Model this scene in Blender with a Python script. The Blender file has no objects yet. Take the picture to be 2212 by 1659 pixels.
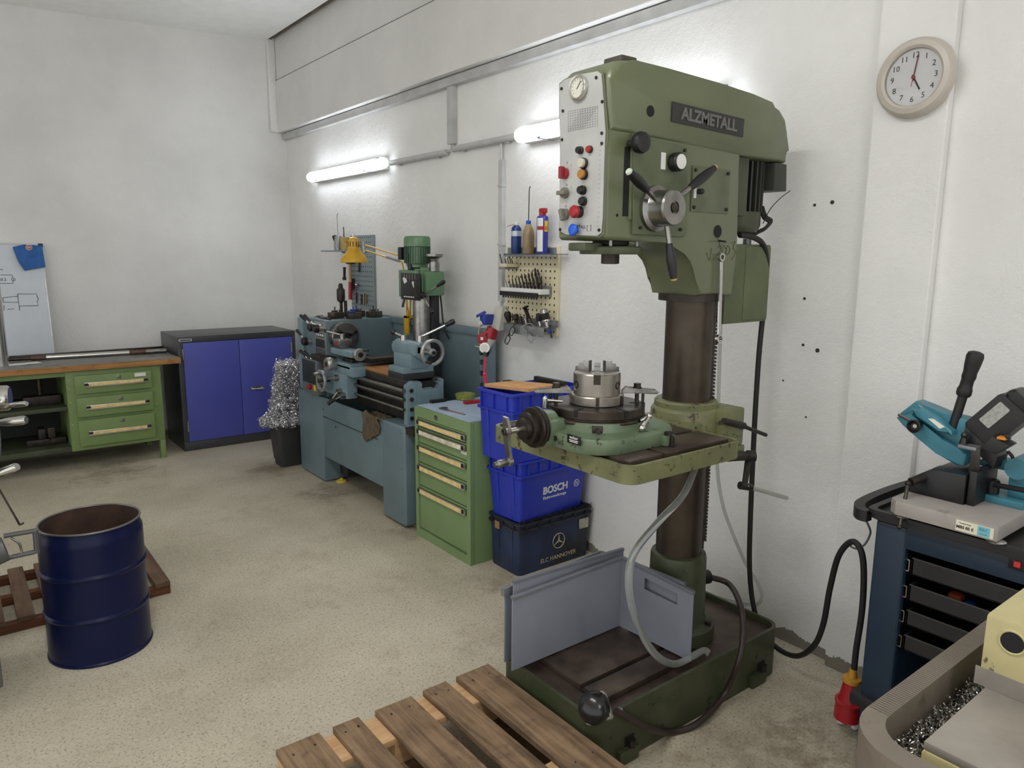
import bpy, bmesh, math, random
from mathutils import Vector, Matrix
random.seed(7)
PI = math.pi
S = bpy.context.scene
COL = S.collection

# ------------------------------------------------------------------ camera (fitted to the photograph's vanishing points)
FPX, YAW, PITCH, ROLL, HCAM = 1581.85, 0.658090702, -0.172873303, 0.00705458945, 1.65
_f = Vector((math.sin(YAW)*math.cos(PITCH), math.cos(YAW)*math.cos(PITCH), math.sin(PITCH)))
_r = Vector((math.cos(YAW), -math.sin(YAW), 0)); _u = _r.cross(_f)
RIGHT = math.cos(ROLL)*_r + math.sin(ROLL)*_u
UP = -math.sin(ROLL)*_r + math.cos(ROLL)*_u
EYE = Vector((0, 0, HCAM))
cam = bpy.data.cameras.new('camera'); camo = bpy.data.objects.new('camera', cam); COL.objects.link(camo)
cam.sensor_width = 36; cam.sensor_fit = 'HORIZONTAL'; cam.lens = FPX/2212*36; cam.clip_start = .02
m = Matrix((RIGHT, UP, -_f)).transposed().to_4x4(); m.translation = EYE
camo.matrix_world = m
S.camera = camo

# ------------------------------------------------------------------ light
W = bpy.data.worlds.new('world'); S.world = W; W.use_nodes = True
W.node_tree.nodes['Background'].inputs[0].default_value = (.975, .985, 1.0, 1)
W.node_tree.nodes['Background'].inputs[1].default_value = 0.50
S.view_settings.view_transform = 'Standard'
S.view_settings.look = 'None'
S.view_settings.gamma = 1
S.view_settings.use_curve_mapping = False
S.view_settings.exposure = 1.40
LAMP_EMIT = 8.5        # wall lamps' diffusers
FILL_EMIT = 15.0       # unseen ceiling fixtures, added for the room's overall light

# ------------------------------------------------------------------ pixel -> place on a known plane
def _ray(px, py):
    return RIGHT*((px-1106)/FPX) + UP*(-(py-829.5)/FPX) + _f
def rx(px, py, X):
    d = _ray(px, py); return EYE + d*(X/d.x)
def ry(px, py, Y):
    d = _ray(px, py); return EYE + d*(Y/d.y)
def rz(px, py, Z):
    d = _ray(px, py); return EYE + d*((Z-HCAM)/d.z)

# ------------------------------------------------------------------ materials
def lin(c):
    return tuple(((v/255)/12.92 if v/255 <= .04045 else ((v/255+.055)/1.055)**2.4) for v in c)
def pm(name, rgb, rough=.5, metal=0., var=.08, scale=9., bump=0., bscale=60., wear=None, wscale=14., wth=.62, wrough=.7, spec=.5, coat=0., stain=None):
    """paint/metal/plastic: base colour with soft variation, optional chips or grime of a second colour, fine relief"""
    M = bpy.data.materials.new(name); M.use_nodes = True
    nt = M.node_tree; N = nt.nodes; L = nt.links
    b = N['Principled BSDF']
    b.inputs['Roughness'].default_value = rough; b.inputs['Metallic'].default_value = metal
    b.inputs['Specular IOR Level'].default_value = spec
    b.inputs['Coat Weight'].default_value = coat
    tc = N.new('ShaderNodeTexCoord')
    c = lin(rgb)
    def noise(sc, det=4, rg=.55):
        n = N.new('ShaderNodeTexNoise'); n.inputs['Scale'].default_value = sc; n.inputs['Detail'].default_value = det
        n.inputs['Roughness'].default_value = rg; L.new(tc.outputs['Object'], n.inputs['Vector']); return n
    def mix(fac, a, bcol):
        x = N.new('ShaderNodeMix'); x.data_type = 'RGBA'
        L.new(fac, x.inputs[0])
        if isinstance(a, tuple): x.inputs[6].default_value = (*a, 1)
        else: L.new(a, x.inputs[6])
        x.inputs[7].default_value = (*bcol, 1); return x.outputs[2]
    def thr(src, a, bb):
        r = N.new('ShaderNodeMapRange'); r.inputs[1].default_value = a; r.inputs[2].default_value = bb
        L.new(src, r.inputs[0]); return r.outputs[0]
    n1 = noise(scale)
    lo = tuple(v*(1-var*2) for v in c); hi = tuple(min(1, v*(1+var)) for v in c)
    out = mix(thr(n1.outputs['Fac'], .3, .7), lo, hi)
    if stain:
        n3 = noise(stain[1], 6, .65); out = mix(thr(n3.outputs['Fac'], stain[2], stain[2]+.12), out, lin(stain[0]))
    if wear:
        n2 = noise(wscale, 8, .68); w = thr(n2.outputs['Fac'], wth, wth+.03)
        out = mix(w, out, lin(wear))
        r = N.new('ShaderNodeMapRange'); r.inputs[3].default_value = rough; r.inputs[4].default_value = wrough
        L.new(w, r.inputs[0]); L.new(r.outputs[0], b.inputs['Roughness'])
    L.new(out, b.inputs['Base Color'])
    if bump:
        n4 = noise(bscale, 5); bp = N.new('ShaderNodeBump'); bp.inputs['Strength'].default_value = bump
        bp.inputs['Distance'].default_value = .004; L.new(n4.outputs['Fac'], bp.inputs['Height']); L.new(bp.outputs[0], b.inputs['Normal'])
    return M
def emit(name, rgb, strength):
    M = bpy.data.materials.new(name); M.use_nodes = True; b = M.node_tree.nodes['Principled BSDF']
    b.inputs['Base Color'].default_value = (.9, .9, .9, 1)
    b.inputs['Emission Color'].default_value = (*lin(rgb), 1); b.inputs['Emission Strength'].default_value = strength; return M
def clear(name, rgb, rough=.05, trans=1., ior=1.45):
    M = bpy.data.materials.new(name); M.use_nodes = True; b = M.node_tree.nodes['Principled BSDF']
    b.inputs['Base Color'].default_value = (*lin(rgb), 1); b.inputs['Roughness'].default_value = rough
    b.inputs['Transmission Weight'].default_value = trans; b.inputs['IOR'].default_value = ior; return M
def wood(name, c1, c2, grain='Y', fine=70., rough=.65, bump=.25, dirt=None, knots=.0):
    """grain runs along the named axis; object-random offset so that planks differ"""
    M = bpy.data.materials.new(name); M.use_nodes = True; nt = M.node_tree; N = nt.nodes; L = nt.links; b = N['Principled BSDF']
    b.inputs['Roughness'].default_value = rough; b.inputs['Specular IOR Level'].default_value = .25
    tc = N.new('ShaderNodeTexCoord'); mp = N.new('ShaderNodeMapping'); mp.inputs['Scale'].default_value = tuple(.06 if a == grain else 1. for a in 'XYZ')
    oi = N.new('ShaderNodeObjectInfo'); va = N.new('ShaderNodeVectorMath'); va.operation = 'SCALE'; va.inputs[0].default_value = (7, 3, 5)
    L.new(oi.outputs['Random'], va.inputs['Scale']); vb = N.new('ShaderNodeVectorMath'); L.new(tc.outputs['Object'], vb.inputs[0]); L.new(va.outputs[0], vb.inputs[1]); L.new(vb.outputs[0], mp.inputs[0])
    def noise(sc, det, src, dist=0.):
        n = N.new('ShaderNodeTexNoise'); n.inputs['Scale'].default_value = sc; n.inputs['Detail'].default_value = det; n.inputs['Roughness'].default_value = .6; n.inputs['Distortion'].default_value = dist; L.new(src, n.inputs[0]); return n.outputs['Fac']
    a = noise(fine, 6, mp.outputs[0], .6); g2 = noise(fine*.22, 4, mp.outputs[0], 1.5); lo = noise(5, 5, vb.outputs[0])
    def madd(x, k, y):
        m = N.new('ShaderNodeMath'); m.operation = 'MULTIPLY_ADD'; L.new(x, m.inputs[0]); m.inputs[1].default_value = k
        if isinstance(y, float): m.inputs[2].default_value = y
        else: L.new(y, m.inputs[2])
        return m.outputs[0]
    v = madd(a, .5, madd(g2, .6, madd(lo, .5, -.3)))
    cr = N.new('ShaderNodeValToRGB'); cr.color_ramp.elements[0].position = .3; cr.color_ramp.elements[1].position = .68
    cr.color_ramp.elements[0].color = (*lin(c1), 1); cr.color_ramp.elements[1].color = (*lin(c2), 1); L.new(v, cr.inputs[0]); out = cr.outputs[0]
    if dirt:
        n2 = noise(11, 7, vb.outputs[0]); mr = N.new('ShaderNodeMapRange'); mr.inputs[1].default_value = .56; mr.inputs[2].default_value = .74; mr.inputs[4].default_value = .8; L.new(n2, mr.inputs[0])
        mx = N.new('ShaderNodeMix'); mx.data_type = 'RGBA'; L.new(mr.outputs[0], mx.inputs[0]); L.new(out, mx.inputs[6]); mx.inputs[7].default_value = (*lin(dirt), 1); out = mx.outputs[2]
    L.new(out, b.inputs['Base Color'])
    bp = N.new('ShaderNodeBump'); bp.inputs['Strength'].default_value = bump; bp.inputs['Distance'].default_value = .004; L.new(v, bp.inputs['Height']); L.new(bp.outputs[0], b.inputs['Normal'])
    return M

# ------------------------------------------------------------------ mesh helpers
def fr(o, x=(1, 0, 0), y=(0, 1, 0)):
    """frame: origin o, local x and y axes"""
    x = Vector(x).normalized(); y = Vector(y); y = (y - x*y.dot(x)).normalized(); z = x.cross(y)
    M = Matrix((x, y, z)).transposed().to_4x4(); M.translation = Vector(o); return M
def along(o, d, up=(0, 0, 1)):
    """frame whose local z runs along d"""
    z = Vector(d).normalized(); u = Vector(up)
    if abs(z.dot(u.normalized())) > .98: u = Vector((1, 0, 0))
    x = u.cross(z).normalized(); y = z.cross(x)
    M = Matrix((x, y, z)).transposed().to_4x4(); M.translation = Vector(o); return M
def smooth_path(pts, n=6):
    P = [Vector(p) for p in pts]
    if len(P) < 3: return P
    out = []
    Q = [P[0]*2-P[1]] + P + [P[-1]*2-P[-2]]
    for i in range(1, len(Q)-2):
        for k in range(n):
            t = k/n; a, b, c, d = Q[i-1], Q[i], Q[i+1], Q[i+2]
            out.append(.5*((2*b)+(c-a)*t+(2*a-5*b+4*c-d)*t*t+(3*b-a-3*c+d)*t**3))
    out.append(P[-1]); return out
def rrect(x0, x1, y0, y1, r, n=5):
    out = []
    for cx, cy, a in ((x1-r, y1-r, 0), (x0+r, y1-r, 90), (x0+r, y0+r, 180), (x1-r, y0+r, 270)):
        for k in range(n+1):
            t = math.radians(a+90*k/n); out.append((cx+r*math.cos(t), cy+r*math.sin(t)))
    return out
def circ(r, n=24, cx=0, cy=0):
    return [(cx+r*math.cos(2*PI*k/n), cy+r*math.sin(2*PI*k/n)) for k in range(n)]
class B:
    def __init__(s): s.bm = bmesh.new()
    def _v(s, pts, M=None): return [s.bm.verts.new(M @ Vector(p) if M else Vector(p)) for p in pts]
    def box(s, x0, x1, y0, y1, z0, z1, bev=0, M=None, seg=2):
        v = s._v([(x, y, z) for z in (z0, z1) for y in (y0, y1) for x in (x0, x1)], M)
        F = [s.bm.faces.new([v[i] for i in q]) for q in ((0, 2, 3, 1), (4, 5, 7, 6), (0, 1, 5, 4), (2, 6, 7, 3), (0, 4, 6, 2), (1, 3, 7, 5))]
        if bev:
            E = list({e for f in F for e in f.edges}); bmesh.ops.bevel(s.bm, geom=E, offset=bev, segments=seg, affect='EDGES', profile=.6)
        return s
    def cbox(s, c, d, bev=0, M=None):
        return s.box(c[0]-d[0]/2, c[0]+d[0]/2, c[1]-d[1]/2, c[1]+d[1]/2, c[2]-d[2]/2, c[2]+d[2]/2, bev, M)
    def hexa(s, lo, hi, bev=0):
        """eight corners: lo and hi loops of four"""
        v = s._v(list(lo)+list(hi)); F = [s.bm.faces.new([v[i] for i in q]) for q in ((3, 2, 1, 0), (4, 5, 6, 7), (0, 1, 5, 4), (1, 2, 6, 5), (2, 3, 7, 6), (3, 0, 4, 7))]
        if bev: bmesh.ops.bevel(s.bm, geom=list({e for f in F for e in f.edges}), offset=bev, segments=2, affect='EDGES', profile=.6)
        return s
    def lathe(s, prof, M, seg=28, a0=0, a1=2*PI):
        """profile (r, z) turned about local z; r = 0 closes"""
        full = abs(a1-a0-2*PI) < 1e-6; n = seg if full else seg+1; rows = []
        for r, z in prof:
            if r < 1e-7: rows.append(s._v([(0, 0, z)], M))
            else: rows.append(s._v([(r*math.cos(a0+(a1-a0)*k/seg), r*math.sin(a0+(a1-a0)*k/seg), z) for k in range(n)], M))
        for A, C in zip(rows, rows[1:]):
            for k in range(seg):
                j = (k+1) % n
                if len(A) == 1 and len(C) == 1: continue
                if len(A) == 1: s.bm.faces.new((A[0], C[k], C[j]))
                elif len(C) == 1: s.bm.faces.new((A[k], A[j], C[0]))
                else: s.bm.faces.new((A[k], A[j], C[j], C[k]))
        return s
    def cyl(s, p0, p1, r, r1=None, seg=20, ch=0):
        p0, p1 = Vector(p0), Vector(p1); h = (p1-p0).length; r1 = r if r1 is None else r1
        pr = [(0, 0), (r, 0), (r1, h), (0, h)] if not ch else [(0, 0), (r-ch, 0), (r, ch), (r1, h-ch), (r1-ch, h), (0, h)]
        return s.lathe(pr, along(p0, p1-p0), seg)
    def prism(s, poly, M, h, bev=0, seg=2):
        a = s._v([(x, y, 0) for x, y in poly], M); b = s._v([(x, y, h) for x, y in poly], M); n = len(poly)
        fa = s.bm.faces.new(a[::-1]); fb = s.bm.faces.new(b)
        F = [s.bm.faces.new((a[i], a[(i+1) % n], b[(i+1) % n], b[i])) for i in range(n)]
        if bev:
            E = list(set(fa.edges) | set(fb.edges)); bmesh.ops.bevel(s.bm, geom=E, offset=bev, segments=seg, affect='EDGES', profile=.6)
        return s
    def loft(s, loops, cap=True):
        R = [s._v(l) for l in loops]; n = len(R[0])
        for A, C in zip(R, R[1:]):
            for k in range(n): s.bm.faces.new((A[k], A[(k+1) % n], C[(k+1) % n], C[k]))
        if cap: s.bm.faces.new(R[0][::-1]); s.bm.faces.new(R[-1])
        return s
    def frame(s, outer, inner, M, h):
        o0 = s._v([(x, y, 0) for x, y in outer], M); o1 = s._v([(x, y, h) for x, y in outer], M)
        i0 = s._v([(x, y, 0) for x, y in inner], M); i1 = s._v([(x, y, h) for x, y in inner], M); n = len(outer)
        for k in range(n):
            j = (k+1) % n
            for q in ((o0[k], o0[j], o1[j], o1[k]), (i0[j], i0[k], i1[k], i1[j]), (o1[k], o1[j], i1[j], i1[k]), (o0[j], o0[k], i0[k], i0[j])): s.bm.faces.new(q)
        return s
    def tube(s, pts, r, seg=10, n=6, cap=True):
        P = smooth_path(pts, n) if n else [Vector(p) for p in pts]
        T = [(P[min(i+1, len(P)-1)]-P[max(i-1, 0)]).normalized() for i in range(len(P))]
        u = T[0].orthogonal().normalized(); loops = []
        for i, (p, t) in enumerate(zip(P, T)):
            u = (u - t*u.dot(t)).normalized(); w = t.cross(u); rr = r(i/(len(P)-1)) if callable(r) else r
            loops.append([p+(u*math.cos(2*PI*k/seg)+w*math.sin(2*PI*k/seg))*rr for k in range(seg)])
        return s.loft(loops, cap)
    def ball(s, c, r, sc=(1, 1, 1), M=None, seg=18):
        prof = [(r*math.sin(PI*k/10), -r*math.cos(PI*k/10)) for k in range(11)]; prof[0] = (0, -r); prof[-1] = (0, r)
        Q = (M or Matrix.Identity(4)) @ Matrix.Translation(Vector(c)) @ Matrix.Diagonal((*sc, 1)); return s.lathe(prof, Q, seg)
    def torus(s, M, R, r, seg=32, k=10):
        return s.lathe([(R+r*math.cos(2*PI*i/k), r*math.sin(2*PI*i/k)) for i in range(k+1)], M, seg)
    def build(s, name, mat, parent=None, ang=32, smooth=True):
        bm = s.bm; bmesh.ops.remove_doubles(bm, verts=bm.verts, dist=1e-6); bmesh.ops.recalc_face_normals(bm, faces=bm.faces)
        me = bpy.data.meshes.new(name); bm.to_mesh(me); bm.free(); return link(name, me, mat, parent, ang, smooth)
def link(name, me, mat, parent=None, ang=32, smooth=True):
    o = bpy.data.objects.new(name, me); COL.objects.link(o); me.materials.append(mat)
    if smooth and len(me.polygons):
        me.polygons.foreach_set('use_smooth', [True]*len(me.polygons)); me.set_sharp_from_angle(angle=math.radians(ang))
    if parent is None:
        xs = [v.co for v in me.vertices]
        c = Vector(((min(v.x for v in xs)+max(v.x for v in xs))/2, (min(v.y for v in xs)+max(v.y for v in xs))/2, min(v.z for v in xs)))
        me.transform(Matrix.Translation(-c)); o.location = c
    else:
        me.transform(wm(parent).inverted()); o.parent = parent
    return o
def wm(o):
    M = o.matrix_basis.copy()
    return wm(o.parent) @ M if o.parent else M
def tag(o, label, cat, group=None, kind=None):
    o['label'] = label; o['category'] = cat
    if group: o['group'] = group
    if kind: o['kind'] = kind
    return o
def thing(name, label, cat, loc=(0, 0, 0), rotz=0, group=None):
    o = bpy.data.objects.new(name, None); COL.objects.link(o); o.empty_display_size = .05
    o.location = loc; o.rotation_euler = (0, 0, rotz); return tag(o, label, cat, group)
def struct(o):
    o['kind'] = 'structure'; return o
def dup(root, loc, rotz=None, label=None):
    def cp(o, par):
        c = o.copy(); COL.objects.link(c); c.parent = par
        for ch in [x for x in ALLCH.get(o.name, [])]: cp(ch, c)
        return c
    ALLCH = {}
    for x in COL.objects:
        if x.parent: ALLCH.setdefault(x.parent.name, []).append(x)
    r = cp(root, None); r.location = loc
    if rotz is not None: r.rotation_euler = (0, 0, rotz)
    if label: r['label'] = label
    return r
def text(s, M, size, mat, parent, name='lettering', ext=.0006, bold=0., align='CENTER', sx=1.):
    cu = bpy.data.curves.new(name, 'FONT'); cu.body = s; cu.size = size; cu.extrude = ext; cu.offset = bold
    cu.align_x = align; cu.align_y = 'CENTER'; cu.resolution_u = 3
    t = bpy.data.objects.new('tmp', cu); COL.objects.link(t)
    dg = bpy.context.evaluated_depsgraph_get(); me = bpy.data.meshes.new_from_object(t.evaluated_get(dg)); bpy.data.objects.remove(t); bpy.data.curves.remove(cu)
    me.materials.clear(); me.transform(M @ Matrix.Diagonal((sx, 1, 1, 1))); return link(name, me, mat, parent, smooth=False)
def lines(M, segs, r, mat, parent, name='drawn_line'):
    b = B()
    for sg in segs: b.tube([M @ Vector((*p, 0)) for p in sg], r, seg=5, n=0)
    return b.build(name, mat, parent, smooth=False)

# shared materials
WHITE = pm('white_plastic', (225, 225, 220), .4)
BLACK = pm('black_plastic', (22, 22, 23), .38, var=.15)
BLACKR = pm('black_rubber', (26, 25, 25), .6, var=.15)
STEEL = pm('machined_steel', (150, 148, 144), .3, 1., var=.15, scale=20)
STEELB = pm('bright_steel', (205, 203, 198), .22, 1., var=.06)
STEELD = pm('dark_oiled_steel', (74, 68, 62), .42, .9, var=.25, scale=14)
STEELG = pm('galvanised_steel', (150, 152, 154), .45, .7, var=.12, scale=26)
IRON = pm('cast_iron', (58, 53, 49), .5, .55, var=.25, scale=18, bump=.15)
REDP = pm('red_plastic', (156, 26, 34), .35)
BLUEP = pm('blue_plastic', (30, 82, 176), .35)
YELP = pm('yellow_plastic', (222, 178, 30), .4)
INK = pm('black_ink', (30, 30, 32), .7)
INKG = pm('grey_ink', (92, 92, 92), .7)
PRINTW = pm('white_print', (222, 222, 218), .6, var=.03)
PAPER = pm('paper', (226, 224, 214), .8, var=.04)
CREAMP = pm('label_strip', (226, 200, 140), .6, var=.12, scale=30)

# ------------------------------------------------------------------ the setting
XW, YB = 2.76, 7.15
def plaster(name, rgb, base=False):
    M = bpy.data.materials.new(name); M.use_nodes = True; nt = M.node_tree; N = nt.nodes; L = nt.links; b = N['Principled BSDF']
    b.inputs['Roughness'].default_value = .75; b.inputs['Specular IOR Level'].default_value = .25
    g = N.new('ShaderNodeNewGeometry')
    def noise(sc, det, rg=.55):
        n = N.new('ShaderNodeTexNoise'); n.inputs['Scale'].default_value = sc; n.inputs['Detail'].default_value = det; n.inputs['Roughness'].default_value = rg
        L.new(g.outputs['Position'], n.inputs['Vector']); return n
    c = lin(rgb)
    n1 = noise(1.3, 6, .6); r1 = N.new('ShaderNodeValToRGB'); r1.color_ramp.elements[0].position = .3; r1.color_ramp.elements[1].position = .72
    r1.color_ramp.elements[0].color = (*[v*.88 for v in c], 1); r1.color_ramp.elements[1].color = (*[min(1, v*1.04) for v in c], 1); L.new(n1.outputs['Fac'], r1.inputs[0])
    out = r1.outputs[0]
    # small chips where the paint has come off
    n2 = noise(16, 9, .72); r2 = N.new('ShaderNodeMapRange'); r2.inputs[1].default_value = .735; r2.inputs[2].default_value = .76; L.new(n2.outputs['Fac'], r2.inputs[0])
    mx = N.new('ShaderNodeMix'); mx.data_type = 'RGBA'; L.new(r2.outputs[0], mx.inputs[0]); L.new(out, mx.inputs[6]); mx.inputs[7].default_value = (*[v*.62 for v in c], 1); out = mx.outputs[2]
    if base:   # bare cement along the foot of the wall
        sp = N.new('ShaderNodeSeparateXYZ'); L.new(g.outputs['Position'], sp.inputs[0]); n3 = noise(7, 6, .7)
        ad = N.new('ShaderNodeMath'); ad.operation = 'MULTIPLY_ADD'; L.new(n3.outputs['Fac'], ad.inputs[0]); ad.inputs[1].default_value = -.14; L.new(sp.outputs['Z'], ad.inputs[2])
        lt = N.new('ShaderNodeMath'); lt.operation = 'LESS_THAN'; L.new(ad.outputs[0], lt.inputs[0]); lt.inputs[1].default_value = -.02
        mx = N.new('ShaderNodeMix'); mx.data_type = 'RGBA'; L.new(lt.outputs[0], mx.inputs[0]); L.new(out, mx.inputs[6]); mx.inputs[7].default_value = (*lin((128, 124, 112)), 1); out = mx.outputs[2]
    L.new(out, b.inputs['Base Color'])
    nb = noise(26, 8, .6); nb2 = noise(150, 3); ad = N.new('ShaderNodeMath'); ad.operation = 'MULTIPLY_ADD'; L.new(nb2.outputs['Fac'], ad.inputs[0]); ad.inputs[1].default_value = .35; L.new(nb.outputs['Fac'], ad.inputs[2])
    bp = N.new('ShaderNodeBump'); bp.inputs['Strength'].default_value = .6; bp.inputs['Distance'].default_value = .008; L.new(ad.outputs[0], bp.inputs['Height']); L.new(bp.outputs[0], b.inputs['Normal'])
    return M
def concrete():
    M = bpy.data.materials.new('concrete_floor'); M.use_nodes = True; nt = M.node_tree; N = nt.nodes; L = nt.links; b = N['Principled BSDF']
    g = N.new('ShaderNodeNewGeometry')
    def noise(sc, det, rg=.6):
        n = N.new('ShaderNodeTexNoise'); n.inputs['Scale'].default_value = sc; n.inputs['Detail'].default_value = det; n.inputs['Roughness'].default_value = rg
        L.new(g.outputs['Position'], n.inputs['Vector']); return n
    def over(out, src, a, bb, col, mxv=1.):
        r = N.new('ShaderNodeMapRange'); r.inputs[1].default_value = a; r.inputs[2].default_value = bb; r.inputs[4].default_value = mxv; L.new(src.outputs['Fac'], r.inputs[0])
        x = N.new('ShaderNodeMix'); x.data_type = 'RGBA'; L.new(r.outputs[0], x.inputs[0]); L.new(out, x.inputs[6]); x.inputs[7].default_value = (*lin(col), 1); return x.outputs[2]
    n1 = noise(.9, 7, .62); r1 = N.new('ShaderNodeValToRGB'); r1.color_ramp.elements[0].position = .28; r1.color_ramp.elements[1].position = .7
    r1.color_ramp.elements[0].color = (*lin((162, 153, 132)), 1); r1.color_ramp.elements[1].color = (*lin((204, 195, 174)), 1); L.new(n1.outputs['Fac'], r1.inputs[0])
    out = r1.outputs[0]
    out = over(out, noise(4, 8, .7), .55, .78, (128, 114, 92), .55)      # brown rubbed-in dirt
    out = over(out, noise(1.9, 8, .75), .55, .72, (150, 126, 100), .45)    # reddish rubbed patches
    out = over(out, noise(95, 5, .75), .53, .62, (112, 103, 88), .75)     # grit
    out = over(out, noise(60, 3, .6), .60, .66, (206, 198, 178), .6)      # pale aggregate
    out = over(out, noise(30, 7, .8), .655, .70, (84, 74, 60), .8)        # chips and pits
    # oil and dirt trodden in around the machines
    ns = noise(6, 9, .78)
    for px_, py_, rad in ((2.05, 4.7, .55), (2.15, 3.75, .35), (2.0, 1.25, .6), (2.3, 1.0, .6), (.9, 6.2, .7), (2.1, 2.85, .25), (1.9, 5.5, .4)):
        dv = N.new('ShaderNodeVectorMath'); dv.operation = 'DISTANCE'; L.new(g.outputs['Position'], dv.inputs[0]); dv.inputs[1].default_value = (px_, py_, 0)
        mr = N.new('ShaderNodeMapRange'); mr.inputs[1].default_value = 0; mr.inputs[2].default_value = rad; mr.inputs[3].default_value = .32; mr.inputs[4].default_value = -.12; L.new(dv.outputs['Value'], mr.inputs[0])
        ad = N.new('ShaderNodeMath'); L.new(ns.outputs['Fac'], ad.inputs[0]); L.new(mr.outputs[0], ad.inputs[1])
        m2 = N.new('ShaderNodeMapRange'); m2.inputs[1].default_value = .58; m2.inputs[2].default_value = .85; m2.inputs[4].default_value = .6; L.new(ad.outputs[0], m2.inputs[0])
        x = N.new('ShaderNodeMix'); x.data_type = 'RGBA'; L.new(m2.outputs[0], x.inputs[0]); L.new(out, x.inputs[6]); x.inputs[7].default_value = (*lin((96, 80, 60)), 1); out = x.outputs[2]
    L.new(out, b.inputs['Base Color']); b.inputs['Roughness'].default_value = .62; b.inputs['Specular IOR Level'].default_value = .35
    nb = noise(55, 6, .7); bp = N.new('ShaderNodeBump'); bp.inputs['Strength'].default_value = .45; bp.inputs['Distance'].default_value = .004; L.new(nb.outputs['Fac'], bp.inputs['Height']); L.new(bp.outputs[0], b.inputs['Normal'])
    return M
PLASTER = plaster('white_plaster', (228, 227, 223), True)
PLASTER2 = plaster('beam_paint', (222, 220, 216))
CEILP = pm('ceiling_paint', (236, 236, 233), .8, var=.02)
CONC = concrete()
struct(B().box(-4.2, XW+.2, -3.2, YB+.2, -.1, 0).build('floor', CONC, smooth=False))
wr = struct(B().box(XW, XW+.2, -3.2, YB+.2, 0, 3.95).build('wall_right', PLASTER, smooth=False))
struct(B().box(-4.2, XW, YB, YB+.2, 0, 3.95).build('wall_back', PLASTER, smooth=False))
# ceiling panel: ends short of the right-hand wall
zc = lambda x, y: 3.50 + .04*x
cb = B(); cb.hexa([(-4.2, -3.2, zc(-4.2, 0)), (2.60, -3.2, zc(2.6, 0)), (2.60, YB, zc(2.6, 0)), (-4.2, YB, zc(-4.2, 0))], [(-4.2, -3.2, 3.8), (2.60, -3.2, 3.8), (2.60, YB, 3.8), (-4.2, YB, 3.8)])
struct(cb.build('ceiling', CEILP, smooth=False))
struct(B().box(2.60, XW, -3.2, YB, 3.72, 3.8).build('ceiling_gap', PLASTER2, smooth=False))
# beam along the right wall in two lifts, cable trunking under it
struct(B().box(2.665, XW, -3.2, YB, 2.79, 3.255, .004).build('trim_1', PLASTER2, smooth=False))
struct(B().box(2.672, XW, -3.2, YB, 3.257, 3.72, .003).build('trim_2', PLASTER2, smooth=False))
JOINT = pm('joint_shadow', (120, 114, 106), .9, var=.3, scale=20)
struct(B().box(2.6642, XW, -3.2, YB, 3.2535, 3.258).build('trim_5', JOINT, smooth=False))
struct(B().box(2.597, 2.64, -3.2, YB, 3.612, 3.64, .004).build('trim_6', pm('gap_shade_dirt', (108, 90, 76), .9, var=.3, scale=6), smooth=False))  # brown strip paints the shadow and dirt of the gap beside the ceiling
struct(B().box(2.60, 2.672, YB-.05, YB, 2.79, 3.7, .01).build('trim_7', PLASTER, smooth=False))
# pilaster by the clock
pil = B(); pil.box(2.722, XW, 1.148, 1.405, 0, 2.79, .006); struct(pil.build('trim_3', PLASTER, smooth=False))
HOLE = pm('hole_dark', (58, 52, 46), .9)
for px, py, r in ((1798, 437, .008), (1760, 443, .006), (1738, 645, .006), (1735, 745, .006), (1766, 757, .009), (1692, 822, .004), (1741, 901, .004)):
    p = rx(px, py, XW); B().cyl(p+Vector((.0, 0, 0)), p-Vector((.002, 0, 0)), r, seg=10).build('anchor_hole', HOLE, wr)

# wall lamps
DIFF = emit("lamp_diffuser", (240, 246, 255), LAMP_EMIT)
CAPC = clear('lamp_cap', (235, 238, 238), .15, .6)
LAMPB = pm('lamp_housing', (205, 206, 204), .45)
def wall_lamp(y0, y1, label):
    z = 2.33; x = XW-.058
    t = thing('fluorescent_lamp', label, 'lamp', (x, (y0+y1)/2, z-.05), group='fluorescent lamps on the right wall')
    B().box(XW-.056, XW, y0+.04, y1-.04, z-.046, z+.046, .006).build('housing', LAMPB, t)
    B().cyl((x, y0+.05, z), (x, y1-.05, z), .042, seg=20).build('diffuser', DIFF, t)
    for a, s in ((y0, 1), (y1, -1)):
        B().lathe([(0, 0), (.024, .002), (.04, .018), (.045, .055), (.043, .055)], along((x, a, z), (0, s, 0)), 20).build('end_cap', CAPC, t)
    b = B(); ring = [(x-.02, y0-.012, z+.03), (x-.05, y0+.02, z+.03), (x-.055, y0+.055, z+.02), (x-.055, y0+.055, z-.025), (x-.05, y0+.02, z-.035), (x-.02, y0-.012, z-.035)]
    b.tube(ring, .003, 6, 4); b.build('wire_clip', STEELG, t)
    for yy in (y0+.25, y1-.25): B().box(x-.05, XW, yy-.012, yy+.012, z-.048, z-.036, .003).build('bracket', STEELG, t)
    return t
wall_lamp(5.06, 6.48, 'lit fluorescent tube lamp on white wall above the lathe')
wall_lamp(2.02, 3.46, 'lit fluorescent tube lamp half hidden behind the green drill press head')
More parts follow.
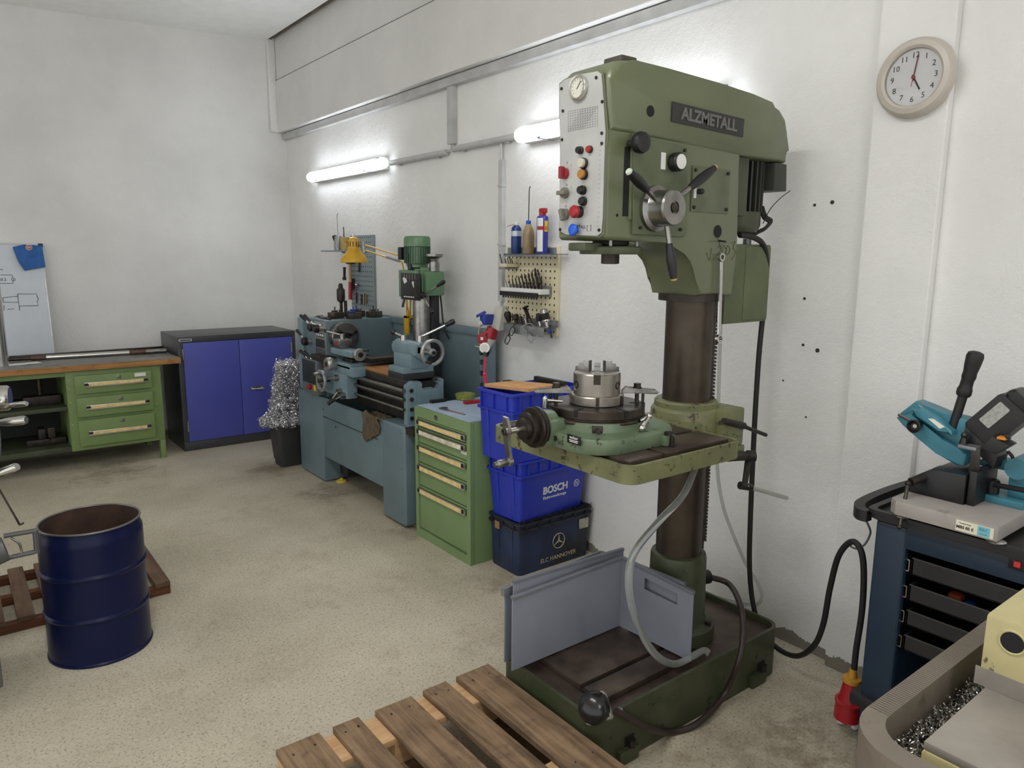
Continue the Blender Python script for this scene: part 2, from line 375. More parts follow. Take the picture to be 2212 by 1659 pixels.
# cable runs on the wall
DUCT = pm('grey_duct', (186, 186, 184), .5)
def single(b, name, mat, label, cat, group=None): return tag(b.build(name, mat), label, cat, group)
struct(B().box(2.71, XW-.001, -3.2, 7.12, 2.728, 2.783, .003).build('trim_4', DUCT, smooth=False))
t = thing('cable_drop', 'short vertical cable trunking hanging from the long rail under the beam', 'trunking', (XW-.03, 4.21, 2.35))
B().box(XW-.04, XW, 4.17, 4.235, 2.37, 2.74, .003).build('trunking_cover', DUCT, t)
for k in (-1, 0, 1): B().tube([(XW-.02, 4.2+k*.012, 2.38), (XW-.022, 4.2+k*.016, 2.345), (XW-.03, 4.2+k*.045, 2.325), (XW-.03, 4.2+k*.09, 2.322)], .004, 6).build('cable', DUCT, t)
def conduit(y0, y1, z, label):
    t = thing('cable_conduit', label, 'conduit', (XW-.02, (y0+y1)/2, z-.02))
    B().cyl((XW-.028, y0, z), (XW-.028, y1, z), .02, seg=16).build('pipe', DUCT, t)
    for f in (.15, .85): y = y0+(y1-y0)*f; B().box(XW-.03, XW, y-.01, y+.01, z-.026, z-.018, .002).build('pipe_clip', DUCT, t)
conduit(4.26, 5.02, 2.325, 'grey cable pipe between the left wall lamp and the vertical drop')
conduit(3.50, 4.17, 2.335, 'grey cable pipe running right from the vertical drop to the hidden lamp')
t = thing('cable_duct', 'narrow vertical cable duct leading down to the red socket box', 'duct', (XW-.015, 3.69, 1.37))
ydu = 3.665
B().box(XW-.028, XW, ydu-.019, ydu+.019, 1.375, 2.22, .003).build('duct_cover', DUCT, t)
B().cyl((XW-.02, ydu, 2.2), (XW-.02, ydu, 2.32), .008, seg=8).build('cable', DUCT, t)
B().cyl((XW-.02, ydu, 1.30), (XW-.02, ydu, 1.39), .008, seg=8).build('cable', DUCT, t)
for z in (2.07, 1.72): B().box(XW-.032, XW, ydu-.023, ydu+.023, z-.008, z+.008, .002).build('duct_clip', DUCT, t)

# unseen ceiling fixtures over the aisle, added as fill light
CDIFF = emit("fill_diffuser", (250, 250, 250), FILL_EMIT)
def added_ceiling_lamp(x, y, label):
    t = thing('added_ceiling_lamp', label, 'lamp', (x, y, 3.3), group='added ceiling lamps over the aisle')
    B().box(x-.12, x+.12, y-.78, y+.78, 3.33, 3.40, .01).build('housing', LAMPB, t)
    B().box(x-.1, x+.1, y-.75, y+.75, 3.30, 3.332, .008).build('diffuser', CDIFF, t)
    for yy in (y-.5, y+.5): B().cyl((x, yy, 3.4), (x, yy, 3.52), .008, seg=8).build('hanger', STEELG, t)
added_ceiling_lamp(.1, 1.5, 'added unseen ceiling fixture over the middle of the aisle')
added_ceiling_lamp(.1, -2.0, 'added unseen ceiling fixture over the near end of the aisle')
# wall clock on the pilaster
cc = rx(1982, 170, 2.72); CX = 2.722
t = thing('wall_clock', 'round wall clock with broad beige rim showing five o\'clock', 'clock', (CX, cc.y, cc.z-.13))
CM = fr((CX, cc.y, cc.z), (0, -1, 0), (0, 0, 1))      # x to the viewer's right, y up, z out of the wall
BEIGE = pm('beige_rim', (188, 180, 168), .35, var=.03)
B().lathe([(.0, 0), (.126, 0), (.131, .012), (.128, .03), (.118, .042), (.102, .046), (.094, .04), (.092, .028), (.0, .028)], CM, 48).build('rim', BEIGE, t)
B().lathe([(0, .0285), (.092, .0285), (.092, .0292), (0, .0292)], CM, 40).build('dial', pm('dial', (222, 222, 220), .5, var=.02), t)
for h in range(1, 13):
    if h == 6: pass
    a = PI/2-h*PI/6; text(str(h), CM @ Matrix.Translation((.072*math.cos(a), .072*math.sin(a), .03)), .026, INK, t, 'numeral', .0002)
def hand(a, l, tail, w, mat, nm, z):
    R = CM @ Matrix.Rotation(-a, 4, 'Z'); B().box(-w/2, w/2, -tail, l, z, z+.001, M=R).build(nm, mat, t)
hand(math.radians(151), .048, .01, .005, INK, 'hour_hand', .0312); hand(math.radians(8), .072, .012, .0035, INK, 'minute_hand', .0325)
hand(math.radians(9), .07, .03, .0018, REDP, 'second_hand', .0338); B().cyl(CM @ Vector((0, 0, .029)), CM @ Vector((0, 0, .036)), .006).build('hub', REDP, t)
B().lathe([(0, .040), (.05, .0395), (.094, .038), (.094, .0395), (.05, .041), (0, .0415)], CM, 40).build('glass', clear('clock_glass', (255, 255, 255), .02, 1., 1.3), t)

# ================================================================== column drill press
GREEN = pm('press_green', (102, 109, 80), .33, var=.06, scale=5, wear=(62, 66, 44), wscale=11, wth=.70, coat=.15)
GREENW = pm('press_green_worn', (112, 114, 78), .45, var=.14, scale=9, wear=(64, 52, 38), wscale=26, wth=.575, stain=((128, 122, 90), 13, .60))
GREENB = pm('press_base_green', (66, 70, 48), .45, var=.12, scale=6, wear=(34, 30, 24), wscale=15, wth=.62, stain=((50, 58, 36), 5, .5))
BROWNST = pm('oily_table_iron', (84, 71, 62), .42, .5, var=.25, scale=12, bump=.1)
COLST = pm('column_steel', (82, 73, 63), .4, .8, var=.12, scale=9)
SILVER = pm('panel_aluminium', (188, 188, 184), .38, .35, var=.05)
DARKSLOT = pm('slot_dark', (20, 19, 18), .8)
AX = Vector((2.185, 1.75, 0)); DY = 1.75; NS = 1.64; FS = 1.86; FX = 1.622
dp = thing('drill_press', 'tall green column drill press with heavy base plate', 'drill press', (2.05, 1.75, 0))
# --- base
outer = rrect(1.50, 2.535, 1.495, 2.005, .06); inner = rrect(1.513, 2.522, 1.508, 1.992, .05)
b = B(); b.prism(outer, Matrix.Translation((0, 0, .0)), .172); b.frame(outer, inner, Matrix.Translation((0, 0, .172)), .028)
for x in (1.63, 2.36): b.box(x-.03, x+.06, 1.475, 1.51, 0, .05, .006)
base = b.build('base_plate', GREENB, dp)
B().prism(inner, Matrix.Translation((0, 0, .1725)), .004).build('base_channel', BROWNST, base)
for y0, y1 in ((1.565, 1.655), (1.675, 1.935)):
    B().box(1.60, 2.035, y0, y1, .176, .2, .003).build('work_surface', BROWNST, base)
for y in (1.665,): B().box(1.60, 2.035, y-.0098, y+.0098, .1765, .184).build('t_slot', DARKSLOT, base)
for x in (1.66, 2.405):
    B().box(x-.022, x+.022, 1.4935, 1.4955, .012, .085).build('bolt_recess', DARKSLOT, base)
    B().cyl((x, 1.485, .05), (x, 1.485, .075), .016, seg=6).build('anchor_bolt', IRON, base)
# --- column foot, column, rack
ft = B().lathe([(0, .18), (.15, .18), (.152, .2), (.15, .232), (.14, .24), (.118, .246), (.112, .26), (.108, .50), (.104, .515), (.09, .52), (0, .52)], Matrix.Translation(AX), 40).build('column_foot', GREENB, dp)
for a in (20, 110, 200, 290):
    p = AX+Vector((.132*math.cos(math.radians(a)), .132*math.sin(math.radians(a)), 0)); B().cyl(p+Vector((0, 0, .235)), p+Vector((0, 0, .255)), .013, seg=6).build('foot_bolt', IRON, ft)
p = ry(1540, 1250, 1.72); B().cyl(AX+Vector((.1, -.03, .385)), AX+Vector((.145, -.045, .385)), .028, seg=16, ch=.004).build('cable_gland', BLACK, ft)
B().lathe([(0, .5), (.0885, .5), (.0885, 1.545), (0, 1.545)], Matrix.Translation(AX), 48).build('column', COLST, dp)
rk = B(); RM = fr(AX+Vector((0, 0, 0)), (.80, -.60, 0), (.60, .80, 0))
rk.box(.082, .094, -.016, .016, .53, 1.5, M=RM)
k = .56
while k < 1.48: rk.box(.093, .104, -.015, .015, k, k+.0075, M=RM); k += .0135
rk.build('rack', IRON, dp, smooth=False)
# --- drilling table with bracket
to = rrect(1.52, 2.065, 1.405, 2.09, .045); ti = rrect(1.532, 2.053, 1.417, 2.078, .036)
b = B(); b.prism(to, Matrix.Translation((0, 0, .992)), .022); b.frame(to, ti, Matrix.Translation((0, 0, 1.014)), .036)
b.box(1.85, 2.12, 1.62, 1.88, .93, .995, .01)
table = b.build('table_tray', GREENW, dp)
xs = (1.556, 1.70, 1.715, 1.885, 1.90, 2.03); ys = (1.44, 1.575, 1.59, 1.905, 1.92, 2.055)
for x0, x1 in ((1.556, 1.70), (1.716, 2.03)):
    for y0, y1 in ((1.44, 1.575), (1.591, 2.055)):
        B().box(x0, x1, y0, y1, 1.015, 1.055, .0025).build('table_top', BROWNST, table)
B().box(1.70, 1.716, 1.44, 2.055, 1.015, 1.03).build('t_slot', DARKSLOT, table); B().box(1.556, 2.03, 1.575, 1.591, 1.0152, 1.0305).build('t_slot', DARKSLOT, table)
b = B(); b.lathe([(.0895, .955), (.128, .955), (.13, .965), (.13, 1.085), (.122, 1.098), (.118, 1.1), (.118, 1.118), (.112, 1.125), (.0895, 1.125)], Matrix.Translation(AX), 40)
b.box(.02, .15, -.16, -.04, .955, 1.10, .012, Matrix.Translation(AX)); b.box(-.15, .0, -.12, .12, .985, 1.062, .01, Matrix.Translation(AX))
b.build('table_bracket', GREENW, dp)
B().box(.06, .155, -.165, -.06, .90, .956, .008, Matrix.Translation(AX)).build('pinion_housing', GREENW, dp)
# clamp lever and crank (parts of the table bracket)
LY = 1.58
a, c, e = ry(1563, 909, LY), ry(1607, 920, LY), ry(1655, 940, LY)
b = B(); b.cyl(a, c, .011, .013, seg=12); lv = b.build('clamp_lever', IRON, dp); B().cyl(c+(a-c)*.2, e, .0075, seg=10, ch=.002).build('lever_grip', STEELD, lv)
a, c, d1, e = ry(1580, 985, LY), ry(1622, 985, LY-.02), ry(1612, 1050, LY-.03), ry(1700, 1076, LY-.05)
b = B(); b.cyl(a, c, .02, .016, seg=14); b.cyl(c+Vector((-.012, .008, 0)), c+Vector((.012, -.008, 0)), .022, seg=16)
b.hexa([c+Vector((-.014, 0, -.01)), c+Vector((.012, 0, -.01)), c+Vector((.012, .016, -.01)), c+Vector((-.014, .016, -.01))], [d1+Vector((-.011, 0, 0)), d1+Vector((.009, 0, 0)), d1+Vector((.009, .014, 0)), d1+Vector((-.011, .014, 0))], .003)
b.cyl(d1+Vector((-.022, .012, .004)), d1+(e-d1)*.12, .015, .013, seg=14); cr = b.build('table_crank', IRON, dp); B().cyl(d1, e, .0085, seg=12, ch=.002).build('crank_grip', STEELB, cr)
# --- head casting (profile in the X-Z plane, extruded across)
def prof(pts): return [(ry(x, y, NS).x, ry(x, y, NS).z) for x, y in pts]
HM = fr((0, FS, 0), (1, 0, 0), (0, 0, 1))     # local x = X, local y = Z, extrudes towards the viewer (-Y)
body = [(1.625, 2.03), (1.625, 1.712), (1.635, 1.703), (1.79, 1.700), (1.905, 1.698), (1.965, 1.690), (2.01, 1.672), (2.045, 1.645), (2.065, 1.615), (2.08, 1.578), (2.09, 1.52), (2.283, 1.513), (2.288, 1.62), (2.292, 1.71), (2.284, 2.03)]
head = B().prism(body, HM, FS-NS, .012, 3).build('head_casting', GREEN, dp, 40)
B().lathe([(.09, 1.495), (.118, 1.495), (.118, 1.52), (.09, 1.52)], Matrix.Translation(AX), 36).build('neck_ring', IRON, head)
cov = [(1.628, 2.02), (1.628, 2.17), (1.634, 2.205), (1.66, 2.228), (1.72, 2.237), (1.886, 2.236), (2.14, 2.229), (2.331, 2.219), (2.45, 2.206), (2.51, 2.190), (2.55, 2.16), (2.57, 2.115), (2.575, 2.05), (2.574, 2.003), (2.28, 2.012)]
cover = B().prism(cov, fr((0, FS+.004, 0), (1, 0, 0), (0, 0, 1)), FS-NS+.008, .028, 4).build('belt_cover', GREEN, dp, 40)
p = rx(1340, 127, 1.72); q = ry(1340, 127, 1.72)
B().box(q.x-.035, q.x+.035, 1.68, 1.76, 2.215, 2.262, .008).build('lifting_lug', pm('lug', (70, 66, 52), .6), cover)
c = ry(1405, 240, NS-.005); B().cyl(c, c+Vector((0, -.0012, 0)), .017, seg=20).build('sight_hole', DARKSLOT, cover)
# maker's sign
SM = fr(ry(1531, 260, NS-.006), (ry(1608, 277, NS)-ry(1455, 241, NS)), (0, 0, 1))
sgn = B().box(-.19, .19, -.031, .031, 0, .005, .002, SM).build('sign_plate', pm('sign_black', (42, 42, 42), .5, bump=.2, bscale=300), cover)
text('ALZMETALL', SM @ Matrix.Translation((.0, -.001, .006)), .052, pm('sign_letters', (104, 104, 100), .5), sgn, 'raised_lettering', .0015, .0016, sx=1.06)
# front control panel
pts = [(1210, 182), (1222, 172), (1258, 160), (1292, 154), (1300, 160), (1303, 190), (1306, 240), (1309, 285), (1307, 330), (1303, 470), (1300, 503), (1292, 510), (1225, 507), (1212, 500), (1210, 480), (1212, 330), (1210, 240)]
PX = 1.6205
poly = [(-(rx(x, y, PX).y), rx(x, y, PX).z) for x, y in pts]
PM = fr((PX, 0, 0), (0, -1, 0), (0, 0, 1))    # x to the viewer's right, y up, z towards the room (-X)
b = B(); cy = sum(p[0] for p in poly)/len(poly); cz = sum(p[1] for p in poly)/len(poly)
bez = [(cy+(y-cy)*1.06, cz+(z-cz)*1.018) for y, z in poly]; b.prism(bez, fr((1.626, 0, 0), (0, -1, 0), (0, 0, 1)), .004, .001); b.build('panel_rim', GREEN, dp)
panel = B().prism(poly, PM, .003, .0008).build('control_panel', SILVER, dp)
def pp(px, py, h=.003): q = rx(px, py, PX); return Vector((PX-h, q.y, q.z))
OUT = Vector((-1, 0, 0))
g = pp(1254, 190); b = B(); b.lathe([(0, 0), (.036, 0), (.038, .004), (.038, .012), (.035, .015), (.031, .014), (.030, .008), (0, .008)], along(g, OUT), 32); gauge = b.build('speed_gauge', STEELB, panel)
B().cyl(g+OUT*.008, g+OUT*.0088, .03, seg=28).build('gauge_dial', pm('gauge_dial', (206, 204, 190), .5), gauge)
GM = fr(g+OUT*.0095, (0, -1, 0), (0, 0, 1)); B().box(-.0012, .0012, -.006, .022, 0, .0005, M=GM @ Matrix.Rotation(-.7, 4, 'Z')).build('gauge_needle', INK, gauge)
lines(GM, [[(.026*math.cos(a), .026*math.sin(a)), (.021*math.cos(a), .021*math.sin(a))] for a in [math.radians(-40+26*k) for k in range(11)]], .0005, INK, gauge, 'gauge_ticks')
# printed chart
q0, q1, q2, q3 = pp(1229, 241, .0032), pp(1293, 229, .0032), pp(1293, 272, .0032), pp(1229, 285, .0032)
seg = []
for i in range(13):
    f = i/12; seg.append([tuple((q0+(q1-q0)*f)), tuple((q3+(q2-q3)*f))])
for i in range(9):
    f = i/8; seg.append([tuple((q0+(q3-q0)*f)), tuple((q1+(q2-q1)*f))])
for i in range(7):
    f = i/12; seg.append([tuple((q3+(q2-q3)*f)), tuple((q0+(q1-q0)*(f+.5)))])
b = B()
for s0, s1 in seg: b.tube([s0, s1], .00035, 4, 0)
b.build('printed_chart', INKG, panel, smooth=False)
# buttons and switches
def knob(px, py, r, h, mat, nm, collar=True, dome=False):
    c = pp(px, py); p = None
    if collar: B().lathe([(0, 0), (r*1.2, 0), (r*1.2, h*.45), (r*1.05, h*.5), (0, h*.5)], along(c, OUT), 20).build('button_collar', STEELD, panel)
    pr = [(0, 0), (r, 0), (r, h*.9), (r*.9, h), (0, h)] if not dome else [(0, 0), (r*.6, 0), (r*.6, h*.5), (r*1.25, h*.55), (r*1.3, h*.75), (r, h*.95), (0, h*1.05)]
    return B().lathe(pr, along(c, OUT), 22).build(nm, mat, panel)
BEIGEB = pm('beige_button', (190, 184, 166), .4); AMBER = pm('amber_button', (168, 110, 42), .3)
knob(1257, 325, .010, .018, BLACK, 'key_switch'); knob(1277, 323, .0095, .014, REDP, 'red_button')
knob(1264, 353, .014, .02, BEIGEB, 'white_button'); knob(1264, 377, .014, .02, AMBER, 'amber_button')
knob(1262, 411, .012, .02, BLACK, 'rotary_switch'); knob(1263, 435, .012, .016, BLACK, 'black_button')
knob(1254, 458, .0155, .034, REDP, 'emergency_stop', True, True); knob(1247, 497, .015, .024, pm('blue_gloss', (24, 86, 200), .2), 'blue_button', False, True)
def selector(px, py, mat, rot, nm='selector_switch'):
    c = pp(px, py); M = along(c, OUT) @ Matrix.Rotation(rot, 4, 'Z'); b = B(); b.lathe([(0, 0), (.018, 0), (.017, .01), (0, .01)], M, 22); b.box(-.0065, .0065, -.021, .017, .008, .026, .003, M); return b.build(nm, mat, panel)
GREYSW = pm('grey_switch', (112, 108, 98), .5)
selector(1223, 375, pm('red_switch', (140, 38, 48), .45), PI); selector(1223, 417, GREYSW, PI/2); selector(1224, 463, GREYSW, .35)
for px, py in ((1215, 192), (1290, 168), (1218, 240), (1303, 220), (1216, 302), (1302, 288), (1302, 310), (1212, 496), (1296, 497)): B().cyl(pp(px, py), pp(px, py)+OUT*.003, .005, seg=10).build('panel_screw', STEELD, panel)
text('ALZMETALL', fr(pp(1249, 491, .0034), (0, -1, 0), (0, 0, 1)), .015, INK, panel, 'lettering', .0002)
lines(fr(pp(1274, 493, .0034), (0, -1, 0), (0, 0, 1)), [[(-.009, .008), (-.009, -.008)], [(.009, .008), (.009, -.008)], [(-.009, .008), (-.004, .008)], [(.009, .008), (.004, .008)], [(-.009, -.008), (-.004, -.008)], [(.009, -.008), (.004, -.008)]], .0007, INK, panel, 'printed_emblem')
for s_, px, py in (('0', 1227, 352), ('1', 1236, 357), ('0', 1226, 400), ('1', 1236, 405), ('0', 1224, 446), ('1', 1233, 450)): text(s_, fr(pp(px, py, .0034), (0, -1, 0), (0, 0, 1)), .012, INKG, panel, 'lettering', .0002)
lines(fr(pp(1297, 315, .0034), (0, -1, 0), (0, 0, 1)), [[(0, -.014*k), (.006, -.014*k)] for k in range(24)], .0004, INKG, panel, 'printed_scale')
# side of the head: feed gearbox cover, depth slot, hub with three levers, knobs
gp = [(ry(x, y, NS).x, ry(x, y, NS).z) for x, y in ((1362, 288), (1478, 318), (1478, 500), (1472, 512), (1362, 506))]
gc = B().prism(gp, fr((0, NS, 0), (1, 0, 0), (0, 0, 1)), .014, .003).build('feed_cover', pm('feed_cover_green', (96, 104, 78), .42, .2, var=.12), head)
for px, py in ((1478, 325), (1382, 492), (1469, 496)): c = ry(px, py, NS-.014); B().cyl(c, c+Vector((0, -.006, 0)), .006, seg=6).build('cover_screw', IRON, gc)
s0, s1 = ry(1355, 318, NS), ry(1351, 467, NS)
B().box(s0.x-.012, s0.x+.012, NS-.002, NS+.001, s1.z, s0.z, 0).build('depth_slot', DARKSLOT, head)
b = B(); b.box(s0.x+.012, s0.x+.022, NS-.008, NS, s1.z-.01, s0.z+.02, .002); b.build('slot_guide', GREEN, head)
c = ry(1384, 308, NS-.045); kn = B().cyl(ry(1358, 312, NS), c, .012, seg=12).build('depth_stop', IRON, head)
B().lathe([(0, 0), (.02, 0), (.03, .008), (.033, .022), (.03, .034), (.022, .037), (0, .032)], along(c+Vector((0, .02, 0)), (0, -1, 0)), 24).build('ball_knob', BLACK, kn)
hc = ry(1449, 449, 1.56); hx = Vector((hc.x, 0, hc.z))
hb = B().lathe([(0, 0), (.072, 0), (.072, .02), (.058, .026), (.056, .03), (.056, .082), (.052, .088), (.02, .0885), (.0195, .085), (0, .085)], along((hc.x, NS-.008, hc.z), (0, -1, 0)), 40).build('feed_hub', STEEL, head)
hf = Vector((hc.x, NS-.008-.086, hc.z)); B().cyl(hf, hf+Vector((0, -.004, 0)), .0155, seg=20, ch=.001).build('hub_cap', STEELD, hb)
WORNW = pm('bare_tip', (196, 166, 112), .7); TIPW = pm('pale_tip', (196, 206, 190), .4)
for px, py, tip in ((1357, 369, TIPW), (1546, 361, WORNW), (1456, 606, WORNW)):
    root = Vector((hc.x, NS-.055, hc.z)); e = ry(px, py, NS-.075); d = (e-root); L_ = d.length; d.normalize()
    lv = B().cyl(root+d*.045, root+d*(L_*.62), .0082, seg=14).build('feed_lever', STEEL, head)
    B().lathe([(0, 0), (.009, 0), (.0125, .012), (.0165, L_*.22), (.0155, L_*.34), (.0105, L_*.5), (0, L_*.5)], along(root+d*(L_*.48), d), 18).build('lever_grip', BLACK, lv)
    B().cyl(root+d*(L_*.975), root+d*L_, .0115, .009, seg=14).build('lever_tip', tip, lv)
c = ry(1454, 351, NS-.014); k2 = B().lathe([(0, 0), (.028, 0), (.03, .01), (.03, .028), (.026, .034), (0, .034)], along(c, (0, -1, 0)), 28).build('speed_knob', BLACK, gc)
B().cyl(c+Vector((0, -.034, 0)), c+Vector((0, -.0352, 0)), .0235, seg=24).build('knob_face', WHITE, k2)
c = ry(1434, 348, NS-.0145); B().box(c.x-.014, c.x+.008, c.y-.001, c.y, c.z-.026, c.z+.026).build('data_plate', PRINTW, gc)
p0, p1 = ry(1495, 357, NS), ry(1571, 462, NS)
ip = B().box(p0.x, p1.x, NS-.004, NS, p1.z, p0.z, .0015).build('inspection_plate', pm('plate_green', (100, 106, 84), .4, .25, var=.12), head)
for x in (p0.x+.014, p1.x-.014):
    for z in (p0.z-.014, p1.z+.014): B().cyl((x, NS-.004, z), (x, NS-.009, z), .006, seg=8).build('plate_screw', STEELD, ip)
c = ry(1509, 414, NS-.004); B().cyl(c, c+Vector((0, -.02, 0)), .009, seg=14, ch=.002).build('push_button', BLACK, ip); B().box(c.x-.025, c.x-.012, NS-.005, NS-.004, c.z-.022, c.z+.015).build('data_plate', PRINTW, ip)
c = ry(1550, 500, NS); B().cyl(c, c+Vector((0, -.0012, 0)), .022, seg=24).build('access_hole', DARKSLOT, head); c = ry(1333, 465, NS); B().cyl(c, c+Vector((0, -.0012, 0)), .005, seg=12).build('access_hole', DARKSLOT, head)
wrt = B()
for stroke in ([(1526, 545), (1532, 562), (1537, 536)], [(1541, 558), (1543, 559)], [(1548, 508), (1553, 520), (1556, 538)], [(1550, 535), (1556, 530), (1557, 540), (1550, 552), (1560, 550)], [(1564, 530), (1560, 542), (1565, 550), (1569, 540), (1564, 530)], [(1572, 530), (1568, 545), (1573, 549), (1577, 538), (1572, 530)], [(1580, 525), (1588, 522), (1584, 535), (1589, 545), (1580, 562)]):
    wrt.tube([ry(x, y, NS-.0005) for x, y in stroke], .0006, 5, 5)
wrt.build('handwriting', INK, head)
# spindle under the head
SX = 1.76
sp = B().lathe([(0, 1.70), (.06, 1.70), (.06, 1.688), (.052, 1.685), (.052, 1.672), (0, 1.672)], Matrix.Translation((SX, DY, 0)), 32).build('quill', BLACKR, dp)
b = B(); b.lathe([(.03, 1.658), (.1, 1.658), (.102, 1.662), (.102, 1.68), (.098, 1.684), (.03, 1.684)], Matrix.Translation((SX, DY, 0)), 36); b.box(SX-.148, SX-.07, DY-.035, DY+.045, 1.668, 1.694, .006)
b.build('quill_clamp_ring', pm('clamp_green', (78, 84, 60), .45, .2, var=.15), sp)
B().lathe([(0, 1.662), (.03, 1.662), (.03, 1.628), (.02, 1.626), (.018, 1.64), (0, 1.64)], Matrix.Translation((SX, DY, 0)), 24).build('spindle_nose', STEELD, sp)
for dx, dy in ((-.06, -.06), (.05, -.07)): B().cyl((SX+dx, DY+dy, 1.68), (SX+dx, DY+dy, 1.705), .006, seg=8).build('ring_bolt', STEEL, sp)
# motor behind, switch box on the back
MC = Vector((2.435, 1.765, 0))
mo = B().lathe([(0, 1.735), (.06, 1.735), (.088, 1.745), (.1, 1.77), (.1, 1.82), (.085, 1.82), (.085, 2.0), (0, 2.0)], Matrix.Translation(MC), 32).build('motor', GREENB, dp)
b = B()
for k in range(26): b.box(.082, .104, -.0035, .0035, 1.82, 2.0, M=Matrix.Translation(MC) @ Matrix.Rotation(2*PI*k/26, 4, 'Z'))
b.build('cooling_fins', pm('fin_dark', (44, 46, 40), .5), mo, smooth=False)
B().box(2.30, 2.36, 1.655, 1.70, 1.80, 2.005, .004).build('motor_plate', GREENB, mo)
B().hexa([(2.50, 1.64, 1.90), (2.585, 1.64, 1.90), (2.585, 1.76, 1.90), (2.50, 1.76, 1.90)], [(2.50, 1.64, 2.0), (2.575, 1.64, 2.0), (2.575, 1.76, 2.0), (2.50, 1.76, 2.0)], .005).build('terminal_box', pm('terminal_grey', (52, 54, 46), .5), mo)
eb = B().box(2.285, 2.56, 1.675, 1.83, 1.405, 1.70, .006).build('switch_box', pm('box_green', (84, 92, 62), .45, var=.1, wear=(50, 50, 38), wth=.66), dp)
B().box(2.40, 2.558, 1.6735, 1.6755, 1.415, 1.692, .002).build('box_lid', pm('box_lid_green', (90, 98, 68), .45, var=.1), eb)
p = ry(1624, 515, 1.70); B().cyl((p.x, 1.72, 1.70), (p.x, 1.72, 1.722), .016, seg=12).build('cable_gland', STEELG, eb)
mcab = [ry(1643, 450, 1.68), ry(1650, 470, 1.68), ry(1662, 480, 1.67), ry(1652, 494, 1.68), ry(1635, 503, 1.7), Vector((p.x, 1.72, 1.72))]
b = B(); b.tube(mcab, .007, 8); b.tube([q+Vector((.006, -.004, .006)) for q in mcab], .006, 8); b.build('motor_cable', BLACKR, dp)
B().tube([ry(1648, 483, 1.68), ry(1664, 452, 1.66), ry(1686, 428, 1.66), ry(1707, 412, 1.66)], .0018, 5).build('cable_tie', BLACK, dp)
# mains lead of the press, hanging down the wall side to the red plug
pl = [(1598, 508, 2.35), (1625, 512, 2.42), (1648, 528, 2.5), (1656, 570, 2.55), (1650, 660, 2.56), (1640, 760, 2.56), (1632, 880, 2.56), (1626, 1000, 2.56), (1621, 1120, 2.56), (1619, 1220, 2.57), (1626, 1300, 2.58)]
path = [rx(x, y, X) for x, y, X in pl] + [rx(1645, 1363, 2.58), rx(1682, 1402, 2.55), rx(1722, 1417, 2.50), rx(1757, 1396, 2.45), rx(1778, 1350, 2.42), rx(1793, 1270, 2.40), rx(1812, 1200, 2.38), rx(1840, 1170, 2.37), rx(1860, 1190, 2.36), rx(1866, 1240, 2.36), rx(1862, 1320, 2.36), rx(1850, 1400, 2.36), rx(1845, 1445, 2.36)]
B().tube(path, .0105, 10, 8).build('mains_lead', BLACKR, dp)
pt, pb_ = rx(1843, 1450, 2.36), rx(1829, 1548, 2.36); d = (pb_-pt); Lp = d.length
plug = B().lathe([(0, Lp*.2), (.026, Lp*.2), (.03, Lp*.42), (.037, Lp*.62), (.046, Lp*.64), (.046, Lp*.68), (.04, Lp*.70), (.043, Lp*.8), (.043, Lp*1.02), (.037, Lp*1.02), (.036, Lp*.8), (0, Lp*.8)], along(pt, d), 24).build('plug', REDP, dp)
B().lathe([(0, -.01), (.011, -.01), (.016, Lp*.12), (.03, Lp*.14), (.031, Lp*.22), (0, Lp*.22)], along(pt, d), 20).build('strain_relief', pm('ochre_plastic', (178, 128, 40), .5), plug)
# foot switch cable: from gland on column foot to mushroom switch at the front of the base
fs = Vector((1.545, 1.535, .20))
B().tube([AX+Vector((.14, -.045, .385)), rz(1575, 1262, .36), ry(1600, 1310, 1.50), ry(1605, 1370, 1.46), ry(1595, 1430, 1.44), rz(1565, 1500, .05), rz(1510, 1560, .02), rz(1450, 1582, .014), ry(1395, 1572, 1.452), ry(1362, 1553, 1.465), ry(1330, 1535, 1.485)], .0115, 10, 8).build('switch_lead', pm('brown_rubber', (48, 36, 32), .5), dp)

# ------------------------------------------------------------------ mushroom foot switch lying on the base rim
fm = thing('mushroom_switch', 'black mushroom emergency button on the front corner of the press base', 'switch', (1.52, 1.53, .2))
# frame tilted towards the operator
F = along(rz(1288, 1530, .215), (-.75, -.45, .62)); 
B().prism(rrect(-.042, .042, -.042, .042, .008), F @ Matrix.Rotation(.5, 4, 'Z') @ Matrix.Translation((0, 0, -.03)), .05, .003).build('switch_box', pm('switch_grey', (170, 166, 152), .5), fm)
B().lathe([(0, .02), (.02, .02), (.02, .028), (.05, .03), (.052, .036), (.048, .05), (.036, .062), (.018, .069), (0, .07)], F, 32).build('mushroom_cap', pm('mushroom_black', (30, 30, 31), .22), fm)
for k in range(4):
    a = PI/4+k*PI/2+.5; q = F @ Vector((.049*math.cos(a), .049*math.sin(a), .02)); B().cyl(q, F @ Vector((.049*math.cos(a), .049*math.sin(a), .023)), .004, seg=8).build('screw', STEELD, fm)
q = ry(1330, 1535, 1.50); B().cyl(q, q+(q-rz(1288, 1530, .215)).normalized()*.022, .012, seg=10, ch=.002).build('cable_gland', STEELG, fm)

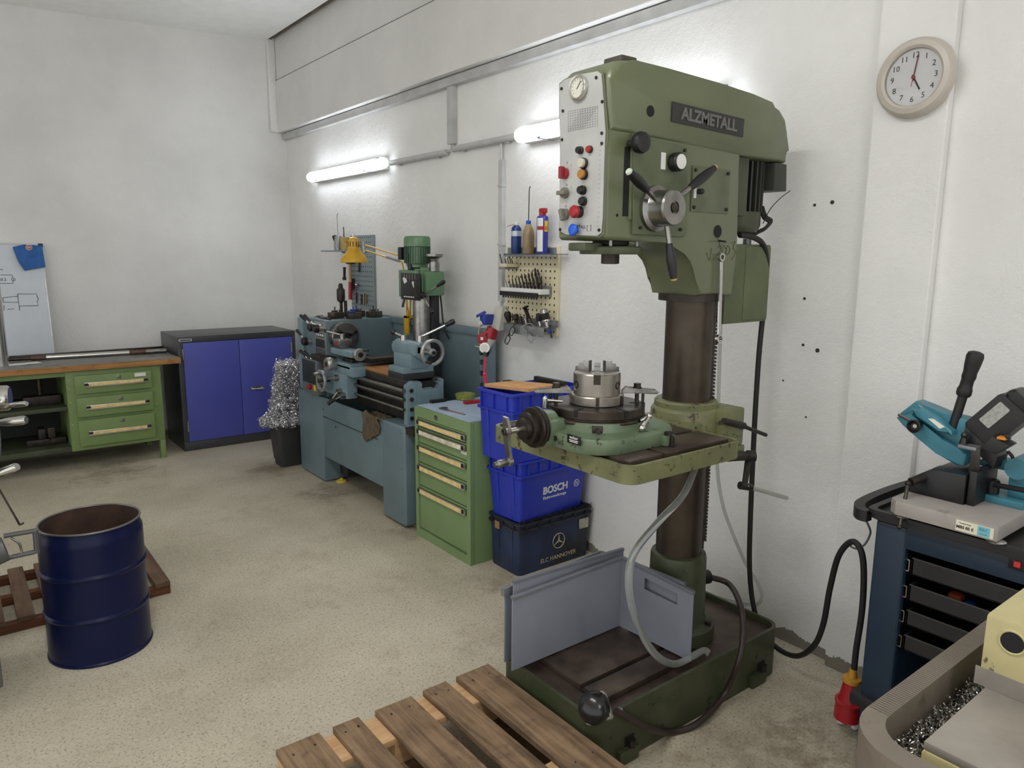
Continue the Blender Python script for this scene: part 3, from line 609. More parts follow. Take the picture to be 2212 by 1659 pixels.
# ------------------------------------------------------------------ rotary table with three-jaw chuck, on the drilling table
TZ = 1.0555
RC = Vector((1.69, 1.725, TZ))
RGREEN = pm('rotary_green', (96, 112, 86), .42, var=.12, scale=9, wear=(54, 50, 40), wscale=20, wth=.585, stain=((92, 124, 96), 7, .56))
rt = thing('rotary_table', 'green rotary table with slotted steel disc and crank on the drill press table', 'rotary table', RC)
MR = Matrix.Translation(RC)
foot = rrect(-.205, .205, -.22, .215, .12, 8)
def lp_(sc, z): return [MR @ Vector((x*sc, y*sc, z)) for x, y in foot]
def cl_(r, z): return [MR @ Vector((r*x/math.hypot(x, y), r*y/math.hypot(x, y), z)) for x, y in foot]
b = B(); b.loft([lp_(.99, 0), lp_(1, .004), lp_(1, .040), lp_(.98, .047), cl_(.176, .052), cl_(.168, .078), cl_(.15, .08)])
b.box(1.455, 1.58, 1.70, 1.81, TZ+.002, TZ+.085, .014)
bs = b.build('base', RGREEN, rt, 40)
B().lathe([(.1, .07), (.163, .07), (.166, .074), (.163, .08), (.157, .083), (.157, .086), (.16, .089), (.16, .112), (.157, .115), (0, .115)], MR, 52).build('disc', STEELD, rt)
for k in range(6):
    a = math.radians(30+60*k-8); M = MR @ Matrix.Rotation(a, 4, 'Z'); B().box(.112, .1615, -.006, .006, .094, .1162, M=M).build('disc_slot', DARKSLOT, rt)
fx_ = RC.x-.2055
q = rx(1240, 950, fx_); nm = B().box(fx_-.0015, fx_+.001, q.y-.03, q.y+.03, q.z-.014, q.z+.014, .0008).build('name_plate', BLACK, bs)
NP = fr((fx_-.0018, q.y, q.z), (0, -1, 0), (0, 0, 1))
text('walter', NP @ Matrix.Translation((0, .006, 0)), .015, PRINTW, nm, 'lettering', .0002); lines(NP, [[(-.02, -.003), (.02, -.003)], [(-.018, -.0075), (.018, -.0075)]], .0011, PRINTW, nm, 'small_print')
# worm housing with graduated drum, crank
wd = Vector((-1, .03, 0)).normalized(); wc = Vector((1.468, 1.757, 1.113))
b = B(); b.cyl(wc-wd*.05, wc, .05, .056, seg=28); b.build('worm_housing', RGREEN, bs)
dr = B().lathe([(0, 0), (.062, 0), (.066, .004), (.066, .012), (.06, .016), (.06, .02), (.066, .024), (.064, .03), (.05, .031), (.05, .05), (.044, .052), (.036, .052), (.034, .068), (.024, .07), (.022, .07), (0, .07)], along(wc, wd), 40).build('graduated_drum', STEELD, rt)
sh = wc+wd*.07; B().cyl(sh, sh+wd*.062, .009, seg=14).build('crank_shaft', STEELB, rt)
ch = sh+wd*.05; lowp = ch+Vector((.0, -.016, -.092)); up_ = ch+Vector((.0, .008, .045)); wn = Vector((0, 1, .12)).normalized()
b = B(); b.loft([[c_+wn*s*w+wd*t for s, t in ((-1, 0), (1, 0), (1, .01), (-1, .01))] for c_, w in ((up_, .010), (ch+Vector((0, 0, .02)), .014), (ch, .015), (ch-Vector((0, 0, .03)), .012), (lowp, .009))]); b.cyl(ch-wd*.004, ch+wd*.016, .014, seg=18); ck = b.build('crank_arm', STEEL, rt)
hp = lowp-wd*.002; B().lathe([(0, 0), (.013, 0), (.013, .012), (.0095, .014), (.0095, .02), (.012, .024), (.0125, .05), (.009, .054), (.0085, .064), (0, .065)], along(hp, Vector((-1, .1, -.05))), 20).build('crank_handle', STEEL, ck)
B().torus(along(ch+wd*.018, wd), .0085, .003, 16, 8).build('washer', STEELD, ck)
b = B(); q = wc+Vector((.05, .03, .05)); b.cyl(q, q+Vector((0, 0, .03)), .009, seg=12); b.cyl(q+Vector((0, 0, .026)), q+Vector((.045, -.035, .022)), .005, seg=10); b.ball(q+Vector((0, 0, .03)), .009); b.build('clamp_lever', STEELB, rt)
# small clamp, oil hole, disc lock lever, lugs
q = RC+Vector((-.115, -.125, .062)); b = B(); b.cbox((0, 0, 0), (.034, .014, .024), .003, Matrix.Translation(q) @ Matrix.Rotation(-.66, 4, 'Z')); b.cyl(q+Vector((-.004, -.006, 0)), q+Vector((-.014, -.018, 0)), .008, seg=6); b.build('disc_clamp', STEELD, rt)
q = rx(1200, 947, fx_); B().cyl((fx_-.0012, q.y, q.z), (fx_+.004, q.y, q.z), .009, seg=16).build('oil_hole', DARKSLOT, rt)
q = RC+Vector((.045, -.162, .078)); b = B(); b.cyl(q, q+Vector((.012, -.022, .012)), .009, seg=12); e = q+Vector((-.03, -.03, -.016)); b.tube([q+Vector((.012, -.022, .014)), q+Vector((-.01, -.028, .004)), e], lambda t: .0055+.003*t, 10); b.ball(e, .0115); b.ball(q+Vector((.012, -.022, .016)), .009); b.build('lock_lever', STEELB, rt)
q = RC+Vector((.10, -.225, 0)); b = B(); b.box(q.x-.022, q.x+.024, q.y-.014, q.y+.03, TZ+.001, TZ+.034, .004); b.build('lug', RGREEN, rt); b = B(); b.cyl(q+Vector((0, -.004, .034)), q+Vector((0, -.004, .046)), .013, seg=6); b.cyl(q+Vector((0, -.02, .001)), q+Vector((0, -.02, .034)), .008, seg=12); b.build('clamp_bolt', STEELD, rt)
# chuck (thing of its own, clamped on the disc)
CH = RC+Vector((.0, .0, .1155)); MC_ = Matrix.Translation(CH) @ Matrix.Diagonal((.96, .96, .93, 1))
RUSTST = pm('chuck_steel', (160, 154, 144), .34, .95, var=.12, scale=10, stain=((104, 84, 62), 18, .6))
ckt = thing('lathe_chuck', 'three-jaw steel chuck standing jaws up on the rotary table', 'chuck', CH)
B().lathe([(0, 0), (.092, 0), (.094, .003), (.094, .03), (.091, .034), (.081, .036), (.081, .108), (.078, .112), (.02, .112), (.018, .1), (0, .1)], MC_, 48).build('body', RUSTST, ckt)
for k in range(3):
    a = math.radians(226+120*k); M = MC_ @ Matrix.Rotation(a, 4, 'Z')
    j = B(); j.prism([(.028, .112), (.082, .112), (.082, .126), (.068, .126), (.068, .138), (.052, .138), (.052, .150), (.028, .150)], M @ Matrix(((1, 0, 0, 0), (0, 0, -1, .0105), (0, 1, 0, 0), (0, 0, 0, 1))), .021, .0015)
    j.build('jaw', STEEL, ckt); B().box(.0795, .0822, -.012, .012, .078, .1125, M=M).build('jaw_slot', STEELD, ckt)
    M2 = MC_ @ Matrix.Rotation(a+PI/3, 4, 'Z'); c0 = M2 @ Vector((.0795, 0, .07)); d0 = (M2.to_3x3() @ Vector((1, 0, 0)))
    kh = B().lathe([(0, 0), (.012, 0), (.013, .0022), (.009, .0026), (.008, .001), (0, .001)], along(c0, d0), 18).build('key_socket', STEELD, ckt)
for k in range(3):
    M = MC_ @ Matrix.Rotation(math.radians(-132+60*k), 4, 'Z'); B().box(.088, .0946, -.006, .006, .004, .034, M=M).build('flange_slot', STEELD, ckt)
# strap clamps holding the chuck down
def strap(ang, label):
    M = MR @ Matrix.Rotation(ang, 4, 'Z') @ Matrix.Translation((0, 0, .1155)); q = M @ Vector((.125, 0, 0))
    t = thing('strap_clamp', label, 'clamp', q)
    b = B(); b.prism([(.084, .033), (.092, .033), (.10, .034), (.20, .031), (.207, .037), (.195, .045), (.11, .050), (.098, .056), (.09, .048), (.084, .042)], M @ Matrix(((1, 0, 0, 0), (0, 0, -1, .014), (0, 1, 0, 0), (0, 0, 0, 1))), .028, .002); b.build('strap', STEEL, t)
    b = B(); b.cyl(M @ Vector((.135, 0, .0)), M @ Vector((.135, 0, .064)), .007, seg=12); b.cyl(M @ Vector((.135, 0, .049)), M @ Vector((.135, 0, .053)), .015, seg=18); b.cyl(M @ Vector((.135, 0, .053)), M @ Vector((.135, 0, .066)), .0125, seg=6); b.build('clamp_bolt', STEELD, t)
    B().cyl(M @ Vector((.155, 0, .0)), M @ Vector((.155, 0, .033)), .005, seg=10).build('heel_stud', STEELD, t)
strap(math.radians(143), 'slotted steel clamp left of the chuck on the rotary table'); strap(math.radians(-37), 'slotted steel clamp right of the chuck on the rotary table')

# ------------------------------------------------------------------ ring spanner hanging at the head
w0, w1 = ry(1558, 553, 1.625), ry(1546, 735, 1.615); d = (w1-w0)
sp = thing('ring_spanner', 'long double-ended ring spanner hanging from the drill press head', 'spanner', w1)
SPM = fr(w0, (1, 0, 0), d); SL = d.length
b = B(); b.prism([(-.009, .02), (.009, .02), (.0075, .05), (.0075, SL-.05), (.009, SL-.02), (-.009, SL-.02), (-.0075, SL-.05), (-.0075, .05)], SPM @ Matrix.Translation((0, 0, -.003)), .006, .0015); b.build('shank', STEELB, sp)
for y, r in ((.004, .0145), (SL-.004, .0165)):
    b = B(); b.frame(circ(r, 24), [(r*.66*(1 if k % 2 else .88)*math.cos(2*PI*k/24), r*.66*(1 if k % 2 else .88)*math.sin(2*PI*k/24)) for k in range(24)], SPM @ Matrix.Translation((0, y, -.006)), .012); b.build('ring_end', STEELB, sp)
q = ry(1553, 520, NS); B().cyl(q, q+Vector((0, -.03, -.004)), .003, seg=8).build('hook', IRON, dp)

# ------------------------------------------------------------------ hoses
HOSE = clear('clear_hose', (214, 218, 214), .1, .82, 1.18)
h1 = [ry(1505, 1005, 1.68), ry(1475, 1070, 1.60), ry(1420, 1130, 1.545), ry(1370, 1195, 1.505), ry(1358, 1255, 1.48), ry(1368, 1320, 1.47), ry(1395, 1385, 1.475), ry(1425, 1422, 1.485), rz(1460, 1434, .218), rz(1495, 1418, .222), rz(1520, 1405, .218), rz(1532, 1412, .21)]
single(B().tube(h1, .0125, 12, 8), 'coolant_hose', HOSE, 'thick clear hose hanging in a loop from the drill table to the base', 'hose')
h2 = [ry(1556, 700, 1.79), ry(1552, 860, 1.82), ry(1549, 1000, 1.83), ry(1560, 1085, 1.82), ry(1582, 1150, 1.80), ry(1610, 1215, 1.78), rx(1638, 1262, 2.66), rx(1645, 1290, 2.66), rx(1632, 1307, 2.66), rx(1590, 1302, 2.64), rx(1530, 1285, 2.56)]
single(B().tube(h2, .0075, 10, 8), 'thin_hose', HOSE, 'thin clear hose hanging behind the drill press column by the wall', 'hose')

# ------------------------------------------------------------------ grey plastic panels standing on the press base
GREYPL = pm('grey_crate_plastic', (132, 136, 146), .5, var=.06, scale=4, wear=(84, 84, 88), wscale=60, wth=.72)
GREYPD = pm('grey_crate_edge', (112, 114, 122), .5, var=.06)
p_l, p_c, p_r = Vector((1.46, 1.858, .2055)), Vector((1.985, 1.858, .2055)), Vector((2.0, 1.535, .2055))
p_l = rz(1106, 1450, .2055); p_c = rz(1338, 1352, .2055); p_r = rz(1490, 1428, .2055)
zt_l = ry(1106, 1290, p_l.y).z; zt_c = ry(1342, 1203, p_c.y).z; zt_r = rx(1502, 1280, p_r.x).z
gt = thing('crate_panel', 'L-shaped grey plastic crate piece with hand hole standing on the press base', 'panel', p_c)
def wallpiece(a, c, za, zc_, th, n):
    up = lambda v, z: Vector((v.x, v.y, z)); b = B(); b.hexa([a, c, c+n*th, a+n*th], [up(a, za), up(c, zc_), up(c+n*th, zc_), up(a+n*th, za)], .0015); return b
wallpiece(p_l, p_c, zt_l, zt_c, .005, Vector((0, 1, 0))).build('long_side', GREYPL, gt)
b = B(); b.hexa([p_l+Vector((0, -.006, zt_l-.2055-.012)), p_c+Vector((0, -.006, zt_c-.2055-.012)), p_c+Vector((0, .012, zt_c-.2055-.012)), p_l+Vector((0, .012, zt_l-.2055-.012))], [p_l+Vector((0, -.006, zt_l-.2055)), p_c+Vector((0, -.006, zt_c-.2055)), p_c+Vector((0, .012, zt_c-.2055)), p_l+Vector((0, .012, zt_l-.2055))], .001); b.build('top_rib', GREYPD, gt)
# short side with hand hole (built as a frame of four pieces)
ex = (p_r-p_c); Ls = ex.length; EM = fr(p_c, ex, (0, 0, 1)); H0 = zt_c-.2055; H1 = zt_r-.2055
h = lambda u: H0+(H1-H0)*u/Ls
u0, u1 = Ls*.34, Ls*.80; v0 = .70; v1 = .86
b = B()
for a, c, lo, hi in ((0, u0, 0, 1), (u1, Ls, 0, 1), (u0, u1, 0, v0), (u0, u1, v1, 1)):
    b.prism([(a, h(a)*lo), (c, h(c)*lo), (c, h(c)*hi), (a, h(a)*hi)], EM @ Matrix.Translation((0, 0, -.005)), .005)
b.build('short_side', GREYPL, gt, smooth=False)
b = B(); b.prism([(0, H0-.012), (Ls, H1-.012), (Ls, H1), (0, H0)], EM @ Matrix.Translation((0, 0, -.012)), .016, .001); b.build('top_rib', GREYPD, gt)
# second panel behind
yb2 = p_l.y+.03
a = ry(1108, 1448, yb2); a.z = .205; c = ry(1342, 1340, yb2); c.z = .205
b2 = wallpiece(a, c, ry(1104, 1256, yb2).z, ry(1340, 1186, yb2).z, .005, Vector((0, 1, 0)))
g2 = thing('crate_panel', 'grey plastic sheet with ragged edge directly behind the L-shaped crate piece', 'panel', a); b2.build('sheet', GREYPL, g2)
b = B(); zz = ry(1104, 1256, yb2).z; z2 = ry(1340, 1186, yb2).z; b.hexa([a+Vector((0, -.004, zz-a.z-.012)), c+Vector((0, -.004, z2-c.z-.012)), c+Vector((0, .01, z2-c.z-.012)), a+Vector((0, .01, zz-a.z-.012))], [a+Vector((0, -.004, zz-a.z)), c+Vector((0, -.004, z2-c.z)), c+Vector((0, .01, z2-c.z)), a+Vector((0, .01, zz-a.z))], .001); b.build('edge_rib', GREYPD, g2)
yb3 = p_l.y+.065
a = ry(1090, 1430, yb3); a.z = .202; c = ry(1290, 1330, yb3+.06); c.z = .202
g3 = thing('crate_panel', 'rearmost grey plastic crate side leaning behind the other two panels', 'panel', a)
wallpiece(a, Vector((c.x, yb3+.05, .202)), ry(1086, 1272, yb3).z, ry(1310, 1186, yb3+.05).z, .006, Vector((0, 1, 0))).build('sheet', GREYPL, g3)
q = Vector((a.x, yb3, ry(1086, 1272, yb3).z)); b = B(); b.hexa([q+Vector((-.008, -.006, -.03)), q+Vector((.03, -.006, -.03)), q+Vector((.03, .012, -.03)), q+Vector((-.008, .012, -.03))], [q+Vector((-.008, -.006, 0)), q+Vector((.03, -.006, 0.003)), q+Vector((.03, .012, 0.003)), q+Vector((-.008, .012, 0))], .001); b.build('edge_rib', GREYPD, g3)
yb4 = p_c.x+.03
g4 = thing('crate_panel', 'narrow grey plastic strip between the hand-hole panel and the column foot', 'panel', (yb4, 1.7, .2))
b = B(); z0, z1 = rx(1375, 1218, yb4).z, rx(1477, 1258, yb4).z; ya, yc = rx(1360, 1300, yb4).y, rx(1477, 1300, yb4).y; b.hexa([(yb4, yc, .205), (yb4+.005, yc, .205), (yb4+.005, ya, .205), (yb4, ya, .205)], [(yb4, yc, z1), (yb4+.005, yc, z1), (yb4+.005, ya, z0), (yb4, ya, z0)], .001); b.build('sheet', GREYPL, g4)
b = B(); b.hexa([(yb4-.004, yc, z1-.01), (yb4+.009, yc, z1-.01), (yb4+.009, ya, z0-.01), (yb4-.004, ya, z0-.01)], [(yb4-.004, yc, z1), (yb4+.009, yc, z1), (yb4+.009, ya, z0), (yb4-.004, ya, z0)], .001); b.build('edge_rib', GREYPD, g4)

# ================================================================== centre lathe
LBLUE = pm('lathe_blue', (100, 118, 124), .38, var=.07, scale=5, wear=(40, 48, 54), wscale=20, wth=.72)
LBLUE2 = pm('lathe_light_blue', (112, 134, 142), .36, var=.09, scale=9, wear=(54, 60, 62), wscale=24, wth=.68)
LBLACK = pm('lathe_black', (38, 40, 42), .4)
LGREY = pm('lathe_grey', (104, 108, 110), .4, .2)
ALU = pm('cast_aluminium', (176, 176, 172), .34, .8, var=.1)
AXX, AXZ = 2.25, 1.08
la = thing('lathe', 'blue-grey engine lathe with splash guard standing along the white wall', 'lathe', (2.35, 4.56, 0))
# base: two pedestals, chip tray between
b = B(); b.box(2.085, 2.62, 4.93, 5.385, .012, .64, .008); b.build('headstock_pedestal', LBLUE, la)
b = B(); b.box(2.085, 2.62, 3.746, 4.043, .012, .6415, .03, seg=3); rp = b.build('tailstock_pedestal', LBLUE, la)
b = B(); b.box(2.088, 2.10, 4.03, 4.94, .2, .64, .004); b.box(2.10, 2.62, 4.03, 4.94, .42, .44); b.box(2.60, 2.62, 4.03, 4.94, .2, .64); ctp = b.build('chip_tray', LBLUE, la)
B().box(2.0855, 2.09, 4.09, 4.935, .497, .503, .0012).build('panel_seam', LBLACK, ctp)
for y, z in ((4.72, .46), (4.93, .55)): B().cyl((2.088, y, z), (2.0855, y, z), .006, seg=10).build('panel_hole', DARKSLOT, ctp)
for z in (.10, .25, .38, .5, .6): B().cyl((2.086, 3.78, z), (2.0835, 3.78, z), .003, seg=8).build('screw', LBLACK, rp)
FOOT = pm('foot_yellow', (196, 176, 70), .5)
for x, y in ((2.19, 4.88), (2.52, 4.88), (2.2, 3.80), (2.2, 5.33)): B().lathe([(0, 0), (.04, 0), (.042, .006), (.035, .016), (.012, .022), (.01, .03), (0, .03)], Matrix.Translation((x, y, 0)), 18).build('levelling_foot', FOOT, la)
B().box(2.2, 2.45, 4.80, 4.93, .05, .18, .01).build('pump_box', LBLACK, la)
# splash guard along the wall
b = B(); b.box(2.655, 2.672, 3.62, 5.38, .60, 1.2, .003); b.box(2.635, 2.675, 3.62, 4.905, 1.155, 1.2, .004); b.build('splash_guard', LBLUE, la)
B().box(2.10, 2.655, 3.66, 3.76, .6, .64, .004).build('tray_end', IRON, la)
# headstock
b = B(); b.box(2.12, 2.655, 4.905, 5.30, .64, 1.19, .008); hs = b.build('headstock', LBLUE, la)
b = B(); b.box(2.10, 2.65, 5.285, 5.385, .64, 1.185, .012); b.build('gear_cover', LBLUE2, la)
b = B(); b.box(2.05, 2.14, 4.92, 5.20, .655, .905, .006); gb = b.build('feed_gearbox', LGREY, la)
B().box(2.0465, 2.051, 4.955, 5.185, .73, .895, .001).build('switch_plate', LBLACK, gb)
B().box(2.047, 2.051, 4.955, 4.99, .685, .725).build('warning_label', YELP, gb); B().lathe([(0, 0), (.017, 0), (.017, .008), (.02, .012), (.02, .02), (.016, .024), (0, .024)], along((2.05, 5.04, .705), (-1, 0, 0)), 18).build('red_switch', REDP, gb)
b = B(); b.box(2.06, 2.14, 4.79, 5.05, .905, .945, .004); b.build('gearbox_ledge', IRON, la)
pn = B().box(2.117, 2.121, 4.915, 5.095, .945, 1.175, .001).build('lever_panel', ALU, hs)
for y0, y1, z0, z1 in ((4.93, 5.075, 1.068, 1.095), (4.925, 5.08, .99, 1.05), (4.985, 5.08, .95, .98), (4.925, 4.97, .95, .98)): B().box(2.1155, 2.1175, y0, y1, z0, z1).build('data_plate', LBLACK, pn)
for k in range(4): B().box(2.115, 2.1157, 4.938+k*.035, 4.962+k*.035, 1.074, 1.09).build('plate_window', PRINTW, pn)
b = B()
for k in range(4): b.box(2.115, 2.1157, 4.99+k*.022, 5.004+k*.022, .955, .975)
b.box(2.115, 2.1157, 4.932, 4.962, .955, .975); b.build('plate_print', INKG, pn, smooth=False)
def lathe_lever(base, tip, parent):
    base, tip = Vector(base), Vector(tip); d = tip-base
    lv = B().lathe([(0, 0), (.026, 0), (.026, .02), (.03, .024), (.03, .05), (.026, .056), (0, .056)], along((2.118, base.y, base.z), (-1, 0, 0)), 22).build('lever_boss', ALU, parent)
    B().lathe([(0, .03), (.032, .03), (.03, .058), (.024, .064), (0, .064)], along((2.118, base.y, base.z), (-1, 0, 0)), 20).build('boss_cap', BLACK, lv)
    s = Vector((2.085, base.y, base.z)); B().cyl(s, s+d*.6, .006, seg=10).build('lever_arm', STEELB, lv)
    B().lathe([(0, 0), (.007, 0), (.013, d.length*.42), (.012, d.length*.5), (0, d.length*.52)], along(s+d*.5, d), 14).build('lever_grip', BLACK, lv)
lathe_lever((2.1, 4.97, 1.135), rx(*(620+175/3.686, 450+855/3.686), 2.05)-Vector((2.05-2.085, 0, 0))+Vector((-.03, .06, 0)), hs)
lathe_lever((2.1, 5.06, 1.135), Vector((2.06, 5.17, 1.215)), hs); lathe_lever((2.1, 5.185, 1.02), Vector((2.06, 5.26, 1.10)), hs)
lathe_lever((2.05, 5.0, .87), Vector((2.0, 5.11, .955)), gb); lathe_lever((2.05, 5.10, .872), Vector((2.0, 5.19, .955)), gb)
# chuck on the spindle
CM2 = along((AXX-.02, 4.91, AXZ), (0, -1, 0))
lc = B().lathe([(0, 0), (.07, 0), (.07, .02), (.1, .024), (.103, .03), (.103, .095), (.099, .1), (.03, .1), (.028, .085), (0, .085)], CM2, 40).build('chuck', STEEL, la)
for k in range(3):
    M = CM2 @ Matrix.Rotation(math.radians(25+120*k), 4, 'Z'); b = B(); b.box(.03, .085, -.012, .012, .098, .118, .001, M); b.box(.03, .05, -.012, .012, .118, .138, .001, M); b.build('jaw', STEELD, lc)
    M2 = CM2 @ Matrix.Rotation(math.radians(85+120*k), 4, 'Z'); q = M2 @ Vector((.1, 0, .06)); B().cyl(q, M2 @ Vector((.1035, 0, .06)), .011, seg=14).build('key_socket', DARKSLOT, lc)
B().lathe([(0, .1002), (.026, .1002), (.026, .1012), (0, .1012)], CM2, 20).build('bore', DARKSLOT, lc)
# bed with ways and end plate
b = B(); b.box(2.15, 2.40, 3.83, 4.93, .76, .84, .004); b.box(2.15, 2.21, 3.83, 4.93, .84, .90, .006); b.box(2.34, 2.40, 3.83, 4.93, .84, .90, .006); b.box(2.2, 2.36, 3.83, 4.93, .64, .77); b.build('bed', IRON, la)
b = B(); b.box(2.148, 2.21, 3.83, 4.93, .90, .904, .001); b.box(2.34, 2.402, 3.83, 4.93, .90, .904, .001); b.build('bed_ways', STEEL, la)
b = B()
b.prism([(2.205, .755), (2.395, .755), (2.395, .90), (2.375, .90), (2.375, .885), (2.345, .885), (2.365, .868), (2.355, .845), (2.25, .845), (2.235, .862), (2.245, .88), (2.23, .90), (2.205, .90)], fr((0, 3.84, 0), (1, 0, 0), (0, 0, 1)), .05, .003); b.build('bed_end', LBLUE2, la)
B().box(2.225, 2.38, 3.84, 3.845, .84, .89).build('bed_recess', DARKSLOT, la)
b = B(); b.prism([(2.135, .64), (2.205, .64), (2.205, .90), (2.175, .905), (2.135, .88)], fr((0, 3.83, 0), (1, 0, 0), (0, 0, 1)), .04, .003); be = b.build('rod_bracket', LBLUE2, la)
for z in (.85, .797, .735, .68): B().cyl((2.165, 3.79, z), (2.165, 3.78, z), .013, seg=6).build('bolt', IRON, be)
for z, r, nm in ((.85, .013, 'lead_screw'), (.797, .011, 'feed_rod'), (.735, .009, 'switch_rod')): B().cyl((2.12, 3.80, z), (2.12, 4.95, z), r, seg=14).build(nm, STEEL, la)
# carriage: saddle, apron, cross slide, top slide, tool post, hand wheels
b = B(); b.box(2.06, 2.42, 4.40, 4.62, .905, .945, .006); b.box(2.06, 2.16, 4.36, 4.72, .86, .93, .008); b.box(2.36, 2.44, 4.33, 4.45, .9, .935, .006); sd = b.build('saddle', LBLUE2, la)
b = B(); b.box(2.06, 2.14, 4.46, 4.84, .70, .87, .012); b.build('apron', LBLUE2, la)
b = B(); b.box(2.10, 2.36, 4.45, 4.60, .945, .965, .004); b.box(2.16, 2.46, 4.30, 4.44, .955, .985, .004); b.build('cross_slide', STEELD, la)
b = B(); b.lathe([(0, .965), (.07, .965), (.07, .985), (0, .985)], Matrix.Translation((2.2, 4.56, 0)), 28); b.build('swivel_base', IRON, la)
b = B(); b.box(2.05, 2.15, 4.36, 4.68, .99, 1.03, .006); ts = b.build('top_slide', LBLUE2, la)
b = B(); b.box(2.065, 2.16, 4.565, 4.66, 1.032, 1.09, .005); b.cyl((2.11, 4.61, 1.09), (2.11, 4.61, 1.125), .018, seg=14); tp = b.build('tool_post', STEEL, la)
B().box(2.063, 2.066, 4.59, 4.63, 1.05, 1.07).build('maker_badge', REDP, tp); B().cyl((2.11, 4.61, 1.115), (2.05, 4.74, 1.135), .006, seg=10).build('post_lever', STEELB, tp); B().ball((2.05, 4.745, 1.137), .014).build('ball_knob', BLACK, tp)
def drum_wheel(c, d, r, h, parent, nm):
    w = B().lathe([(0, 0), (r*.7, 0), (r*.75, h*.1), (r*.75, h*.35), (r*.95, h*.42), (r, h*.55), (r, h*.9), (r*.9, h), (r*.55, h), (0, h*.98)], along(c, d), 30).build(nm, ALU, parent)
    B().lathe([(0, h*.985), (r*.42, h*.985), (r*.4, h*1.03), (0, h*1.03)], along(c, d), 20).build('wheel_hub', BLACK, w); return w
w = drum_wheel((2.10, 4.37, 1.012), (0, -1, 0), .042, .05, ts, 'top_slide_wheel'); B().cyl((2.12, 4.32, 1.04), (2.13, 4.27, 1.045), .007, seg=10).build('wheel_grip', BLACK, w)
drum_wheel((2.065, 4.62, .925), (-1, 0, 0), .045, .075, sd, 'cross_slide_wheel')
b = B(); b.cyl((2.10, 4.62, .925), (2.03, 4.62, .925), .03, .03, seg=20); b.build('screw_boss', LBLUE2, sd)
def spoke_wheel(c, d, R, rr, parent, nm, nsp, gripmat, ang=0):
    M = along(c, d) @ Matrix.Rotation(ang, 4, 'Z'); b = B()
    b.lathe([(R-rr, -.006), (R-rr*.2, -.009), (R+rr*.3, -.005), (R+rr*.3, .005), (R-rr*.2, .009), (R-rr, .006), (R-rr, -.006)], M, 36)
    b.lathe([(0, -.012), (R*.3, -.012), (R*.32, 0), (R*.24, .014), (0, .016)], M, 24)
    for k in range(nsp): b.box(R*.2, R-rr*.7, -R*.16, R*.16, -.006, .003, .001, M @ Matrix.Rotation(2*PI*k/nsp, 4, 'Z'))
    w = b.build(nm, ALU, parent); g0 = M @ Vector((0, R-rr*.4, .004)); dd = Vector(d).normalized()
    B().lathe([(0, 0), (.006, 0), (.009, .02), (.011, .05), (.009, .06), (0, .062)], along(g0, dd), 14).build('wheel_grip', gripmat, w); B().cyl(M @ Vector((0, 0, .01)), M @ Vector((0, 0, .022)), .012, seg=12).build('hub_nut', STEELD, w); return w
spoke_wheel((2.0, 4.735, .797), (-1, 0, 0), .072, .02, la, 'carriage_wheel', 2, STEELB, -.5)
B().cyl((2.06, 4.735, .797), (1.99, 4.735, .797), .014, seg=14).build('wheel_shaft', STEELD, la)
for (x, y, z), e in (((2.05, 4.60, .83), (1.99, 4.72, .80)), ((2.05, 4.55, .74), (1.99, 4.60, .66)), ((2.05, 4.5, .72), (1.96, 4.50, .69))):
    b = B(); b.cyl((2.07, y, z), (2.03, y, z), .022, seg=14); b.cyl((2.035, y, z), e, .006, seg=8); lv = b.build('apron_lever', STEEL, la); s = Vector((2.035, y, z)); d = Vector(e)-s; B().lathe([(0, 0), (.009, 0), (.015, d.length*.5), (0, d.length*.55)], along(s+d*.55, d), 12).build('lever_grip', BLACK, lv)
# tailstock
b = B(); b.box(2.14, 2.36, 3.84, 4.03, .905, .945, .003); b.build('tailstock_sole', LBLACK, la)
b = B(); b.box(2.145, 2.355, 3.84, 4.03, .945, .98, .004); b.box(2.19, 2.31, 3.83, 4.05, .97, 1.06, .012); b.cyl((AXX+.01, 3.80, AXZ), (AXX+.01, 4.10, AXZ), .052, seg=28); b.box(2.20, 2.32, 3.80, 4.09, 1.05, 1.125, .02); tsb = b.build('tailstock', LBLUE2, la)
B().cyl((AXX+.01, 4.09, AXZ), (AXX+.01, 4.16, AXZ), .022, seg=20).build('quill', STEELB, la)
spoke_wheel((AXX+.025, 3.72, AXZ), (0, -1, 0), .078, .016, la, 'tailstock_wheel', 1, BLACK, PI*.75); B().cyl((AXX+.01, 3.80, AXZ), (AXX+.025, 3.71, AXZ), .018, seg=16).build('wheel_shaft', STEEL, la)
def long_lever(base, tip, r, parent):
    base, tip = Vector(base), Vector(tip); d = tip-base; b = B(); b.cyl(base-Vector((0, 0, .05)), base+Vector((0, 0, .01)), .02, seg=16); b.cyl(base, base+d*.8, r, seg=12); lv = b.build('clamp_lever', STEELB, parent); B().lathe([(0, 0), (.012, 0), (.017, d.length*.2), (.014, d.length*.28), (0, d.length*.29)], along(base+d*.72, d), 14).build('lever_grip', BLACK, lv)
bb = Vector((2.27, 3.85, 1.16)); long_lever(bb, ry(982, 693, 3.75), .008, la); bb = Vector((2.25, 4.02, 1.15)); long_lever(bb, bb+Vector((-.045, .07, .03)), .007, la)
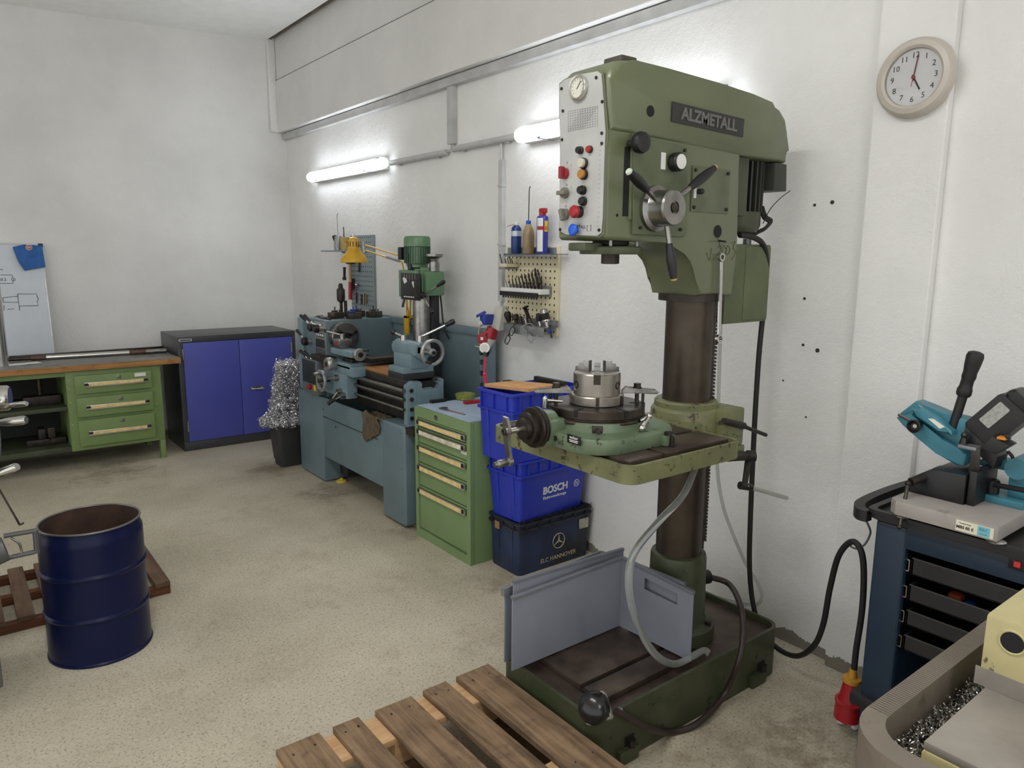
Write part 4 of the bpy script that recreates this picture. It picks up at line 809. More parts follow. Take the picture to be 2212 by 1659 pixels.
# drilling/milling attachment on a column behind the bed
MGREEN = pm('mill_green', (92, 124, 92), .35, var=.06)
MX, MY = 2.52, 4.235
b = B(); b.box(MX-.075, MX+.075, MY-.09, MY+.09, .62, 1.02, .01); b.build('column_bracket', LBLACK, la)
b = B(); b.lathe([(0, 1.0), (.068, 1.0), (.068, 1.5), (0, 1.5)], Matrix.Translation((MX, MY, 0)), 36); b.build('mill_column', STEEL, la)
b = B(); b.box(MX+.02, MX+.075, MY-.085, MY-.06, .95, 1.5, .004); b.build('column_rack', LBLACK, la)
b = B(); b.box(MX-.09, MX+.09, MY-.06, MY+.165, 1.375, 1.555, .01); b.box(MX-.05, MX+.09, MY-.13, MY-.06, 1.39, 1.55, .014); b.box(MX-.06, MX+.06, MY-.09, MY-.07, 1.4, 1.575, .004); mh = b.build('mill_head', MGREEN, la)
fp = B().box(MX-.095, MX-.0895, rx(908, 610, MX-.09).y, rx(867, 610, MX-.09).y, 1.362, 1.535, .001).build('front_plate', BLACK, mh)
FM = fr((MX-.0957, (rx(908, 610, MX-.09).y+rx(867, 610, MX-.09).y)/2, 1.475), (0, -1, 0), (0, 0, 1)); b = B()
for cx_, cy_ in ((-.075, .01), (.045, -.012)): b.prism([(cx_+.0, cy_-.02)]+[(cx_+.042*math.cos(math.radians(a)), cy_-.02+.042*math.sin(math.radians(a))) for a in (20, 45, 70, 95, 120)], FM, .0005)
b.build('dial_segment', PRINTW, fp, smooth=False); b = B()
for k in range(6): b.box(-.082+k*.029, -.062+k*.029, -.098, -.09, 0, .0005, M=FM)
for k in range(5): b.box(-.075+k*.035, -.0735+k*.035, .02, .055, 0, .0005, M=FM)
b.build('plate_print', PRINTW, fp, smooth=False)
MO = Matrix.Translation((MX-.01, MY+.07, 0)) if False else Matrix.Translation((MX, MY+.065, 0))
mt = B().lathe([(0, 1.56), (.05, 1.56), (.07, 1.575), (.07, 1.59), (.08, 1.6), (.08, 1.705), (.088, 1.71), (.089, 1.76), (.08, 1.775), (0, 1.778)], MO, 32).build('mill_motor', MGREEN, la)
b = B()
for k in range(28): b.box(.078, .088, -.003, .003, 1.60, 1.71, M=MO @ Matrix.Rotation(2*PI*k/28, 4, 'Z'))
b.build('cooling_fins', pm('mill_fin', (52, 80, 62), .45), mt, smooth=False)['kind'] = 'stuff'
b = B(); b.box(MX-.07, MX+.03, MY+.155, MY+.205, 1.62, 1.705, .006); b.cyl((MX-.02, MY+.20, 1.66), (MX-.02, MY+.23, 1.66), .02, seg=14); b.build('terminal_box', BLACK, mt)
B().cyl((MX-.06, MY+.05, 1.555), (MX-.06, MY+.05, 1.665), .02, seg=18, ch=.003).build('drawbar_cover', BLACK, mh); B().cyl((MX-.06, MY+.05, 1.665), (MX-.06, MY+.05, 1.735), .006, seg=10).build('drawbar', STEELB, mh)
b = B(); b.cyl((MX+.03, MY-.10, 1.55), (MX+.03, MY-.10, 1.61), .034, .032, seg=20); b.lathe([(0, 1.61), (.025, 1.61), (.03, 1.63), (.058, 1.645), (.058, 1.66), (0, 1.66)], Matrix.Translation((MX+.03, MY-.10, 0)), 26); b.build('depth_wheel', STEEL, mh)
for e in ((MX+.0, MY-.27, 1.49), (MX-.06, MY-.22, 1.29)):
    s = Vector((MX-.06, MY-.10, 1.395)); d = Vector(e)-s; lv = B().cyl(s, s+d*.7, .005, seg=10).build('feed_lever', STEELB, mh); B().lathe([(0, 0), (.008, 0), (.014, d.length*.28), (.01, d.length*.34), (0, d.length*.35)], along(s+d*.66, d), 14).build('lever_grip', BLACK, lv)
b = B(); b.box(MX-.098, MX-.08, MY-.095, MY-.05, 1.37, 1.5, .004); b.cyl((MX-.09, MY-.09, 1.395), (MX-.04, MY-.09, 1.395), .022, seg=16); b.build('feed_housing', IRON, mh)
B().tube([(MX-.02, MY+.14, 1.62), (MX-.02, MY+.16, 1.58), (MX+.05, MY+.12, 1.53), (MX+.08, MY-.06, 1.45), (MX+.09, MY-.11, 1.2), (MX+.12, MY-.13, 1.1)], .006, 8).build('motor_cable', BLACKR, la)

# things on and in the lathe
bo = B(); a0, a1, a2, a3 = Vector((2.155, 4.02, .906)), Vector((2.155, 4.46, .906)), Vector((2.38, 4.40, .906)), Vector((2.38, 4.05, .906)); hh = Vector((0, 0, .026)); bo.hexa([a0, a1, a2, a3], [a0+hh, a1+hh, a2+hh, a3+hh], .003)
single(bo, 'wooden_board', wood('way_board', (134, 92, 56), (190, 138, 86), 'Y'), 'small wooden board lying across the lathe bed', 'board')
# rag hanging over the tray edge
rb = B(); random.seed(4)
def cloth(nu, nv, fn, th, b): 
    g = [[b.bm.verts.new(fn(i/nu, j/nv)) for j in range(nv+1)] for i in range(nu+1)]
    for i in range(nu):
        for j in range(nv): b.bm.faces.new((g[i][j], g[i+1][j], g[i+1][j+1], g[i][j+1]))
from mathutils import noise as NZ
def ragf(u, v):
    y = 4.28-u*.24; s = v*.42
    if s < .25: x = 2.30-s*.85; z = .56+.075*math.sin(s*9)
    else: x = 2.083-.004*math.sin(u*9); z = .655-(s-.25)*(1.15-.7*abs(u-.2))
    n = NZ.noise_vector(Vector((u*5, v*6, 3)))*.03; p = Vector((x, y, z))+n
    if s >= .25: p.x = min(p.x, 2.078-.004*abs(math.sin(u*14)))
    return p
cloth(26, 30, ragf, 0, rb)
rg = rb.build('rag', pm('oily_rag', (92, 78, 58), .9, var=.2, scale=20, bump=.4, bscale=180), ang=80); tag(rg, 'crumpled brown oily rag hanging over the edge of the lathe chip tray', 'rag')
sm = rg.modifiers.new('solid', 'SOLIDIFY'); sm.thickness = .004
def swarf(n, fn, name, mat, rmin, rmax, w=.0011, seed=1, turns=(1.2, 3)):
    random.seed(seed); vs, fs = [], []
    for _ in range(n):
        p = Vector(fn()); ax = Vector((random.uniform(-1, 1), random.uniform(-1, 1), random.uniform(-1, 1))).normalized(); u = ax.orthogonal().normalized(); v = ax.cross(u); r = random.uniform(rmin, rmax); tn = random.uniform(*turns); m_ = int(7*tn)+3; a0 = random.random()*6; pitch = random.uniform(1, 3)*r
        base = len(vs)
        for k in range(m_):
            a = a0+2*PI*tn*k/m_; c = p+(u*math.cos(a)+v*math.sin(a))*r+ax*(pitch*tn*(k/m_-.5)); vs += [c-ax*w, c+ax*w]
        for k in range(m_-1): q = base+2*k; fs.append((q, q+1, q+3, q+2))
    me = bpy.data.meshes.new(name); me.from_pydata(vs, [], fs); return me
SWARF = pm('aluminium_swarf', (214, 214, 216), .2, .9, var=.05); SWARFD = pm('grey_swarf', (150, 150, 150), .35, .8, var=.2)
def trayp():
    y = random.uniform(4.08, 4.62); x = random.uniform(2.11, 2.34); h = .10*math.exp(-((y-4.4)/.18)**2)+.05; return (x, y, .455+random.random()*h)
o = link('swarf', swarf(2200, trayp, 'swarf', SWARFD, .004, .011), SWARFD, smooth=False); tag(o, 'heap of grey metal swarf in the lathe chip tray', 'swarf', kind='stuff')
b = B(); b.lathe([(0, .09), (.05, .085), (.1, .06), (.15, .02), (.16, 0), (0, 0)], Matrix.Translation((2.22, 4.4, .441)) @ Matrix.Diagonal((.7, 1.3, .9, 1)), 24); 
# quick-change tool holders on top of the headstock
HOLD = pm('tool_holder_steel', (88, 82, 72), .4, .7, var=.2, scale=30); BLUEM = pm('blue_anodised', (32, 50, 130), .35)
def holder(x, y, rz_, label, blue):
    t = thing('tool_holder', label, 'tool holder', (x, y, 1.1905), rz_, 'quick-change tool holders on the headstock'); M = wm(t)
    b = B(); b.box(-.05, .05, -.035, .035, 0, .045, .003, M); b.build('block', HOLD, t)
    for k in range(4): B().cyl(M @ Vector((-.035+.023*k, 0, .045)), M @ Vector((-.035+.023*k, 0, .06)), .005, seg=8).build('set_screw', STEELD, t)
    b = B(); b.cyl(M @ Vector((.0, .01, .045)), M @ Vector((.0, .01, .055)), .018, seg=16); b.cyl(M @ Vector((0, .01, .055)), M @ Vector((0, .01, .085)), .005, seg=8); b.build('height_screw', BLUEM if blue else STEELD, t)
    if blue: B().box(-.045, .0, -.03, .03, .045, .056, .003, M).build('locking_wedge', BLUEM, t)
for x, y, r, bl, lb in ((2.27, 5.06, .3, False, 'dark tool holder block nearest the levers on the headstock'), (2.37, 4.97, -.1, True, 'front middle tool holder block with blue wedge on the headstock'), (2.47, 5.12, .2, True, 'rear tool holder block with blue wedge on the headstock'), (2.55, 5.0, .1, False, 'rightmost tool holder block by the splash guard corner')): holder(x, y, r, lb, bl)
t = thing('boring_spindle', 'upright dark drill chuck with arbor standing on the headstock', 'tool', (2.36, 5.16, 1.1905))
B().lathe([(0, 0), (.012, 0), (.011, .10), (.014, .11), (.028, .12), (.031, .14), (.031, .2), (.026, .21), (.018, .215), (.017, .235), (.012, .25), (0, .25)], Matrix.Translation((2.36, 5.16, 1.1905)), 20).build('chuck_body', IRON, t); B().cyl((2.40, 5.17, 1.1905), (2.40, 5.17, 1.31), .012, seg=12).build('arbor', IRON, t)
t = thing('chuck_key', 'small T-handled steel bar lying on the headstock above the levers', 'tool', (2.2, 5.1, 1.1905)); B().cyl((2.17, 4.93, 1.198), (2.2, 5.22, 1.198), .0075, seg=10).build('bar', STEELD, t); B().cyl((2.19, 5.02, 1.1995), (2.17, 5.1, 1.1995), .009, seg=10).build('sleeve', STEEL, t); B().cyl((2.16, 5.2, 1.2), (2.24, 5.23, 1.2), .006, seg=10).build('handle', STEELB, t)
# perforated tool panel on the wall above the headstock
PEGG = pm('peg_grey', (128, 140, 142), .45, var=.05)
py0, py1, pz0, pz1 = 5.36, 5.77, 1.205, 1.81
t = thing('grey_pegboard', 'grey perforated tool panel on the wall above the headstock', 'pegboard', (2.74, 5.56, pz0)); B().box(2.735, XW-.001, py0, py1, pz0, pz1, .004).build('sheet', PEGG, t)
b = B()
for i in range(11):
    for j in range(15): 
        y = py0+.03+i*.035; z = pz0+.04+j*.039; b.box(2.7345, 2.7352, y-.005, y+.005, z-.005, z+.005)
b.build('square_holes', DARKSLOT, t, smooth=False)['kind'] = 'stuff'
def hang(px, pys, X=2.715): return [rx(px, p, X) for p in pys]
# hammer
h0, h1 = rx(756, 568, 2.70), rx(757, 647, 2.70)
t = thing('hammer', 'hammer with red rubber grip hanging on the grey tool panel', 'hammer', h1); B().cyl(h0, h0+(h1-h0)*.55, .0115, .013, seg=12).build('shaft', wood('hammer_shaft', (150, 110, 74), (196, 160, 118), 'Z'), t); B().cyl(h0+(h1-h0)*.52, h1, .0155, .017, seg=14, ch=.003).build('grip', REDP, t); B().box(h0.x-.015, h0.x+.015, h0.y-.055, h0.y+.05, h0.z-.01, h0.z+.028, .006).build('head', IRON, t)
def hung(px, y0, y1, r, nm, label, mat, X=2.722, cross=0, hx=0):
    a, c = rx(px, y0, X), rx(px, y1, X); t = thing(nm, label, 'tool', c); B().cyl(a, c, r, seg=12).build('shank', mat, t)
    if cross: B().cyl(a+Vector((0, -cross, -.008)), a+Vector((0, cross, -.008)), .004, seg=8).build('cross_bar', mat, t)
    if hx: B().cyl(c, c+(a-c)*.22, r*1.5, seg=6).build('socket_end', mat, t)
hung(744, 577, 605, .011, 't_handle_key', 'short black T-handled key hanging left of the hammer', IRON, 2.70, .03, 1); hung(776, 566, 588, .008, 'centre_punch', 'dark punch hanging under the lamp shade on the tool panel', IRON, 2.722)
t = thing('clamp_tool', 'small screw clamp hanging in the middle of the grey tool panel', 'clamp', rx(768, 635, 2.72)); q = rx(763, 612, 2.72); b = B(); b.box(q.x-.008, q.x+.008, q.y-.012, q.y+.012, q.z-.06, q.z+.04, .003); b.build('frame', IRON, t); b = B(); q2 = rx(770, 615, 2.715); b.cyl(q, q2+Vector((0, -.02, 0)), .005, seg=8); b.ball(q2, .013); b.build('screw', STEELB, t); B().cyl(rx(762, 632, 2.715), rx(772, 618, 2.715), .006, seg=8).build('handle', STEELB, t)
for px, y0, y1, mt_, lb in ((781, 636, 657, STEELD, 'left reamer standing in the rack at the panel foot'), (786, 634, 657, STEEL, 'middle reamer standing in the rack at the panel foot'), (791, 636, 657, pm('brass', (150, 116, 60), .4, .7), 'brass coloured reamer standing in the rack at the panel foot'), (770, 632, 655, STEELD, 'dark thin drill hanging beside the reamers on the panel')): hung(px, y0, y1, .007, 'reamer', lb, mt_)
# tray on the panel's left with oil can and tin
s0, s1 = rx(712, 541, 2.66), rx(753, 542, 2.66)
t = thing('wall_tray', 'small grey bracket shelf left of the yellow lamp shade', 'shelf', (2.7, s0.y-.1, s0.z-.03)); B().box(2.58, 2.734, s1.y-.06, s0.y, s0.z-.012, s0.z, .003).build('shelf', PEGG, t); B().hexa([(2.60, s1.y+.02, s0.z-.012), (2.734, s1.y+.02, s0.z-.07), (2.734, s1.y+.03, s0.z-.07), (2.60, s1.y+.03, s0.z-.012)], [(2.60, s1.y+.02, s0.z-.008), (2.734, s1.y+.02, s0.z-.012), (2.734, s1.y+.03, s0.z-.012), (2.60, s1.y+.03, s0.z-.008)]).build('bracket', PEGG, t)
q = rx(731, 541, 2.65); q.z = s0.z+.0005
t = thing('oil_can', 'tall grey oil can with long thin spout on the bracket shelf', 'oil can', q); B().lathe([(0, 0), (.034, 0), (.035, .06), (.028, .11), (.024, .118), (0, .12)], Matrix.Translation(q), 22).build('can', STEELG, t); B().tube([q+Vector((0, 0, .11)), q+Vector((0, .004, .2)), q+Vector((0, .005, .28)), q+Vector((0, -.015, .30))], .0035, 8).build('spout', STEELG, t); B().cyl(q+Vector((-.0, .02, .05)), q+Vector((0, .07, .115)), .018, .02, seg=14).build('filler', STEELD, t)
q = rx(744, 541, 2.66); q.z = s0.z+.0005; q.y -= .01
t = thing('brush_tin', 'rusty yellow tin with a dark brush in it on the bracket shelf', 'tin', q); B().lathe([(0, 0), (.037, 0), (.037, .105), (.034, .105), (.034, .01), (0, .01)], Matrix.Translation(q), 22).build('tin', pm('rusty_tin', (176, 146, 84), .5, .3, var=.2, scale=40, wear=(122, 88, 44), wth=.56), t); B().cyl(q+Vector((0, .0, .02)), q+Vector((0, .015, .19)), .004, seg=8).build('brush', IRON, t); B().tube([q+Vector((0, .03, .10)), q+Vector((0, .02, .13)), q+Vector((0, 0, .12))], .002, 6).build('wire_handle', STEELG, t)
# jointed yellow lamp clamped on the splash guard
YELL = pm('lamp_yellow', (206, 160, 40), .3, var=.08, scale=20, wear=(150, 120, 60), wth=.72)
LX = 2.42
jl = thing('work_lamp', 'yellow jointed work lamp clamped to the lathe splash guard', 'lamp', (2.62, 4.56, 1.12))
sc = rx(765, 566, LX); st = rx(763, 515, LX); hgt = (st-sc).length
M = Matrix.Translation(sc)
B().lathe([(.098, -.004), (.1, .0), (.099, .012), (.092, .03), (.078, .05), (.058, .072), (.05, .082), (.047, .1), (.043, .105), (.042, .15), (.032, .175), (.02, .18), (0, .182)], M, 36).build('lamp_shade', YELL, jl)
b = B()
for k in range(12): b.box(.0425, .0435, -.003, .003, .112, .148, M=M @ Matrix.Rotation(2*PI*k/12, 4, 'Z'))
b.build('vent_slots', DARKSLOT, jl, smooth=False); B().cyl(sc+Vector((0, 0, .18)), sc+Vector((0, 0, .2)), .008, seg=10).build('switch', STEELB, jl)
j0 = rx(785, 528, LX+.02); j1 = rx(862, 552, 2.55); k0 = rx(787, 540, LX+.02); k1 = rx(868, 566, 2.55)
b = B(); b.cyl(sc+Vector((.03, -.03, .12)), j0, .008, seg=10); b.cyl(j0+Vector((0, 0, .02)), k0-Vector((0, 0, .02)), .014, seg=12); b.build('shade_joint', STEELG, jl)
b = B(); b.tube([j0, j1], .0055, 8, 0); b.tube([k0, k1], .0055, 8, 0); b.build('upper_arm', YELL, jl); B().cyl(k0+(k1-k0)*.6, k0+(k1-k0)*.95, .008, seg=10).build('spring', STEELG, jl)
e0, e1 = rx(878, 640, 2.60), rx(880, 682, 2.63); f0, f1 = rx(887, 640, 2.60), rx(886, 682, 2.63)
b = B(); b.tube([k1, Vector((2.56, k1.y-.03, 1.5)), f0], .0055, 8, 0); b.tube([f0, f1], .0065, 8, 0); b.tube([e0, e1], .0065, 8, 0); b.build('lower_arm', YELL, jl); B().cyl(rx(874, 642, 2.60), rx(870, 662, 2.62), .01, seg=10).build('spring', STEELG, jl)
c0 = rx(883, 680, 2.63); b = B(); b.prism([(-.02, -.02), (.02, -.02), (.012, .05), (-.012, .1), (-.02, .1)], fr(c0+Vector((0, 0, -.03)), (0, -1, 0), (0, 0, 1)), .012, .002); b.build('arm_bracket', YELL, jl)
c1 = rx(876, 685, 2.625); zt = 1.213; b = B(); b.box(2.605, 2.618, c0.y-.03, c0.y+.03, 1.09, zt+.012, .003); b.box(2.605, 2.685, c0.y-.03, c0.y+.03, zt-.008, zt+.012, .003); b.box(2.676, 2.686, c0.y-.03, c0.y+.03, 1.14, zt+.012, .003); b.build('table_clamp', YELL, jl)

# ================================================================== blue cupboard
CABB = pm('cabinet_anthracite', (54, 55, 58), .36, var=.06, spec=.6); CABT = pm('cabinet_blue', (73, 79, 162), .42, var=.03, scale=3)
cb_ = thing('cupboard', 'low dark grey steel cupboard with two blue-violet doors', 'cupboard', (1.985, 6.72, 0))
x0, x1, y0, y1, H_ = 1.487, 2.487, 6.44, 7.02, .973
b = B(); b.box(x0, x1, y0+.02, y1, 0, H_, .004); b.box(x0, x1, y0, y0+.03, H_-.05, H_, .003); b.box(x0, x1, y0, y0+.03, 0, .075, .003); b.box(x0, x0+.038, y0, y0+.03, .07, H_-.045, .002); b.box(x1-.026, x1, y0, y0+.03, .07, H_-.045, .002); b.build('carcass', CABB, cb_)
xm = ry(521, 830, y0).x
for a, c in ((x0+.04, xm-.002), (xm+.002, x1-.028)):
    d_ = B().box(a, c, y0-.002, y0+.018, .078, H_-.053, .002).build('door', CABT, cb_)
    hx_ = a+.004 if a < xm-.1 else c-.004
    for z in (.17, .78): B().cyl((hx_-.006, y0-.004, z), (hx_-.006, y0-.004, z+.09), .006, seg=10).build('hinge', STEELB, d_)
hp = ry(555, 838, y0); b = B(); b.box(hp.x-.055, hp.x+.055, y0-.008, y0-.002, hp.z-.012, hp.z+.018, .004); b.tube([(hp.x-.04, y0-.006, hp.z), (hp.x-.045, y0-.03, hp.z), (hp.x, y0-.034, hp.z-.002), (hp.x+.05, y0-.034, hp.z-.003), (hp.x+.055, y0-.008, hp.z-.003)], .006, 8); b.build('handle', STEELB, d_)
q = ry(400, 735, y0-.001); pl_ = B().box(q.x-.05, q.x+.05, y0-.0025, y0-.0005, q.z-.01, q.z+.01).build('maker_plate', PRINTW, cb_); B().box(q.x-.045, q.x+.045, y0-.003, y0-.0024, q.z-.006, q.z+.006).build('plate_print', CABB, pl_)

# ================================================================== waste bin full of swarf
bq = Vector((2.085, 5.575, 0)); bt = thing('waste_bin', 'black plastic waste bin heaped with bright swarf beside the lathe', 'bin', bq)
def rr3(hx, hy, r, z, c=bq): return [Vector((c.x+x, c.y+y, z)) for x, y in rrect(-hx, hx, -hy, hy, r, 4)]
b = B(); b.loft([rr3(.115, .085, .03, .003), rr3(.14, .105, .035, .30), rr3(.155, .118, .04, .305), rr3(.16, .122, .04, .36), rr3(.15, .113, .04, .362), rr3(.148, .11, .04, .32), rr3(.125, .09, .03, .05)]); b.build('bin', pm('bin_black', (44, 44, 45), .5), bt)
b = B(); b.box(bq.x-.15, bq.x-.1275, 0, 0, 0, 0) if False else None
b.bm.free(); lb_ = rx(615, 975, bq.x-.135); B().box(-.001, .0, -.03, .03, -.03, .03, M=Matrix.Translation((bq.x-.1285, bq.y-.02, .19)) @ Matrix.Rotation(-.085, 4, 'Y')).build('torn_label', PAPER, bt)
random.seed(9)
def binp():
    k = random.random()
    if k < .45: a = random.random()*6.283; r = .2*math.sqrt(random.random()); return (bq.x-.03+r*math.cos(a)*1.0, bq.y+r*math.sin(a)*.72, .33+random.random()*.13*(1-r/.24)+.02)
    h = random.random()**.85; a = random.random()*6.283; r = .15*(1-h*.3)*math.sqrt(random.random()); return (bq.x-.03+r*math.cos(a)+h*.05, bq.y-.0+r*math.sin(a)*.8, .36+h*.46)
o = link('swarf', swarf(6500, binp, 'swarf', SWARF, .006, .017, .0017, 5), SWARF, smooth=False); tag(o, 'tall heap of bright curly aluminium swarf in the black bin', 'swarf', kind='stuff')

# ================================================================== green workbench at the back wall
BGREEN = pm('bench_green', (116, 138, 84), .42, var=.06, scale=6, wear=(70, 84, 50), wscale=22, wth=.72)
BYf = 6.30; BZ = .82; bx1 = 1.472; bx0 = -.8
wb = thing('workbench', 'green steel workbench with wooden top and three drawers', 'workbench', (.4, 6.65, 0))
b = B(); b.box(bx0, bx1, BYf, 7.04, BZ-.045, BZ-.002, .004); wt = b.build('worktop', wood('bench_edge', (140, 98, 58), (184, 136, 84), 'X', dirt=(104, 72, 46)), wb)
B().box(bx0, bx1-.002, BYf+.002, 7.038, BZ-.002, BZ, .0008).build('bench_cover', pm('grey_lino', (122, 120, 114), .5, var=.12, scale=8, stain=((84, 78, 70), 6, .55)), wt)
lx1 = ry(352, 900, BYf+.04).x
def P(px, py): q = ry(px, py, BYf+.04); return q.x, q.z
ux0, uz0 = P(165, 975); ux1 = P(345, 951)[0]; uzt = BZ-.05; ux0 = .66
b = B(); b.box(ux0, ux1+.045, BYf+.04, 6.95, uz0, uzt, .004); un = b.build('drawer_unit', BGREEN, wb)
for x in (ux1+.005,): B().box(x, x+.04, BYf+.04, BYf+.10, 0, uz0+.01, .003).build('leg', BGREEN, wb)
B().box(ux1-.0, ux1+.04, 6.85, 6.92, 0, uz0+.01, .003).build('leg', BGREEN, wb)
for i, (zt_, zb_) in enumerate((((P(163, 812)[1]+P(334, 798)[1])/2, (P(167, 850)[1]+P(336, 836)[1])/2), ((P(168, 859)[1]+P(337, 844)[1])/2, (P(172, 900)[1]+P(340, 883)[1])/2), ((P(172, 907)[1]+P(341, 890)[1])/2, (P(178, 963)[1]+P(344, 942)[1])/2))):
    xa, xb = ux0+.055, ux1-.03
    d_ = B().box(xa, xb, BYf+.012, BYf+.045, zb_, zt_, .004).build('drawer', BGREEN, wb); zm = zt_-(zt_-zb_)*.52
    h_ = B().box(xa+.06, xb-.03, BYf-.004, BYf+.022, zm-.019, zm+.017, .003).build('handle', STEELB, d_); B().box(xa+.062+.03, xb-.032-.03, BYf-.006, BYf-.0035, zm-.008, zm+.014).build('label_strip', CREAMP, h_)
    for x in (xa+.075, xb-.045): B().box(x-.014, x+.014, BYf-.0065, BYf+.0215, zm-.004, zm+.0145, .002).build('end_clip', BLACK, h_)
    B().box((xa+xb)/2+.02, (xa+xb)/2+.05, BYf+.008, BYf+.013, zt_-.045, zt_-.018, .002).build('lock', STEEL, d_)
    if i == 0: q = P(318, 803); B().box(xb-.12, xb-.04, BYf+.0105, BYf+.0125, zt_-.04, zt_-.012).build('torn_sticker', PAPER, d_)
    for x in (ux0+.02, ux1+.0):
        for z in (zt_-.03, zb_+.04): B().cyl((x, BYf+.04, z), (x, BYf+.036, z), .005, seg=8).build('screw', STEELB, un)
# open shelf compartment left of the drawers
b = B(); b.box(bx0, ux0, BYf+.04, BYf+.06, uzt-.035, uzt, .002); b.build('front_rail', BGREEN, wb); SHADEG = pm('shaded_shelf_green', (66, 72, 52), .6, var=.2, scale=8); b = B(); b.box(bx0, ux0+.001, BYf+.07, 6.95, .47, .50, .002); b.build('shelf', SHADEG, wb)  # shelf green darkened to paint in the compartment's shade
b = B(); b.box(bx0, ux0+.001, BYf+.05, 6.95, uz0+.0, uz0+.04, .002); b.build('bottom_shelf', SHADEG, wb); B().box(bx0, ux0, 6.94, 6.955, uz0, uzt).build('rear_panel', pm('shaded_panel_green', (40, 44, 34), .7), wb); B().box(bx0, bx0+.04, BYf+.04, 6.95, 0, uzt).build('side_panel', BGREEN, wb)  # rear panel colour also holds the shade inside the compartment
# tools in the compartment
q = ry(100, 955, 6.55); t = thing('machine_vice', 'dark machine vice on the bottom shelf of the workbench', 'vice', (q.x, 6.55, uz0+.0405)); z0 = uz0+.0405
b = B(); b.box(q.x-.13, q.x+.13, 6.5, 6.62, z0, z0+.05, .01); b.box(q.x-.05, q.x+.0, 6.5, 6.62, z0+.05, z0+.13, .01); b.build('body', IRON, t); b = B(); b.box(q.x+.01, q.x+.06, 6.47, 6.5, z0+.06, z0+.14, .008); b.cyl((q.x+.035, 6.47, z0+.05), (q.x+.035, 6.42, z0+.05), .018, seg=14); b.build('jaw', STEELD, t)
q = ry(87, 850, 6.6); t = thing('dividing_head', 'dark tool with an upright spindle on the upper bench shelf', 'tool', (q.x, 6.6, .5005)); B().box(q.x-.12, q.x+.13, 6.54, 6.66, .5005, .57, .012).build('body', IRON, t); B().cyl((q.x, 6.6, .57), (q.x, 6.6, .70), .018, seg=12, ch=.004).build('spindle', STEELD, t)
# shafts and bars lying on the bench
a, c = rz(18, 777, BZ+.02), rz(362, 757, BZ+.02); a.z = c.z = BZ+.0205; d = (c-a).normalized(); L_ = (c-a).length
t = thing('steel_shaft', 'long bright stepped steel shaft lying on the workbench', 'shaft', (a+c)/2-Vector((0, 0, .02)))
RUST = pm('rusty_shaft', (104, 80, 66), .6, .4, var=.25, scale=30)
B().cyl(a, a+d*L_*.13, .014, seg=18).build('journal', STEELD, t); B().cyl(a+d*L_*.13, a+d*L_*.22, .019, seg=20).build('rusty_collar', RUST, t); B().cyl(a+d*L_*.22, a+d*L_*.74, .0195, seg=20).build('shaft_body', STEELB, t); B().cyl(a+d*L_*.74, a+d*L_*.85, .0195, seg=20).build('rusty_collar', RUST, t); B().cyl(a+d*L_*.85, a+d*L_*.99, .0195, seg=20).build('shaft_end', STEEL, t)
b = B(); a2, c2 = rz(20, 772, BZ+.02), rz(352, 750, BZ+.02); M = fr(Vector((a2.x, a2.y+.04, BZ)), c2-a2, (0, 1, 0)); b.box(0, (c2-a2).length+.05, -.02, .02, 0.0005, .025, .003, M); single(b, 'flat_bar', STEELD, 'dark flat steel bar lying behind the bright shaft on the workbench', 'bar')
q = rz(50, 786, BZ); M = fr((q.x, q.y, BZ+.0004), (1, .25, 0), (-.25, 1, 0)); single(B().box(-.11, .11, -.05, .05, 0, .0012, M=M), 'paper_sheet', PAPER, 'white sheet of paper lying on the workbench under the shaft', 'paper')
q = rz(4, 792, BZ); t = thing('steel_tube', 'upright bright steel tube standing on the workbench at the left edge', 'tube', (q.x, q.y, BZ)); B().lathe([(.038, .0005), (.046, .0005), (.046, .62), (.038, .62), (.038, .0005)], Matrix.Translation((q.x, q.y, BZ)), 28).build('tube', STEELB, t)
# whiteboard leaning on the bench against the wall
WBY = 7.10
wtl, wtr, wbr = ry(0, 525, WBY), ry(91, 527, WBY-.02), ry(118, 765, WBY-.10)
t = thing('whiteboard', 'whiteboard with pen sketches leaning against the wall on the workbench', 'whiteboard', (.3, 7.05, BZ))
top = Vector((ry(91, 527, 7.13).x, 7.13, ry(91, 527, 7.13).z)); bot = Vector((top.x, 6.99, BZ+.001)); upv = (top-bot); WH = upv.length
WM = fr(bot, (1, 0, 0), upv)      # x right, y up the board, z towards the room
b = B(); b.box(-1.3, 0, 0, WH, -.012, 0, .001, WM); b.build('board', pm('board_white', (206, 212, 218), .25, var=.02), t)
for x_0, x_1, v0, v1 in ((-1.3, 0, -.0, .012), (-1.3, 0, WH-.012, WH), (-.012, 0, 0, WH)): B().box(x_0, x_1, v0, v1, -.014, .003, .001, WM).build('frame_rail', pm('alu_frame', (190, 192, 194), .35, .6), t)
B().box(-.03, .003, WH-.028, WH+.003, -.015, .005, .003, WM).build('corner_cap', BLACK, t)
def onboard(px, py):
    d = _ray(px, py); n = WM.to_3x3() @ Vector((0, 0, 1)); s = (bot-EYE).dot(n)/d.dot(n); v = WM.inverted() @ (EYE+d*s); return (v.x, v.y)
strokes = [[(0, 594), (27, 594)], [(0, 612), (28, 612)], [(27, 596), (27, 601)], [(28, 605), (28, 612)], [(6, 643), (39, 640)], [(6, 643), (7, 653)], [(7, 653), (40, 653)], [(38, 635), (79, 635), (80, 640), (83, 646), (80, 652), (83, 660), (41, 661), (38, 635)], [(8, 659), (9, 671)], [(42, 661), (42, 671)], [(16, 669), (20, 667), (23, 669), (27, 666), (31, 668)], [(0, 583), (3, 581), (6, 584)]]
b = B()
